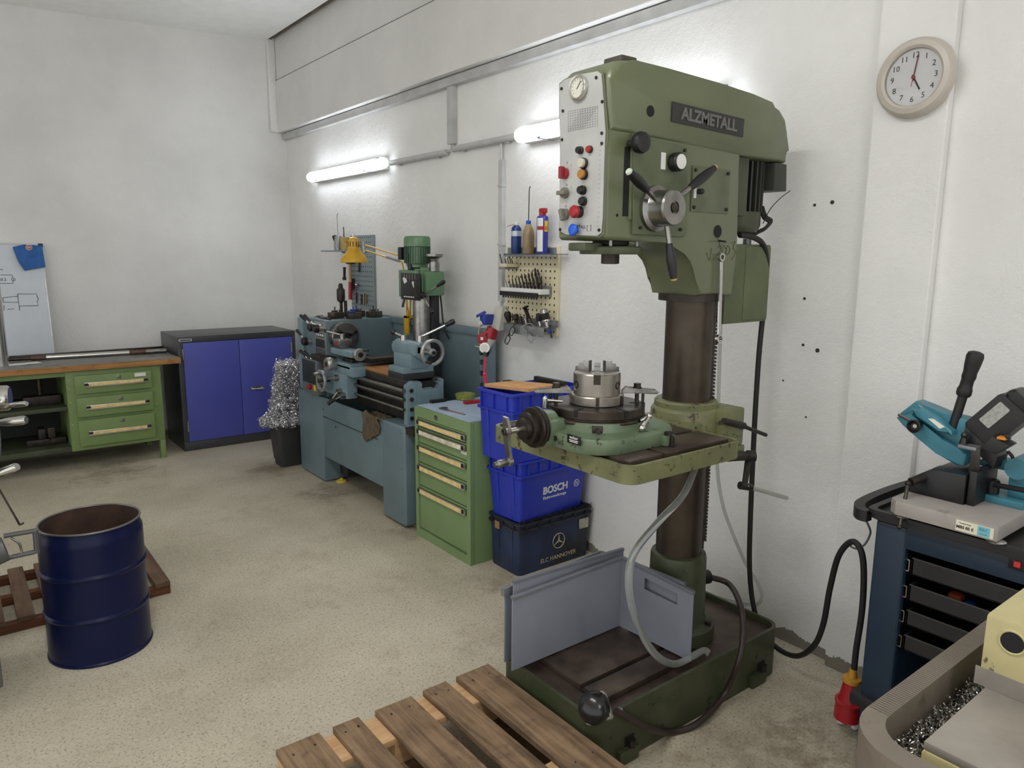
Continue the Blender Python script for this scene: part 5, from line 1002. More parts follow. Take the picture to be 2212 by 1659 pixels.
for s_ in strokes: b.tube([WM @ Vector((*onboard(*p), .001)) for p in s_], .0022, 4, 0)
b.build('pen_sketch', INK, t, smooth=False)
for s_, px, py, sz in (('60.2', 5, 604, .032), ('10', 28, 604, .034)): text(s_, WM @ Matrix.Translation((*onboard(px, py), .001)), sz, INK, t, 'lettering', .0004)
# blue cloth held by a magnet
cp = [onboard(*p) for p in ((27, 534), (52, 529), (72, 532), (90, 531), (94, 555), (98, 577), (75, 581), (53, 585), (42, 570), (36, 558))]
bl = thing('blue_cloth', 'folded blue cloth pinned to the top corner of the whiteboard', 'cloth', WM @ Vector((*cp[6], .01)))
b = B(); b.prism(cp, WM @ Matrix.Translation((0, 0, .005)), .02, .006, 3); b.build('cloth', pm('cloth_blue', (52, 100, 164), .9, var=.12, scale=14, bump=.3, bscale=120), bl)
q = onboard(62, 536); B().lathe([(0, .025), (.022, .025), (.022, .034), (.018, .037), (0, .037)], WM @ Matrix.Translation((*q, 0)), 22).build('magnet', pm('magnet_white', (222, 214, 206), .4), bl); B().torus(WM @ Matrix.Translation((*q, .037)), .015, .003, 20, 6).build('magnet_ring', REDP, bl)
B().tube([WM @ Matrix.Translation((*q, .0375)) @ Vector(p) for p in ((.007, .007, 0), (-.004, .007, 0), (-.005, .002, 0), (.005, -.001, 0), (.004, -.007, 0), (-.007, -.007, 0))], .0018, 5, 3).build('magnet_mark', REDP, bl)

# ================================================================== green drawer cabinet
DGREEN = pm('cabinet_green', (118, 142, 96), .42, var=.05, scale=5, wear=(58, 76, 48), wscale=30, wth=.74)
gx0, gx1, gy0, gy1, gz = 2.106, 2.64, 3.078, 3.65, .79
gc_ = thing('drawer_cabinet', 'green steel tool cabinet with five drawers next to the lathe', 'drawer cabinet', (2.39, 3.36, 0))
b = B(); b.box(gx0+.02, gx1, gy0, gy1, .0, gz, .004)
b.frame(rrect(gy0, gy1, 0, gz, .004, 2), rrect(gy0+.035, gy1-.03, .05, gz-.06, .002, 2), fr((gx0, 0, 0), (0, 1, 0), (0, 0, 1)), .025); b.build('carcass', DGREEN, gc_)
zz = [rx(1012, y, gx0).z for y in (915, 936, 978, 1022, 1076)]
tops = [gz-.064, rx(905, 905, gx0).z, rx(905, 940, gx0).z, rx(905, 981, gx0).z, rx(905, 1035, gx0).z]; tops = [gz-.062, .672, .575, .458, .318]; bots = tops[1:]+[.052]
for i, (zt, zb) in enumerate(zip(tops, bots)):
    d_ = B().box(gx0+.008, gx0+.022, gy0+.038, gy1-.033, zb+.004, zt-.004, .002).build('drawer', DGREEN, gc_)
    h_ = B().box(gx0-.012, gx0+.008, gy0+.040, gy1-.035, zt-.044, zt-.010, .003).build('handle', STEELB, d_)
    B().box(gx0-.0135, gx0-.0118, gy0+.075, gy1-.065, zt-.04, zt-.016).build('label_strip', CREAMP if i != 1 else pm('label_patched', (224, 216, 190), .6, var=.2, scale=18), h_)
    for y in (gy0+.058, gy1-.05): B().box(gx0-.014, gx0-.010, y-.010, y+.010, zt-.036, zt-.014, .001).build('end_clip', BLACK, h_)
B().box(gx0-.002, gx0+.002, 3.40, 3.43, gz-.045, gz-.018, .001).build('lock', STEEL, gc_)
q = rx(1003, 977, gx0+.008); B().box(gx0+.006, gx0+.0085, q.y-.035, q.y+.03, q.z-.012, q.z+.01).build('maker_plate', PRINTW, gc_)
# cloth mat and small tools on top
mt_ = B(); mt_.prism([(gx0+.002, gy0+.006), (gx1-.03, gy0+.01), (gx1-.02, gy1-.02), (gx0+.01, gy1-.012)], Matrix.Translation((0, 0, gz+.0005)), .004, .001)
single(mt_, 'cloth_mat', pm('mat_blue_grey', (148, 164, 180), .9, var=.06, scale=20, bump=.25, bscale=220), 'pale blue-grey cloth mat covering the green drawer cabinet', 'mat')
mz = gz+.0048
a, c = rz(948, 882, mz), rz(1004, 897, mz); d = (c-a).normalized(); n = Vector((-d.y, d.x, 0)); M = fr(Vector((a.x, a.y, mz)), d, n)
t = thing('vernier_caliper', 'steel vernier caliper with red scale lying on the cloth mat', 'caliper', (a+c)/2); Lc = (c-a).length
B().box(.0, Lc, -.007, .007, 0, .004, .0008, M).build('beam', STEELB, t); B().prism([(0, .007), (.014, .007), (.010, .035), (.0, .045)], M, .004, .0006).build('fixed_jaw', STEELB, t); b = B(); b.prism([(.02, -.012), (.08, -.012), (.08, .012), (.035, .014), (.03, .04), (.02, .04)], M @ Matrix.Translation((0, 0, .001)), .006, .0006); b.build('slider', STEEL, t); B().box(.09, Lc-.01, -.006, .006, .004, .0046, M=M).build('scale_strip', pm('scale_red', (146, 52, 50), .5), t)
a, c = rz(930, 871, mz), rz(953, 868, mz); M = fr(Vector((a.x, a.y, mz)), c-a, (0, 1, 0) if abs((c-a).x) > abs((c-a).y) else (-1, 0, 0)); b = B(); b.box(0, (c-a).length+.03, -.014, .014, 0, .018, .004, M); single(b, 'tool_case', BLACK, 'small flat black case lying on the cloth mat', 'case')
q = rz(1005, 862, mz); q.z = mz; t = thing('glass_dish', 'round greenish glass dish at the back of the cloth mat', 'dish', q)
B().lathe([(0, 0), (.05, 0), (.056, .004), (.062, .032), (.058, .034), (.05, .01), (0, .008)], Matrix.Translation(q), 28).build('bowl', clear('green_glass', (190, 200, 110), .1, .7), t); B().lathe([(0, .009), (.045, .009), (.04, .02), (0, .024)], Matrix.Translation(q), 20).build('contents', pm('brass_bits', (170, 150, 80), .5, .3, var=.3, scale=90), t)
a, c = rz(1003, 873, mz), rz(1030, 870, mz); M = fr(Vector((a.x, a.y, mz)), c-a, (0, 1, 0)); single(B().box(0, .13, -.018, .018, 0, .016, .003, M), 'insert_box', REDP, 'small red plastic box at the right edge of the cloth mat', 'box')

# ================================================================== stack of crates
CBLUE = pm('crate_blue', (34, 52, 170), .38, var=.06, scale=4, wear=(120, 140, 214), wscale=24, wth=.735)
CDARK = pm('crate_navy', (38, 52, 86), .5, var=.25, scale=6, stain=((34, 36, 40), 4, .5), wear=(74, 96, 140), wscale=18, wth=.74)
CDARKR = pm('crate_navy_rim', (42, 42, 46), .5, var=.2)
def crate(name, label, c, rotz, lx, ly, h, body_m, rim_m, rimh, ribs, tilt=0., taper=.03):
    t = thing(name, label, 'crate', c, rotz); 
    if tilt: t.rotation_euler = (0, tilt, rotz)
    M = wm(t) if not tilt else Matrix.Translation(c) @ Matrix.Rotation(rotz, 4, 'Z') @ Matrix.Rotation(tilt, 4, 'Y')
    def lp(hx, hy, z, r=.025): return [M @ Vector((x, y, z)) for x, y in rrect(-hx, hx, -hy, hy, r, 3)]
    X, Y = lx/2, ly/2
    b = B(); b.loft([lp(X-taper, Y-taper, 0), lp(X-.006, Y-.006, h-rimh), lp(X-.004, Y-.004, h), lp(X-.012, Y-.012, h), lp(X-.014, Y-.014, h-rimh), lp(X-taper-.006, Y-taper-.006, .008)]); b.build('body', body_m, t)
    b = B()
    for z in (h-.012, h-rimh): b.frame(rrect(-X-.006, X+.006, -Y-.006, Y+.006, .028, 3), rrect(-X+.008, X-.008, -Y+.008, Y-.008, .02, 3), M @ Matrix.Translation((0, 0, z)), .01)
    rm = b.build('rim', rim_m, t)
    b = B()
    for k in range(ribs):
        x = -X+.05+(lx-.1)*k/(ribs-1)
        for s in (-1, 1): B().box(x-.003, x+.003, s*Y-.006, s*Y+.006, h-rimh, h-.004, M=M).build('rim_rib', rim_m, rm, smooth=False)
    for k in range(max(3, ribs-3)):
        y = -Y+.04+(ly-.08)*k/(max(3, ribs-3)-1)
        for s in (-1, 1): B().box(s*X-.006, s*X+.006, y-.003, y+.003, h-rimh, h-.004, M=M).build('rim_rib', rim_m, rm, smooth=False)
    # upright grooves of the short and long sides
    for s in (-1, 1):
        for y in (-Y*.45, Y*.45):
            b = B(); b.hexa([M @ Vector(p) for p in ((s*(X-taper+.001), y-.016, .004), (s*(X-taper+.001), y+.016, .004), (s*(X-taper-.008), y+.016, .004), (s*(X-taper-.008), y-.016, .004))], [M @ Vector(p) for p in ((s*(X-.001), y-.016, h-rimh), (s*(X-.001), y+.016, h-rimh), (s*(X-.02), y+.016, h-rimh), (s*(X-.02), y-.016, h-rimh))], .002); b.build('side_rib', body_m, t)
    return t, M
lyc = .275; cyc = 2.806+lyc/2
t, M = crate('storage_crate', 'dirty dark blue crate at the bottom of the stack with star emblem', (2.477, cyc-.006, .002), 0, .52, lyc-.008, .288, CDARK, CDARKR, .045, 6, taper=.012)
GOLD = pm('faded_print', (188, 178, 140), .7, var=.1)
fm_ = fr((0, cyc-lyc/2+.006, 0), (1, 0, 0), (0, 0, 1))
e = ry(1206, 1167, cyc-lyc/2+.005); EM_ = fr(e+Vector((0, -.0045, 0)), (1, 0, 0), (0, 0, 1)); b = B(); b.torus(EM_, .041, .0022, 40, 6)
for k in range(3):
    a = PI/2+k*2*PI/3; u = (math.cos(a), math.sin(a)); w_ = (-u[1]*.006, u[0]*.006); b.prism([(w_[0], w_[1]), (-w_[0], -w_[1]), (u[0]*.04, u[1]*.04)], EM_ @ Matrix.Translation((0, 0, -.0005)), .0012)
b.build('star_emblem', GOLD, t); e2 = ry(1205, 1201, cyc-lyc/2+.005); text('ELC HANNOVER', fr(e2+Vector((0, -.0045, 0)), (1, 0, 0), (0, 0, 1)), .034, GOLD, t, 'lettering', .0003)
q = ry(1265, 1126, cyc-lyc/2); b = B(); b.box(q.x-.045, q.x+.02, q.y-.0015, q.y+.004, q.z-.035, q.z+.02); b.build('paper_label', pm('worn_label', (176, 172, 158), .7, var=.25, scale=40), t)
q = rx(1075, 1133, 2.215); b = B(); b.box(2.2105, 2.2135, q.y-.02, q.y+.02, q.z-.02, q.z+.02); b.build('torn_label', pm('brown_label', (150, 116, 76), .7), t)
a2 = math.radians(3.5); ly2 = .28
def placed(cx_, cy_, ang, lx, ly): v = Matrix.Rotation(ang, 3, 'Z') @ Vector((lx/2, ly/2, 0)); return Vector((cx_+v.x, cy_+v.y, 0))
c2 = placed(2.215, 2.786, a2, .50, ly2); c2.z = .294
t2, M2c = crate('storage_crate', 'bright blue crate with white lettering in the middle of the stack', c2, a2, .50, ly2, .33, CBLUE, CBLUE, .085, 6, taper=.022)
def crface(px, py, dz=0):      # point on the lettered side of the middle crate
    q = M2c.inverted() @ ry(px, py, 2.80); z = q.z; f = z/(.33-.085); y = -(ly2/2-.022+.016*f)-.0012; return M2c @ Matrix.Translation((q.x, y, z)) @ fr((0, 0, 0), (1, 0, 0), (0, -.066, 1))
text('BOSCH', crface(1204, 1056), .056, PRINTW, t2, 'lettering', .0008, .0016); text('Elektrowerkzeuge', crface(1203, 1072), .0235, PRINTW, t2, 'lettering', .0008)
EM_ = crface(1252, 1045); b = B(); b.torus(EM_, .019, .0016, 30, 6)
for x in (-.006, .006): b.box(x-.0013, x+.0013, -.011, .011, -.0005, .001, M=EM_)
b.box(-.006, .006, -.0013, .0013, -.0005, .001, M=EM_); b.build('round_emblem', PRINTW, t2)
# top crate, pushed a little towards the room
a3 = math.radians(2.0); c3_ = placed(2.145, 2.775, a3, .50, .285); c3_.z = .626
t3, M3 = crate('storage_crate', 'bright blue crate on top of the stack under the board', c3_, a3, .50, .285, .355, CBLUE, CBLUE, .10, 6, taper=.016)
# black scrap in the middle crate and on the lid of the bottom one
random.seed(3)
def chips(): return (random.uniform(2.235, 2.72), random.choice((random.uniform(2.80, 2.815), random.uniform(2.80, 3.0))), .293+random.random()*.006)
me = swarf(420, chips, 'swarf', SWARFD, .003, .008, .001, 3); o = link('swarf', me, pm('black_chips', (40, 38, 36), .5, .5), smooth=False); tag(o, 'dark metal chips scattered on the rim of the bottom crate', 'swarf', kind='stuff')
# board on top
zb = .99
pl = [Vector((2.17, 3.04, 0)), Vector((2.36, 3.03, 0)), Vector((2.47, 2.80, 0)), Vector((2.26, 2.79, 0))]; b = B(); lo = [Vector((p.x, p.y, .9815)) for p in pl]; b.hexa(lo, [p+Vector((0, 0, .018)) for p in lo], .002)
single(b, 'wooden_board', wood('thin_board', (176, 128, 84), (212, 168, 118), 'Y'), 'small pale wooden board lying on the top blue crate', 'board')
p = rz(1160, 834, .95); b = B(); b.box(2.49, 2.52, 2.79, 3.03, .9815, 1.01, .003); single(b, 'steel_bar', IRON, 'dark steel bar lying behind the board on the top crate', 'bar')
# dial indicator on a jointed magnetic stand
DX = 2.30
t = thing('dial_indicator', 'dial gauge on a jointed stand with pink arm beside the blue crates', 'dial gauge', (2.33, 3.0, .9815))
PINK = pm('pink_arm', (206, 44, 84), .35)
g0 = rx(1047, 752, DX); M = along(g0+Vector((.012, .012, 0)), (-.75, -.66, .1)); B().lathe([(0, 0), (.026, 0), (.028, .004), (.028, .02), (.024, .022), (0, .021)], M, 28).build('gauge_case', WHITE, t); B().lathe([(0, .0212), (.021, .0212), (.021, .0225), (0, .0225)], M, 24).build('gauge_face', pm('gauge_face', (206, 198, 192), .4), t); B().cyl(g0, rx(1027, 748, DX), .004, seg=8).build('plunger', STEELB, t)
a = rx(1049, 770, DX); c = rx(1047, 808, DX); e = rx(1051, 835, DX+.01); b = B(); b.cyl(a, c, .006, seg=10); b.ball(c, .011); b.build('upper_arm', PINK, t); B().cyl(c, e, .009, seg=12).build('lower_arm', PINK, t); b = B(); b.cyl(g0-Vector((0, 0, .02)), a, .009, seg=10); b.ball(rx(1040, 762, DX), .014); b.build('swivel', BLACK, t)
a = rx(1040, 770, DX+.02); c = rx(1039, 833, DX+.02); b = B(); b.cyl(a, c, .004, seg=8); b.build('rod', STEEL, t)
for y in (782, 806, 832): q = rx(1040, y, DX+.02); B().cyl(q+Vector((0, 0, .014)), q-Vector((0, 0, .014)), .0095, seg=10).build('rod_joint', BLACK, t)
b = B(); b.box(2.31, 2.36, 2.985, 3.04, .9815, .975, .003); b.build('magnet_foot', BLACK, t)
q = Vector((2.33, 3.045, 0)); b = B(); b.box(q.x-.022, q.x+.022, q.y-.022, q.y+.022, .9815, 1.0, .004); t = tag(b.build('magnet_block', BLACK), 'small black magnet block standing behind the board on the top crate', 'block')

# ================================================================== red and blue socket box on the wall
sx = XW-.0005
t = thing('socket_box', 'grey wall socket box with blue and red sockets above the crates', 'socket', (XW-.05, 3.66, 1.1)); GREYB = pm('socket_grey', (196, 194, 184), .45)
q0, q1 = rx(1055, 666, 2.68), rx(1088, 708, 2.68); yc = (q0.y+q1.y)/2; 
b = B(); b.hexa([(2.66, yc-.055, 1.20), (sx, yc-.055, 1.20), (sx, yc+.06, 1.20), (2.66, yc+.06, 1.20)], [(2.70, yc-.04, 1.345), (sx, yc-.04, 1.345), (sx, yc+.035, 1.345), (2.70, yc+.035, 1.345)], .008); b.build('box', GREYB, t)
q = rx(1052, 690, 2.65); BS = pm('socket_blue', (44, 62, 150), .4)
b = B(); b.cbox((q.x, q.y, q.z), (.07, .06, .065), .008); sb = b.build('blue_socket', BS, t); b = B(); b.lathe([(0, 0), (.034, 0), (.034, .012), (.028, .016), (0, .016)], along(q+Vector((-.02, .03, .025)), (-.35, .3, .88)), 20); b.build('socket_lid', BS, sb); B().cyl(q+Vector((-.03, .01, -.02)), q+Vector((-.045, .02, -.03)), .018, seg=14).build('socket_mouth', GREYB, sb)
a, c = rx(1065, 708, 2.66), rx(1054, 748, 2.64); d = c-a
rs = B().lathe([(0, 0), (.036, 0), (.038, d.length*.35), (.04, d.length*.55), (0, d.length*.55)], along(a, d), 22).build('red_socket', REDP, t); B().lathe([(0, d.length*.5), (.036, d.length*.5), (.04, d.length*.62), (.03, d.length*.9), (.018, d.length*1.15), (0, d.length*1.15)], along(a, d), 22).build('plug', GREYB, rs)
q = rx(1043, 731, 2.60); B().lathe([(0, 0), (.034, 0), (.034, .012), (0, .014)], along(q, (-.8, -.45, 0)), 20).build('socket_lid', REDP, rs); B().box(-.009, .009, -.009, .009, .0141, .0148, M=along(q, (-.8, -.45, 0))).build('lid_mark', PRINTW, rs); b = B(); b.tube([q+Vector((0, 0, .02)), a+Vector((-.03, 0, -.02))], .012, 8, 0); b.build('lid_hinge', REDP, rs)
B().tube([rx(1044, 692, 2.64), rx(1036, 705, 2.62), rx(1034, 725, 2.62), rx(1038, 748, 2.64)], .004, 8).build('blue_socket_lead', pm('cream_cable', (206, 196, 174), .5), t); B().tube([c+Vector((.0, 0, -.02)), rx(1056, 780, 2.68), rx(1064, 800, 2.70), rx(1066, 825, 2.70)], .010, 10).build('plug_lead', BLACKR, t)

# ================================================================== cream pegboard with bottles, drills and arbors
CREAM = pm('peg_cream', (216, 206, 172), .5, var=.04)
ky0, ky1, kz0, kz1 = 3.13, 3.605, 1.20, 1.707
t = thing('pegboard', 'cream perforated pegboard with tool racks on the white wall', 'pegboard', (XW-.01, 3.37, kz0)); kb = B(); kb.box(2.738, XW-.0005, ky0, ky1, kz0, kz1, .003); kb = kb.build('sheet', CREAM, t)
b = B()
for i in range(12):
    for j in range(13): y = ky0+.025+i*.0388; z = kz0+.025+j*.038; b.box(2.7374, 2.7381, y-.0045, y+.0045, z-.006, z+.006)
b.build('square_holes', DARKSLOT, t, smooth=False)['kind'] = 'stuff'
zs = rx(1140, 548, 2.66).z
t = thing('wall_shelf', 'narrow grey metal shelf along the top of the cream pegboard', 'shelf', (2.69, 3.37, zs-.03)); sy0, sy1 = rx(1201, 550, 2.645).y, rx(1088, 548, 2.645).y; b = B(); b.box(2.645, 2.737, sy0, sy1, zs-.006, zs, .0015); b.box(2.645, 2.652, sy0, sy1, zs-.018, zs, .0015); b.build('tray', STEELG, t); B().box(2.731, 2.7375, ky0+.012, ky1-.02, zs-.006, zs+.035, .001).build('back_flange', STEELG, t)
def onshelf(px): q = rx(px, 545, 2.69); return Vector((2.69, q.y, zs+.0005))
q = onshelf(1115); t = thing('spray_can', 'blue aerosol can with white nozzle on the pegboard shelf', 'spray can', q); B().lathe([(0, 0), (.029, 0), (.031, .004), (.031, .135), (.029, .14), (.028, .148), (.016, .162), (.012, .164), (0, .164)], Matrix.Translation(q), 24).build('can', pm('can_blue', (38, 62, 118), .3, .3), t); B().lathe([(.0312, .10), (.0316, .1), (.0316, .13), (.0312, .13)], Matrix.Translation(q), 24).build('label_band', pm('band_silver', (188, 196, 206), .35, .4), t); B().cyl(q+Vector((0, 0, .162)), q+Vector((0, 0, .18)), .012, seg=14, ch=.002).build('nozzle', WHITE, t); B().tube([q+Vector((0, 0, .172)), q+Vector((0, .05, .165)), q+Vector((0, .09, .158))], .0015, 6).build('straw', REDP, t)
q = onshelf(1141); t = thing('oil_bottle', 'translucent brown oil bottle with blue cap and long spout', 'bottle', q); B().lathe([(0, 0), (.032, 0), (.034, .004), (.034, .10), (.03, .13), (.018, .158), (.013, .168), (0, .168)], Matrix.Translation(q), 26).build('bottle', pm('oily_plastic', (150, 128, 94), .35, var=.12, scale=14), t); B().lathe([(0, .162), (.0145, .162), (.0145, .184), (.01, .187), (0, .187)], Matrix.Translation(q), 20).build('cap', BLUEP, t); B().tube([q+Vector((0, 0, .18)), q+Vector((0, -.003, .30)), q+Vector((0, -.004, .355)), q+Vector((0, -.012, .375))], .0028, 8).build('spout', IRON, t)
q = onshelf(1171); t = thing('spray_can', 'blue and white lubricant aerosol with red spray head on the pegboard shelf', 'spray can', q); B().lathe([(0, 0), (.030, 0), (.033, .004), (.033, .198), (.03, .204), (.02, .21), (0, .21)], Matrix.Translation(q), 26).build('can', pm('can_royal', (44, 52, 140), .3, .2), t)
b = B(); b.lathe([(.0333, .012), (.0338, .012), (.0338, .195), (.0333, .195)], Matrix.Translation(q), 12, math.radians(170), math.radians(235)); b.build('white_panel', PRINTW, t); b = B(); b.lathe([(.0337, .12), (.0342, .12), (.0342, .18), (.0337, .18)], Matrix.Translation(q), 8, math.radians(250), math.radians(290)); b.build('yellow_panel', YELP, t); b = B(); b.lathe([(.0339, .13), (.0344, .13), (.0344, .15), (.0339, .15)], Matrix.Translation(q), 8, math.radians(175), math.radians(290)); b.build('red_band', REDP, t)
b = B(); b.lathe([(0, .205), (.02, .205), (.02, .22), (.014, .228), (0, .23)], Matrix.Translation(q), 16); b.box(q.x-.014, q.x+.014, q.y-.03, q.y+.02, q.z+.222, q.z+.25, .009); b.build('spray_head', REDP, t)
# little tilted bin at the top left
q = rx(1097, 573, 2.67); t = thing('tool_holder_rack', 'small cream holder with thin files under the left end of the shelf', 'rack', q); b = B(); b.box(2.64, 2.735, q.y-.025, q.y+.045, q.z-.01, q.z+.01, .003); b.build('block', CREAM, t); b = B(); b.box(2.637, 2.735, q.y-.012, q.y+.047, q.z-.024, q.z-.01, .002); b.build('bracket', STEELG, t)
for k, (dx, dy, l) in enumerate(((-.02, .038, .055), (-.01, .01, .03), (.0, .0, .035), (.012, -.006, .04), (.02, -.014, .03))): p = Vector((2.675+dx, q.y+dy, q.z+.01)); t2_ = B().cyl(p, p+Vector((-.004, .006+.01*(k == 0), l)), .0035, seg=8).build('file', STEELD, t)
# drill block
q0, q1 = rx(1083, 623, 2.66), rx(1169, 633, 2.66); zd = (q0.z+q1.z)/2
t = thing('drill_block', 'white plastic drill stand with dark front strip on the pegboard', 'drill stand', (2.69, (q0.y+q1.y)/2, zd-.03)); yA, yB = q1.y, q0.y
b = B(); b.box(2.655, 2.725, yA, yB, zd-.016, zd+.014, .003); b.build('block', PRINTW, t); B().box(2.648, 2.657, yA+.02, yB+.002, zd-.034, zd-.008, .002).build('front_strip', BLACKR, t); B().box(2.72, 2.737, yA-.002, yB+.002, zd-.03, zd+.03, .002).build('bracket', STEELG, t); b = B()
for k in range(14): b.cyl((2.653, yA+.03+k*.024, zd-.045), (2.653, yA+.03+k*.024, zd-.034), .005, seg=6)
b.build('strip_teeth', BLACKR, t)
DRILL = pm('drill_steel', (62, 54, 48), .35, .8, var=.25, scale=60)
def twist(r, l):
    b = B(); n = 14; loops = []
    for k in range(n+1):
        f = k/n; a = f*l/(r*9)*PI; rr = r*(1 if f < .93 else (1-f)/.07*.95+.05)
        loops.append([Vector(((rr if j % 2 == 0 else rr*.62)*math.cos(a+j*PI/2), (rr if j % 2 == 0 else rr*.62)*math.sin(a+j*PI/2), l*f)) for j in range(4)])
    b.loft(loops); return b
dr_me = {}
random.seed(11); nd = 30
ORD = 'first second third fourth fifth sixth seventh eighth ninth tenth eleventh twelfth thirteenth fourteenth fifteenth sixteenth seventeenth eighteenth nineteenth twentieth'.split(); ORD += ['twenty-'+w for w in ORD[:9]]+['thirtieth']
for k in range(nd):
    f = k/(nd-1); r = .0016+.0042*f; l = .04+.075*f*(.85+.3*random.random()); y = yB-.012-(yB-yA-.055)*f
    for row in range(1):
        x = 2.668+.03*(k % 3)/2+.004
        o = twist(r, l).build('twist_drill', DRILL); o.data.transform(Matrix.Rotation(-.36, 4, 'X')); o.location = (x, y, zd+.0142)
        tag(o, ('thin' if f < .33 else 'medium' if f < .66 else 'thick')+' dark twist drill, '+ORD[k]+' from the left in the white drill stand', 'drill bit', 'twist drills in the white drill stand')
q = rx(1170, 603, 2.67); o = twist(.008, .125).build('twist_drill', DRILL); o.data.transform(Matrix.Rotation(-.33, 4, 'X')); o.location = (2.69, yA+.055, zd+.0145); tag(o, 'thickest dark drill right of the others in the white drill stand', 'drill bit', 'twist drills in the white drill stand')
t = thing('countersink', 'short dark countersink with hollow end at the right of the drill stand', 'countersink', (2.68, yA+.025, zd+.0142)); B().lathe([(0, 0), (.006, 0), (.007, .025), (.014, .035), (.014, .06), (.009, .06), (.008, .05), (0, .05)], Matrix.Translation((2.68, yA+.025, zd+.0142)) @ Matrix.Rotation(-.25, 4, 'X'), 16).build('cutter', STEELD, t)
# lower rack with arbors and chucks
q0, q1 = rx(1089, 695, 2.64), rx(1177, 707, 2.64); zr = (q0.z+q1.z)/2-.005; yA, yB = q1.y+.005, q0.y
t = thing('arbor_rack', 'grey sheet metal rack with taper arbors at the foot of the pegboard', 'rack', (2.69, (yA+yB)/2, zr-.05)); b = B(); b.box(2.635, 2.737, yA, yB, zr-.003, zr, .001); b.box(2.635, 2.639, yA, yB, zr-.055, zr, .001); b.box(2.733, 2.7375, yA-.01, yB, zr-.003, zr+.035, .001); b.build('rack_sheet', STEELG, t); b = B()
for k in range(9): y = yB-.03-k*.045; b.cyl((2.685, y, zr), (2.685, y, zr+.0008), .012, seg=14)
b.build('rack_holes', DARKSLOT, t)
def arbor(px, prof, nm, label, cat, mats, tilt=-.2, x=2.68):
    y = rx(px, 695, x).y; q = Vector((x, y, zr)); t = thing(nm, label, cat, q); M = Matrix.Translation(q) @ Matrix.Rotation(tilt, 4, 'X') @ Matrix.Rotation(-.1, 4, 'Y')
    for (n_, p_), m_ in zip(prof, mats): B().lathe(p_, M, 22).build(n_, m_, t)
    return t, M
arbor(1100, [('body', [(0, .0), (.012, .0), (.02, .03), (.022, .035), (.022, .055), (.017, .062), (.014, .066), (0, .066)]), ('centre_point', [(.012, .064), (.013, .07), (.0, .095)])], 'live_centre', 'live centre with bright steel point at the left of the arbor rack', 'live centre', (IRON, STEELB))
arbor(1116, [('body', [(0, 0), (.01, 0), (.012, .02), (.021, .026), (.021, .05), (.015, .055), (0, .055)])], 'taper_sleeve', 'dark stubby sleeve second from left in the arbor rack', 'arbor', (IRON,)); arbor(1127, [('body', [(0, 0), (.009, 0), (.012, .045), (.008, .045), (.007, .03), (0, .03)])], 'taper_sleeve', 'slim steel taper sleeve third from left in the arbor rack', 'arbor', (STEELD,), -.3); arbor(1138, [('body', [(0, 0), (.012, 0), (.013, .03), (.013, .04), (0, .04)])], 'collet', 'short bright collet in the middle of the arbor rack', 'collet', (STEEL,))
t, M = arbor(1148, [('shank', [(0, 0), (.012, 0), (.012, .04), (0, .04)])], 'slotting_tool', 'flat notched steel bar leaning left in the arbor rack', 'tool', (STEELD,), -.45); B().box(-.012, .012, -.004, .004, .03, .115, .001, M).build('blade', STEELD, t); B().box(-.014, .014, -.02, .008, .105, .115, .001, M).build('tip', STEELD, t)
arbor(1167, [('shank', [(0, 0), (.007, 0), (.008, .03), (0, .03)]), ('head', [(0, .028), (.015, .028), (.017, .034), (.017, .055), (.013, .06), (.011, .075), (0, .076)])], 'drill_chuck', 'smaller black keyless drill chuck in the arbor rack', 'drill chuck', (STEELB, BLACKR))
arbor(1182, [('shank', [(0, 0), (.009, 0), (.011, .03), (0, .03)]), ('collar', [(0, .03), (.022, .03), (.024, .036), (.022, .042), (.018, .044), (0, .044)]), ('sleeve', [(0, .044), (.023, .046), (.025, .052), (.025, .08), (0, .08)]), ('nose', [(.025, .08), (.02, .1), (.014, .104), (0, .1)])], 'drill_chuck', 'large keyless drill chuck at the right of the arbor rack', 'drill chuck', (STEELB, STEELB, BLACKR, STEEL))
q = rx(1188, 718, 2.66); t = thing('chuck_key', 'drill chuck key with blue cross handle under the arbor rack', 'chuck key', q); b = B(); b.cyl(q+Vector((0, .03, .005)), q+Vector((0, -.03, .012)), .004, seg=8); b.cyl(q+Vector((0, .01, -.008)), q+Vector((0, -.012, .02)), .005, seg=8); b.build('cross_handle', BLUEP, t); B().cyl(q+Vector((0, 0, .04)), q+Vector((0, -.015, -.03)), .006, seg=10).build('key_shaft', IRON, t)
# safety glasses hanging on the rack
def glasses(p, s, label, mat):
    t = thing('safety_glasses', label, 'glasses', p); M = Matrix.Translation(p) @ Matrix.Rotation(s, 4, 'X')
    for k in (-1, 1): b = B(); b.frame(rrect(-.03, .03, -.018, .018, .012), rrect(-.026, .026, -.014, .014, .01), M @ fr((-.01, k*.035, -.05), (0, 1, 0), (0, 0, 1)), .004); b.build('lens_frame', mat, t); B().prism(rrect(-.026, .026, -.014, .014, .01), M @ fr((-.009, k*.035, -.05), (0, 1, 0), (0, 0, 1)), .0015).build('lens', clear('lens', (235, 240, 240), .05, .9, 1.2), t); B().tube([M @ Vector((-.01, k*.065, -.045)), M @ Vector((.02, k*.055, -.01)), M @ Vector((.035, k*.03, .0)), M @ Vector((.03, k*.01, -.02))], .0028, 6).build('temple', mat, t)
    B().tube([M @ Vector((-.012, -.008, -.048)), M @ Vector((-.012, .008, -.048))], .003, 6, 0).build('bridge', mat, t)
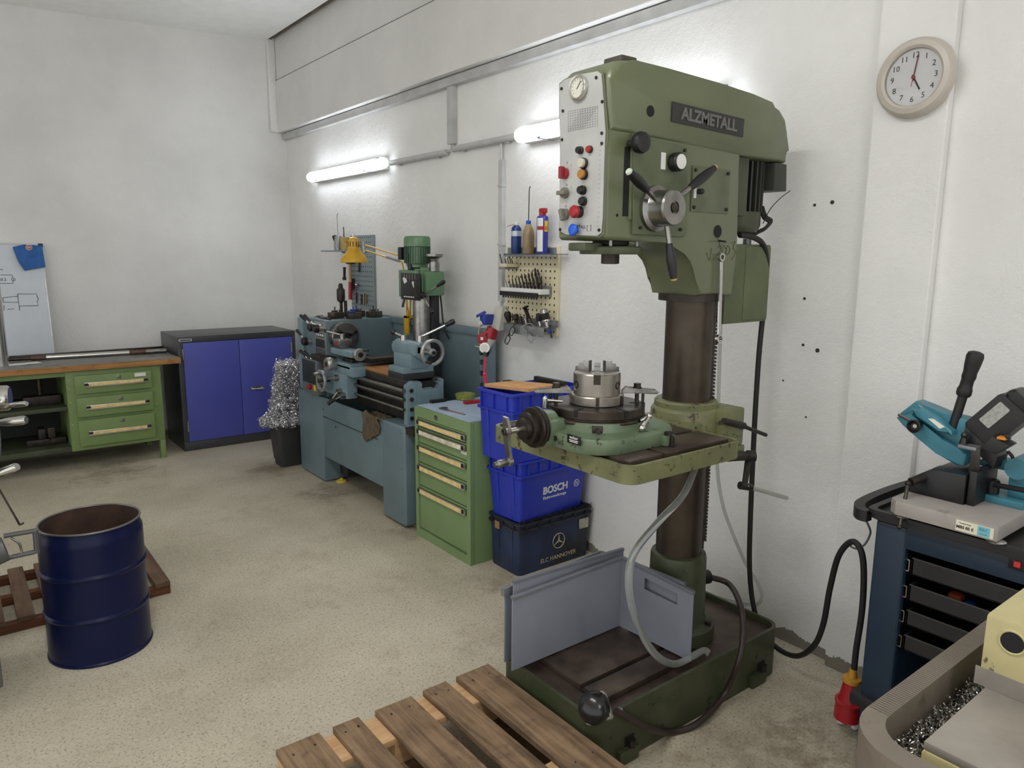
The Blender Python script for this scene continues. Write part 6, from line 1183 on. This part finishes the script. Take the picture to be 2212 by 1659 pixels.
glasses(rx(1146, 708, 2.62), .5, 'clear safety glasses hanging from the middle of the arbor rack', pm('clear_frame', (150, 150, 146), .3)); glasses(rx(1095, 712, 2.62), -.9, 'dark framed safety glasses hanging beside the socket box', BLACK)

# ================================================================== blue tool trolley
TBLUE = pm('trolley_blue', (28, 46, 64), .42, var=.1, scale=5); TBLACK = pm('trolley_black', (34, 33, 33), .45, var=.15)
tx0, tx1, ty0, ty1, tz = 2.25, 2.72, .30, 1.035, .85
tr = thing('tool_trolley', 'blue workshop trolley with open black drawers by the right wall', 'trolley', (2.48, .67, 0))
b = B(); b.box(tx0+.03, tx1, .955, ty1, .20, tz, .004); b.box(tx0, tx0+.035, .94, ty1, .215, tz-.005, .012, seg=3); b.box(tx0+.03, tx1, ty0, ty0+.08, .2, tz, .004); b.box(tx0+.005, tx0+.03, ty0, ty1-.09, tz-.075, tz, .003); b.box(tx1-.01, tx1, ty0, ty1, .2, tz); b.box(tx0+.02, tx1, ty0, ty1, .2, .23); b.build('carcass', TBLUE, tr)
b = B(); b.box(tx0+.03, tx1, .955, ty1, .03, .21, .004); b.box(tx0+.01, tx0+.035, .96, ty1, .03, .21, .01); b.build('base', TBLUE, tr)
b = B(); b.box(tx0-.02, tx1, ty0, ty1+.025, .205, .25, .012); b.build('bumper', TBLACK, tr)
b = B(); b.prism(rrect(tx0-.02, tx1, ty0-.02, ty1+.02, .03), Matrix.Translation((0, 0, tz)), .018, .004); b.frame(rrect(tx0-.025, tx1, ty0-.025, ty1+.025, .03), rrect(tx0-.005, tx1-.02, ty0-.005, ty1+.005, .025), Matrix.Translation((0, 0, tz+.018)), .012); b.build('top_tray', TBLACK, tr)
# handle loop at the end
hl = [(tx0-.005, ty1+.02, tz-.0), (tx0+.0, ty1+.05, tz+.0), (tx0+.05, ty1+.075, tz+.005), (tx0+.2, ty1+.08, tz+.008), (tx0+.4, ty1+.075, tz+.005), (tx0+.45, ty1+.05, tz), (tx0+.45, ty1+.02, tz)]
def ribbon(pts, w, h):
    P_ = smooth_path(pts, 5); loops = []
    for i, p in enumerate(P_):
        t_ = (P_[min(i+1, len(P_)-1)]-P_[max(i-1, 0)]).normalized(); n_ = Vector((-t_.y, t_.x, 0)).normalized(); loops.append([p+n_*w/2+Vector((0, 0, -h/2)), p-n_*w/2+Vector((0, 0, -h/2)), p-n_*w/2+Vector((0, 0, h/2)), p+n_*w/2+Vector((0, 0, h/2))])
    b = B(); b.loft(loops); return b
ribbon(hl, .032, .036).build('push_handle', TBLACK, tr)
for z1, z0 in ((.748, .695), (.661, .61), (.577, .53), (.494, .445)):
    d_ = B(); d_.box(tx0+.02, tx0+.024, ty0+.085, .925, z0, z1, .0008); d_.box(tx0+.02, tx1-.03, ty0+.085, .925, z0, z0+.003); d_.box(tx0+.02, tx1-.03, .92, .925, z0, z1); d_ = d_.build('drawer_tray', TBLACK, tr, smooth=False); B().box(tx0+.0195, tx0+.0245, ty0+.085, .925, z1-.0015, z1+.0005).build('drawer_lip', pm('lip_worn', (96, 94, 90), .4, .5), d_)
    b = B(); b.frame(rrect(-.008, .008, -.02, .02, .004), rrect(-.005, .005, -.016, .016, .003), fr((tx0+.028, .937, (z0+z1)/2), (0, -1, 0), (0, 0, 1)), .012); b.build('slide_rail', STEELB, d_)
q = rx(2199, 1218, tx0); B().box(tx0-.003, tx0+.006, q.y-.018, q.y+.022, q.z-.018, q.z+.018, .002).build('switch_plate', BLACK, tr); B().box(tx0-.008, tx0-.002, q.y-.008, q.y+.008, q.z-.009, q.z+.009, .002).build('lock_button', pm('lock_red', (214, 50, 56), .4), tr)
for y in (.4, .97):
    for x in (2.33, 2.64): B().lathe([(0, -.012), (.03, -.012), (.03, .012), (0, .012)], along((x, y, .03), (0, 1, 0)), 18).build('castor', BLACKR, tr)
# odds and ends in the drawers
q = rx(2115, 1243, 2.33); single(B().cyl(Vector((2.33, .80, .7005)), Vector((2.30, .68, .7005)), .0025, seg=8), 'steel_rod', STEELB, 'thin bright steel rod lying in the top open drawer', 'rod')
single(B().box(2.33, 2.37, .80, .84, .6135, .65, .01), 'orange_grip', pm('orange_grip', (186, 84, 36), .5), 'small orange handle lying in the second open drawer', 'tool')
single(B().box(2.33, 2.36, .765, .795, .6135, .64, .01), 'blue_grip', BLUEP, 'small blue handle lying in the second open drawer', 'tool')
random.seed(5)
for k, lb in enumerate(('bent bright socket piece left in the lowest open drawer', 'small bright steel link in the lowest open drawer', 'bright ring fitting right in the lowest open drawer')):
    y = .87-.035*k; b = B(); b.torus(along((2.30, y, .4615), (1, .3, .4)), .012, .0035, 16, 6); b.cyl((2.30, y-.01, .453), (2.31, y+.012, .453), .004, seg=8); single(b, 'steel_fitting', STEELB, lb, 'fitting')
# wire hook carrying the press lead
hk = [rx(1902, 1110, 2.27), rx(1881, 1112, 2.26), rx(1868, 1118, 2.30), rx(1876, 1135, 2.32), rx(1880, 1152, 2.34), rx(1868, 1176, 2.36), rx(1850, 1185, 2.37), rx(1836, 1178, 2.38), rx(1834, 1165, 2.38)]
single(B().tube(hk, .0035, 8), 'wire_hook', STEELG, 'bent steel wire hook holding the black lead at the trolley handle', 'hook')

# ================================================================== metal band saw on the trolley
SBLUE = pm('saw_blue', (60, 122, 138), .38, var=.08, scale=8, wear=(110, 124, 124), wscale=26, wth=.72); SGREY = pm('saw_base_grey', (158, 152, 146), .55, var=.06, scale=10, stain=((112, 98, 84), 12, .62))
bz = tz+.031; bt_ = .932
bs_ = thing('band_saw', 'turquoise metal-cutting band saw with raised bow on the trolley', 'band saw', (2.45, .84, bz))
b = B(); b.prism([(2.212, .69), (2.66, .69), (2.66, .988), (2.235, .988), (2.212, .965)], Matrix.Translation((0, 0, bz+.006)), bt_-bz-.006, .006); sbs = b.build('base_plate', SGREY, bs_)
for x, y in ((2.235, .95), (2.235, .70)): B().lathe([(0, 0), (.024, 0), (.026, .003), (.02, .006), (0, .006)], Matrix.Translation((x, y, bz)), 18).build('foot', STEELB, bs_)
q = rx(2107, 1139, 2.2115); q.x = 2.2115; y0_, y1_ = rx(2148, 1140, 2.2115).y, rx(2065, 1130, 2.2115).y; lbp = B().box(2.2106, 2.2122, y0_, y1_, bz+.012, bt_-.008).build('type_label', pm('label_cream', (222, 218, 196), .5, var=.03), sbs)
LM = fr((2.2103, y1_, (bz+bt_)/2+.002), (0, -1, 0), (0, 0, 1)); text('MBS 85 E', LM @ Matrix.Translation((.024, -.004, 0)), .0115, INK, lbp, 'lettering', .0002, .0004); text('Metallbandsäge', LM @ Matrix.Translation((.024, .008, 0)), .005, INK, lbp, 'lettering', .0002)
B().box(.056, .087, -.014, .014, 0, .0003, M=LM).build('label_patch', pm('label_teal', (120, 186, 196), .5), lbp); text('REC', LM @ Matrix.Translation((.071, .004, .0004)), .012, pm('teal_print', (40, 96, 130), .5), lbp, 'lettering', .0002); text('KELLER', LM @ Matrix.Translation((.071, -.008, .0004)), .006, pm('teal_print2', (40, 96, 130), .5), lbp, 'lettering', .0002)
# black vice: fixed rail, wedge body and screw
b = B(); b.prism([(.825, 0), (.99, 0), (.985, .035), (.95, .065), (.92, .088), (.825, .092)], fr((2.33, 0, bt_), (0, 1, 0), (0, 0, 1)), .15, .006); vb = b.build('vice_body', BLACK, bs_)
b = B(); b.box(2.34, 2.5, .80, .822, bt_, bt_+.105, .004); b.build('vice_jaw', BLACK, bs_)
B().cyl((2.40, .92, bt_+.075), (2.29, .96, bt_+.045), .013, seg=16).build('vice_screw', IRON, bs_); a = rx(1962, 1044, 2.28); c = rx(1948, 1136, 2.215); c.x = 2.2; b = B(); b.cyl(a, c, .0055, seg=10); b.ball(a, .010); b.ball(c, .0075); b.build('vice_handle', STEELD, bs_)
# bow outline (side view in the Y-Z plane at the near face), extruded into the depth
BX = 2.40
def yz(px, py, X=BX): q = rx(1900+px/4.609, 740+py/4.609, X); return (-q.y, q.z)
BM = fr((BX+.085, 0, 0), (0, -1, 0), (0, 0, 1))
shell = [yz(*p) for p in ((160, 715), (320, 592), (430, 640), (620, 720), (860, 780), (1060, 965), (1000, 1060), (870, 1105), (840, 1230), (770, 1225), (640, 1150), (400, 985), (230, 840))]
b = B(); b.prism(shell, BM, .06, .008, 3); bow = b.build('bow_frame', SBLUE, bs_)
rail = [yz(*p) for p in ((165, 745), (330, 700), (470, 860), (620, 960), (760, 1060), (870, 1100), (840, 1232), (765, 1222), (560, 1100), (390, 960), (235, 830))]
b = B(); b.prism(rail, fr((BX+.03, 0, 0), (0, -1, 0), (0, 0, 1)), .032, .007, 3); b.build('lower_guard', SBLUE, bow)
up_ = [yz(*p) for p in ((330, 660), (420, 650), (590, 745), (735, 880), (740, 920), (600, 870), (470, 800), (380, 720))]
b = B(); b.prism(up_, fr((BX+.03, 0, 0), (0, -1, 0), (0, 0, 1)), .045, .007, 3); b.build('wheel_cover', SBLUE, bow)
b = B(); b.prism([yz(*p, BX-.016) for p in ((480, 755), (540, 760), (650, 840), (600, 858))], fr((BX-.0155, 0, 0), (0, -1, 0), (0, 0, 1)), .0012); b.build('sticker', PAPER, bow); b = B(); b.prism([yz(*p, BX+.024) for p in ((380, 615), (440, 645), (530, 715), (470, 700))], fr((BX+.0245, 0, 0), (0, -1, 0), (0, 0, 1)), .0012); b.build('sticker', pm('old_sticker', (186, 176, 160), .6, var=.2, scale=60), bow)
k0 = yz(355, 830, BX-.03); kc = Vector((BX-.002, -k0[0], k0[1])); kb_ = B().lathe([(0, 0), (.012, 0), (.012, .014), (.020, .03), (.021, .04), (.018, .041), (.012, .03), (0, .028)], along(kc, (-1, .0, 0)), 26).build('tension_knob', BLACK, bow); B().cyl(kc+Vector((-.028, 0, 0)), kc+Vector((-.031, 0, 0)), .006, seg=14).build('knob_bolt', STEELB, kb_)
k1 = yz(190, 715, BX-.002); k2_ = yz(310, 775, BX-.002); b = B(); b.tube([Vector((BX-.004, -k1[0], k1[1])), Vector((BX-.004, -k2_[0], k2_[1]))], .005, 6, 0); b.build('tension_slide', STEEL, bow)
# lift handle with grip
g0, g1, g2 = rx(1900+725/4.609, 740+860/4.609, 2.43), rx(1900+830/4.609, 740+530/4.609, 2.43), rx(1900+965/4.609, 740+95/4.609, 2.43); B().cyl(g0, g1, .0135, seg=16).build('lift_handle', TBLACK, bow); d = g2-g1; L_ = d.length
B().lathe([(0, 0), (.018, 0), (.021, .006), (.021, .02), (.018, .03), (.0175, .05), (.020, .06), (.019, .075), (.022, L_*.7), (.024, L_*.9), (.021, L_*.98), (.012, L_*1.01), (0, L_*1.01)], along(g1, d), 22).build('hand_grip', BLACKR, bow)
# motor, switch, guard plate, pivot arm
m0 = [rx(1900+x/4.609, 740+y/4.609, 2.42) for x, y in ((870, 790), (1215, 500), (1170, 930))]; ax = (m0[1]-m0[0]); up2 = (m0[2]-m0[1]); MM = fr(m0[0], ax, -up2)
# local: x along the motor, -y across
ax_l = ax.length; M_ = fr(m0[0], ax, Vector((0, 0, 1))); wdt = .098
b = B(); b.prism(rrect(-.015, ax_l, -wdt, .002, .012), M_ @ Matrix.Translation((0, 0, -.09)), .09, .008, 3); mo_ = b.build('motor', TBLACK, bs_); b = B(); b.prism(rrect(ax_l-.004, ax_l+.03, -wdt+.008, -.008, .012), M_ @ Matrix.Translation((0, 0, -.085)), .08, .012, 3); b.build('motor_cap', BLACK, mo_)
b = B(); b.prism(rrect(.03, ax_l-.02, -.052, -.016, .004), M_ @ Matrix.Translation((0, 0, .0)), .0012); b.build('rating_plate', pm('rating_plate', (166, 166, 160), .5, var=.15, scale=120), mo_)
b = B(); b.prism([(-.05, -.03), (-.01, -.005), (-.01, -wdt-.03), (-.045, -wdt-.05)], M_ @ Matrix.Translation((0, 0, -.085)), .09, .006); b.build('motor_flange', TBLACK, mo_)
sw = [rx(1900+x/4.609, 740+y/4.609, 2.37) for x, y in ((1005, 1050), (1120, 930), (1300, 1030), (1160, 1110))]; b = B(); b.prism([(-p.y, p.z) for p in sw], fr((2.43, 0, 0), (0, -1, 0), (0, 0, 1)), .06, .005); b.build('switch_box', TBLACK, bs_); q = rx(1900+1210/4.609, 740+965/4.609, 2.365); b = B(); b.cbox((q.x+.012, q.y, q.z+.003), (.03, .022, .008), .002, None); b.build('orange_switch', pm('orange_plastic', (216, 136, 40), .4), bs_); q = rx(1900+1265/4.609, 740+955/4.609, 2.365); B().cbox((q.x+.01, q.y, q.z+.004), (.012, .014, .014), .002).build('trigger_catch', BLACK, bs_)
gp_ = [(-q.y, q.z) for q in (rx(1900+x/4.609, 740+y/4.609, 2.365) for x, y in ((830, 1020), (1000, 1060), (990, 1312), (880, 1290), (915, 1080)))]; b = B(); b.prism(gp_, fr((2.37, 0, 0), (0, -1, 0), (0, 0, 1)), .004, .001); b.build('blade_guard', pm('guard_smoke', (56, 54, 50), .3, .4), bs_); q = rx(1900+870/4.609, 740+1040/4.609, 2.38); B().box(q.x-.015, q.x+.03, q.y-.03, q.y+.02, q.z-.004, q.z+.006, .002).build('guard_bracket', STEELG, bs_)
q = rx(1900+835/4.609, 740+1005/4.609, 2.39); B().lathe([(0, 0), (.012, 0), (.010, .01), (.007, .018), (.010, .026), (.006, .034), (0, .034)], Matrix.Translation(q), 16).build('guard_knob', BLACK, bs_)
b = B(); b.box(2.42, 2.58, .70, .87, bt_, bt_+.022, .004); b.box(2.46, 2.56, .70, .76, bt_+.02, bt_+.12, .01); b.cyl((2.44, .735, 1.045), (2.58, .735, 1.045), .032, seg=22); b.box(2.47, 2.53, .74, .87, 1.025, 1.055, .006); b.build('pivot_stand', SBLUE, bs_)
for y in (.80, .835): B().cyl((2.46, y, 1.05), (2.46, y, 1.065), .007, seg=6).build('pivot_bolt', STEELB, bs_)
b = B(); b.cyl((2.45, .795, bt_+.02), (2.45, .795, bt_+.065), .02, seg=18, ch=.004); lv = b.build('angle_clamp', BLACK, bs_); B().cyl((2.44, .79, bt_+.052), (2.40, .66, bt_+.068), .008, seg=12).build('clamp_lever', TBLACK, lv); B().cyl((2.50, .85, bt_+.02), (2.50, .85, bt_+.045), .006, seg=8).build('stop_screw', IRON, bs_)
B().tube([rx(2177, 975, 2.45), rx(2186, 985, 2.45), rx(2192, 998, 2.46), Vector((2.5, .73, 1.03))], .005, 8).build('motor_cable', BLACKR, bs_)

# ================================================================== foreground machine: cast tray with vice
TIRON = pm('tray_iron', (140, 130, 118), .45, .5, var=.1, scale=8, bump=.25, bscale=90, stain=((92, 76, 62), 9, .6)); CREAMV = pm('cream_paint', (184, 173, 126), .42, var=.07, scale=8, wear=(84, 74, 58), wscale=22, wth=.66); PLATE = pm('vice_steel', (152, 145, 136), .45, .3, var=.12, scale=10, stain=((96, 84, 72), 26, .66))
mc = thing('milling_table', 'cast iron machine table with chip trough in the right foreground', 'machine table', (1.4, .2, 0))
to = rrect(.925, 1.95, -.25, .454, .09, 8); ti = rrect(.962, 1.93, -.22, .424, .06, 8)
b = B(); b.frame(to, ti, Matrix.Translation((0, 0, .90)), .10); b.prism(rrect(.94, 1.94, -.24, .445, .08, 8), Matrix.Translation((0, 0, .88)), .04); tbl = b.build('tray', TIRON, mc)
b = B(); b.box(1.25, 1.85, -.2, .2, .02, .88, .03); b.build('pedestal', pm('machine_cream', (178, 172, 140), .5), mc)
b = B(); random.seed(2)
n_ = 150
for k in range(n_): x = 1.02+k*.006; b.box(x, x+.0012, .4245, .4535, 1.0, 1.0006)
b.build('milling_marks', pm('mill_marks', (112, 104, 94), .45, .5), tbl, smooth=False)['kind'] = 'stuff'
vz = 1.0
vc = thing('machine_vice', 'cream painted machine vice with grey steel bed on the foreground table', 'vice', (1.4, .2, .9205))
b = B(); b.prism([(1.0, .369), (1.80, .372), (1.80, -.1), (1.0, -.1)], Matrix.Translation((0, 0, .9205)), .067, .004); vbod = b.build('vice_body', CREAMV, vc); b = B(); b.prism([(1.002, .368), (1.80, .371), (1.80, -.1), (1.002, -.1)], Matrix.Translation((0, 0, .9878)), .013, .002); b.build('vice_bed', PLATE, vc)
b = B(); q = rz(2212, 1560, 1.0); b.prism(rrect(1.13, 1.35, .19, .265, .03), Matrix.Translation((0, 0, 1.0006)), .0006); b.build('bed_slot', DARKSLOT, vc)
b = B(); b.box(1.212, 1.42, .05, .38, 1.001, 1.118, .006); jw = b.build('fixed_jaw', CREAMV, vc); c = rx(2187, 1388, 1.2115); b = B(); b.cyl((1.2115, c.y, c.z), (1.2105, c.y, c.z), .0165, seg=26); b.build('bolt_hole', DARKSLOT, jw); B().torus(along((1.2118, c.y, c.z), (-1, 0, 0)), .0175, .0022, 28, 8).build('hole_rim', CREAMV, jw)
B().box(1.2105, 1.2125, .19, .385, 1.0012, 1.03).build('jaw_step', PLATE, jw)
def tp():
    x = random.uniform(1.01, 1.9); return (x, random.uniform(.377, .422), .925+random.random()*.03)
o = link('swarf', swarf(5000, tp, 'swarf', SWARF, .0012, .0045, .0008, 8, (.3, 1.3)), pm('trough_swarf', (196, 194, 190), .25, .85, var=.3, scale=90), smooth=False); tag(o, 'bright metal chips filling the trough of the foreground machine table', 'swarf', kind='stuff')
single(B().box(1.0, 1.92, .3735, .427, .9205, .932, .002), 'chip_bed', pm('chip_bed', (48, 46, 44), .7, var=.4, scale=120, bump=.6, bscale=200), 'dark layer of fine chips at the bottom of the machine trough', 'chips')

# ================================================================== wooden pallet in front of the drill press
PW = wood('pallet_top_wood', (78, 62, 48), (150, 124, 96), 'Y', 75, .85, .7, dirt=(76, 60, 48)); PW2 = wood('pallet_pale_wood', (178, 138, 98), (214, 178, 134), 'X', 60, .7, .3)
pz = .144
pa = thing('pallet', 'wooden pallet with weathered planks in front of the drill press', 'pallet', (1.08, 1.45, 0))
yf, yn = 2.045, .85
planks = [(990, 1466, 1056, 1434), (919, 1497, 967, 1474), (819, 1544.6, 893, 1508), (731.6, 1586.6, 784, 1559), (612, 1645, 702, 1597.5)]
for x1, y1, x2, y2 in planks:
    a, c = rz(x1, y1, pz).x, rz(x2, y2, pz).x; random.seed(int(x1)); dy = random.uniform(-.006, .006); c = min(c, 1.483)
    o = B().box(a, c, yn, yf+dy, pz-.022, pz, .0025).build('plank', PW, pa)
    for yy in (yf-.05, 1.45): 
        for f in (.25, .75): B().cyl((a+(c-a)*f, yy+random.uniform(-.012, .012), pz-.001), (a+(c-a)*f+.0, yy, pz+.0006), .003, seg=8).build('nail', IRON, o)
for y0_ in (yf-.145, 1.378, yn): B().box(.672, 1.482, y0_, y0_+.14, pz-.044, pz-.0222, .002).build('cross_board', PW2, pa)
for y0_ in (yf-.143, 1.38, yn+.002):
    for x0_ in (.674, 1.005, 1.337): B().box(x0_, x0_+.143, y0_, y0_+.138, .022, pz-.0443, .002).build('block', PW2, pa)
for x0_ in (.674, 1.025, 1.355): B().box(x0_, x0_+.11, yn, yf, .0, .0218, .002).build('bottom_board', PW, pa)

# ================================================================== blue steel drum
DBLUE = pm('drum_blue', (17, 23, 58), .3, spec=.2, var=.06, scale=4, wear=(90, 84, 78), wscale=26, wth=.76); RIMW = pm('drum_rim', (120, 118, 116), .35, .7); RUSTIN = pm('drum_inside', (70, 48, 36), .8, var=.3, scale=8)
dc = Vector((.388, 3.36, 0)); dr_ = thing('steel_drum', 'open dark blue steel drum standing on the concrete floor', 'drum', dc)
Rr = .195; Hh = .572; MD = Matrix.Translation(dc)
def bead(z): return [(Rr-.002, z-.012), (Rr+.003, z-.005), (Rr+.0045, z), (Rr+.003, z+.005), (Rr-.002, z+.012)]
pr = [(0, .008), (Rr-.008, .008), (Rr-.004, 0), (Rr+.002, .002), (Rr+.003, .008), (Rr-.002, .014)]+bead(.195)+bead(.375)+[(Rr-.002, .50), (Rr-.003, .52), (Rr-.010, .535), (Rr-.011, .56)]
B().lathe(pr, MD, 64).build('drum_shell', DBLUE, dr_); B().lathe([(Rr-.013, .56), (Rr-.013, .02), (0, .018)], MD, 64).build('drum_lining', RUSTIN, dr_); B().torus(MD @ Matrix.Translation((0, 0, Hh-.010)), Rr-.010, .0045, 64, 8).build('drum_rim', RIMW, dr_)

# ================================================================== dark slatted floor grating behind the drum
DW = wood('dark_slat_wood', (72, 54, 42), (110, 88, 70), 'Y', 60, .85, .4); DW2 = wood('red_brown_wood', (76, 46, 32), (108, 70, 48), 'X', 60, .85, .3)
sl = thing('floor_grating', 'low dark brown slatted wooden grating on the floor behind the drum', 'grating', (.2, 3.95, 0))
ys_, ye_ = 3.70, 4.33; x = .742
for y0_ in (ys_, (ys_+ye_)/2, ye_-.05): B().box(-.62, .742, y0_, y0_+.045, 0, .042, .003).build('cross_beam', DW2, sl)
while x > -.55: B().box(x-.066, x, ys_-.005, ye_+.005, .0422, .066, .003).build('slat', DW, sl); x -= .112

# ================================================================== left edge: handles of a milling machine standing just outside the frame
ml = thing('milling_machine', 'grey milling machine at the left edge, only its bright handles showing', 'milling machine', (-.35, 3.1, 0)); MGREY = pm('machine_grey', (96, 98, 98), .5, var=.1)
b = B(); b.box(-.75, rz(8, 1485, 0).x, rz(8, 1485, 0).y, 3.5, 0, .16, .01); b.box(-.62, -.02, 2.96, 3.38, .16, 1.18, .03); b.build('machine_base', MGREY, ml)
PY = 3.2
def crank(px0, py0, px1, py1, Y, nm, r0, r1):
    a, c = ry(px0, py0, Y), ry(px1, py1, Y-.06); d = c-a; lv = B().lathe([(0, 0), (r0, 0), (r1, d.length*.4), (r1*1.05, d.length*.92), (r1*.8, d.length), (0, d.length)], along(a, d), 18).build(nm, STEELB, ml); return lv
a = ry(-10, 862, PY); b = B(); b.lathe([(0, -.2), (.018, -.2), (.018, -.02), (.042, -.02), (.046, -.012), (.046, .012), (.04, .02), (0, .02)], along(ry(8, 860, PY), (1, -.25, 0)), 28); b.build('hand_wheel', STEELB, ml); crank(16, 876, 58, 872, PY-.02, 'wheel_handle', .006, .010)
b = B(); b.lathe([(.085, -.010), (.095, -.012), (.102, 0), (.095, .012), (.085, .010), (.085, -.010)], along(ry(-18, 945, PY-.1), (1, -.2, 0)), 36); b.lathe([(0, -.2), (.02, -.2), (.02, .01), (0, .01)], along(ry(-18, 945, PY-.1), (1, -.2, 0)), 18); b.build('hand_wheel', STEELB, ml); crank(-8, 914, 57, 907, PY-.12, 'wheel_handle', .010, .0155); crank(-20, 1030, 38, 1008, PY-.2, 'wheel_handle', .012, .015); q = ry(-20, 1030, PY-.2); B().cyl(q, (-.03, q.y+.08, q.z), .016, seg=16).build('handle_shaft', STEEL, ml)
# grey bracket with two bars
BY_ = 2.92; DKG = pm('dark_grey_cast', (84, 84, 84), .5, .3)
def Q(px, py): return ry(px, py, BY_)
b = B(); b.cyl(Q(-14, 1195), Q(12, 1185), .045, .042, seg=20); br = b.build('lever_boss', DKG, ml)
for p0, p1 in (((8, 1158), (78, 1146)), ((12, 1206), (76, 1192)), ((76, 1146), (80, 1194))): B().tube([Q(*p0), Q(*p1)], .0085, 8, 0).build('bracket_bar', DKG, ml)
B().tube([Q(24, 1162), Q(42, 1175), Q(46, 1196), Q(34, 1203), Q(22, 1200)], .004, 8).build('wire_spring', STEELB, ml); B().tube([Q(-12, 1200), (Q(-12, 1200)+Vector((-.2, .14, .06)))], .03, 10, 0).build('bracket_arm', DKG, ml)
B().tube([ry(-8, 1046, 3.0), ry(36, 1122, 2.98), ry(43, 1133, 2.98), ry(51, 1129, 2.98)], .0035, 6, 3).build('hooked_rod', STEELD, ml)
# bits of white foam on the floor by the plug
q = rz(1818, 1562, .0)
for k, (dx, dy, r) in enumerate(((0, 0, .016), (.012, -.022, .012), (.005, -.045, .013))): o = tag(B().ball((q.x+dx, q.y+dy, r*.6), r, (1.2, .9, .6)).build('foam_crumb', pm('foam', (226, 226, 220), .9, bump=.5, bscale=200) if k == 0 else bpy.data.materials['foam']), ('largest', 'middle', 'rightmost')[k]+' white foam crumb on the floor below the red plug', 'crumb')
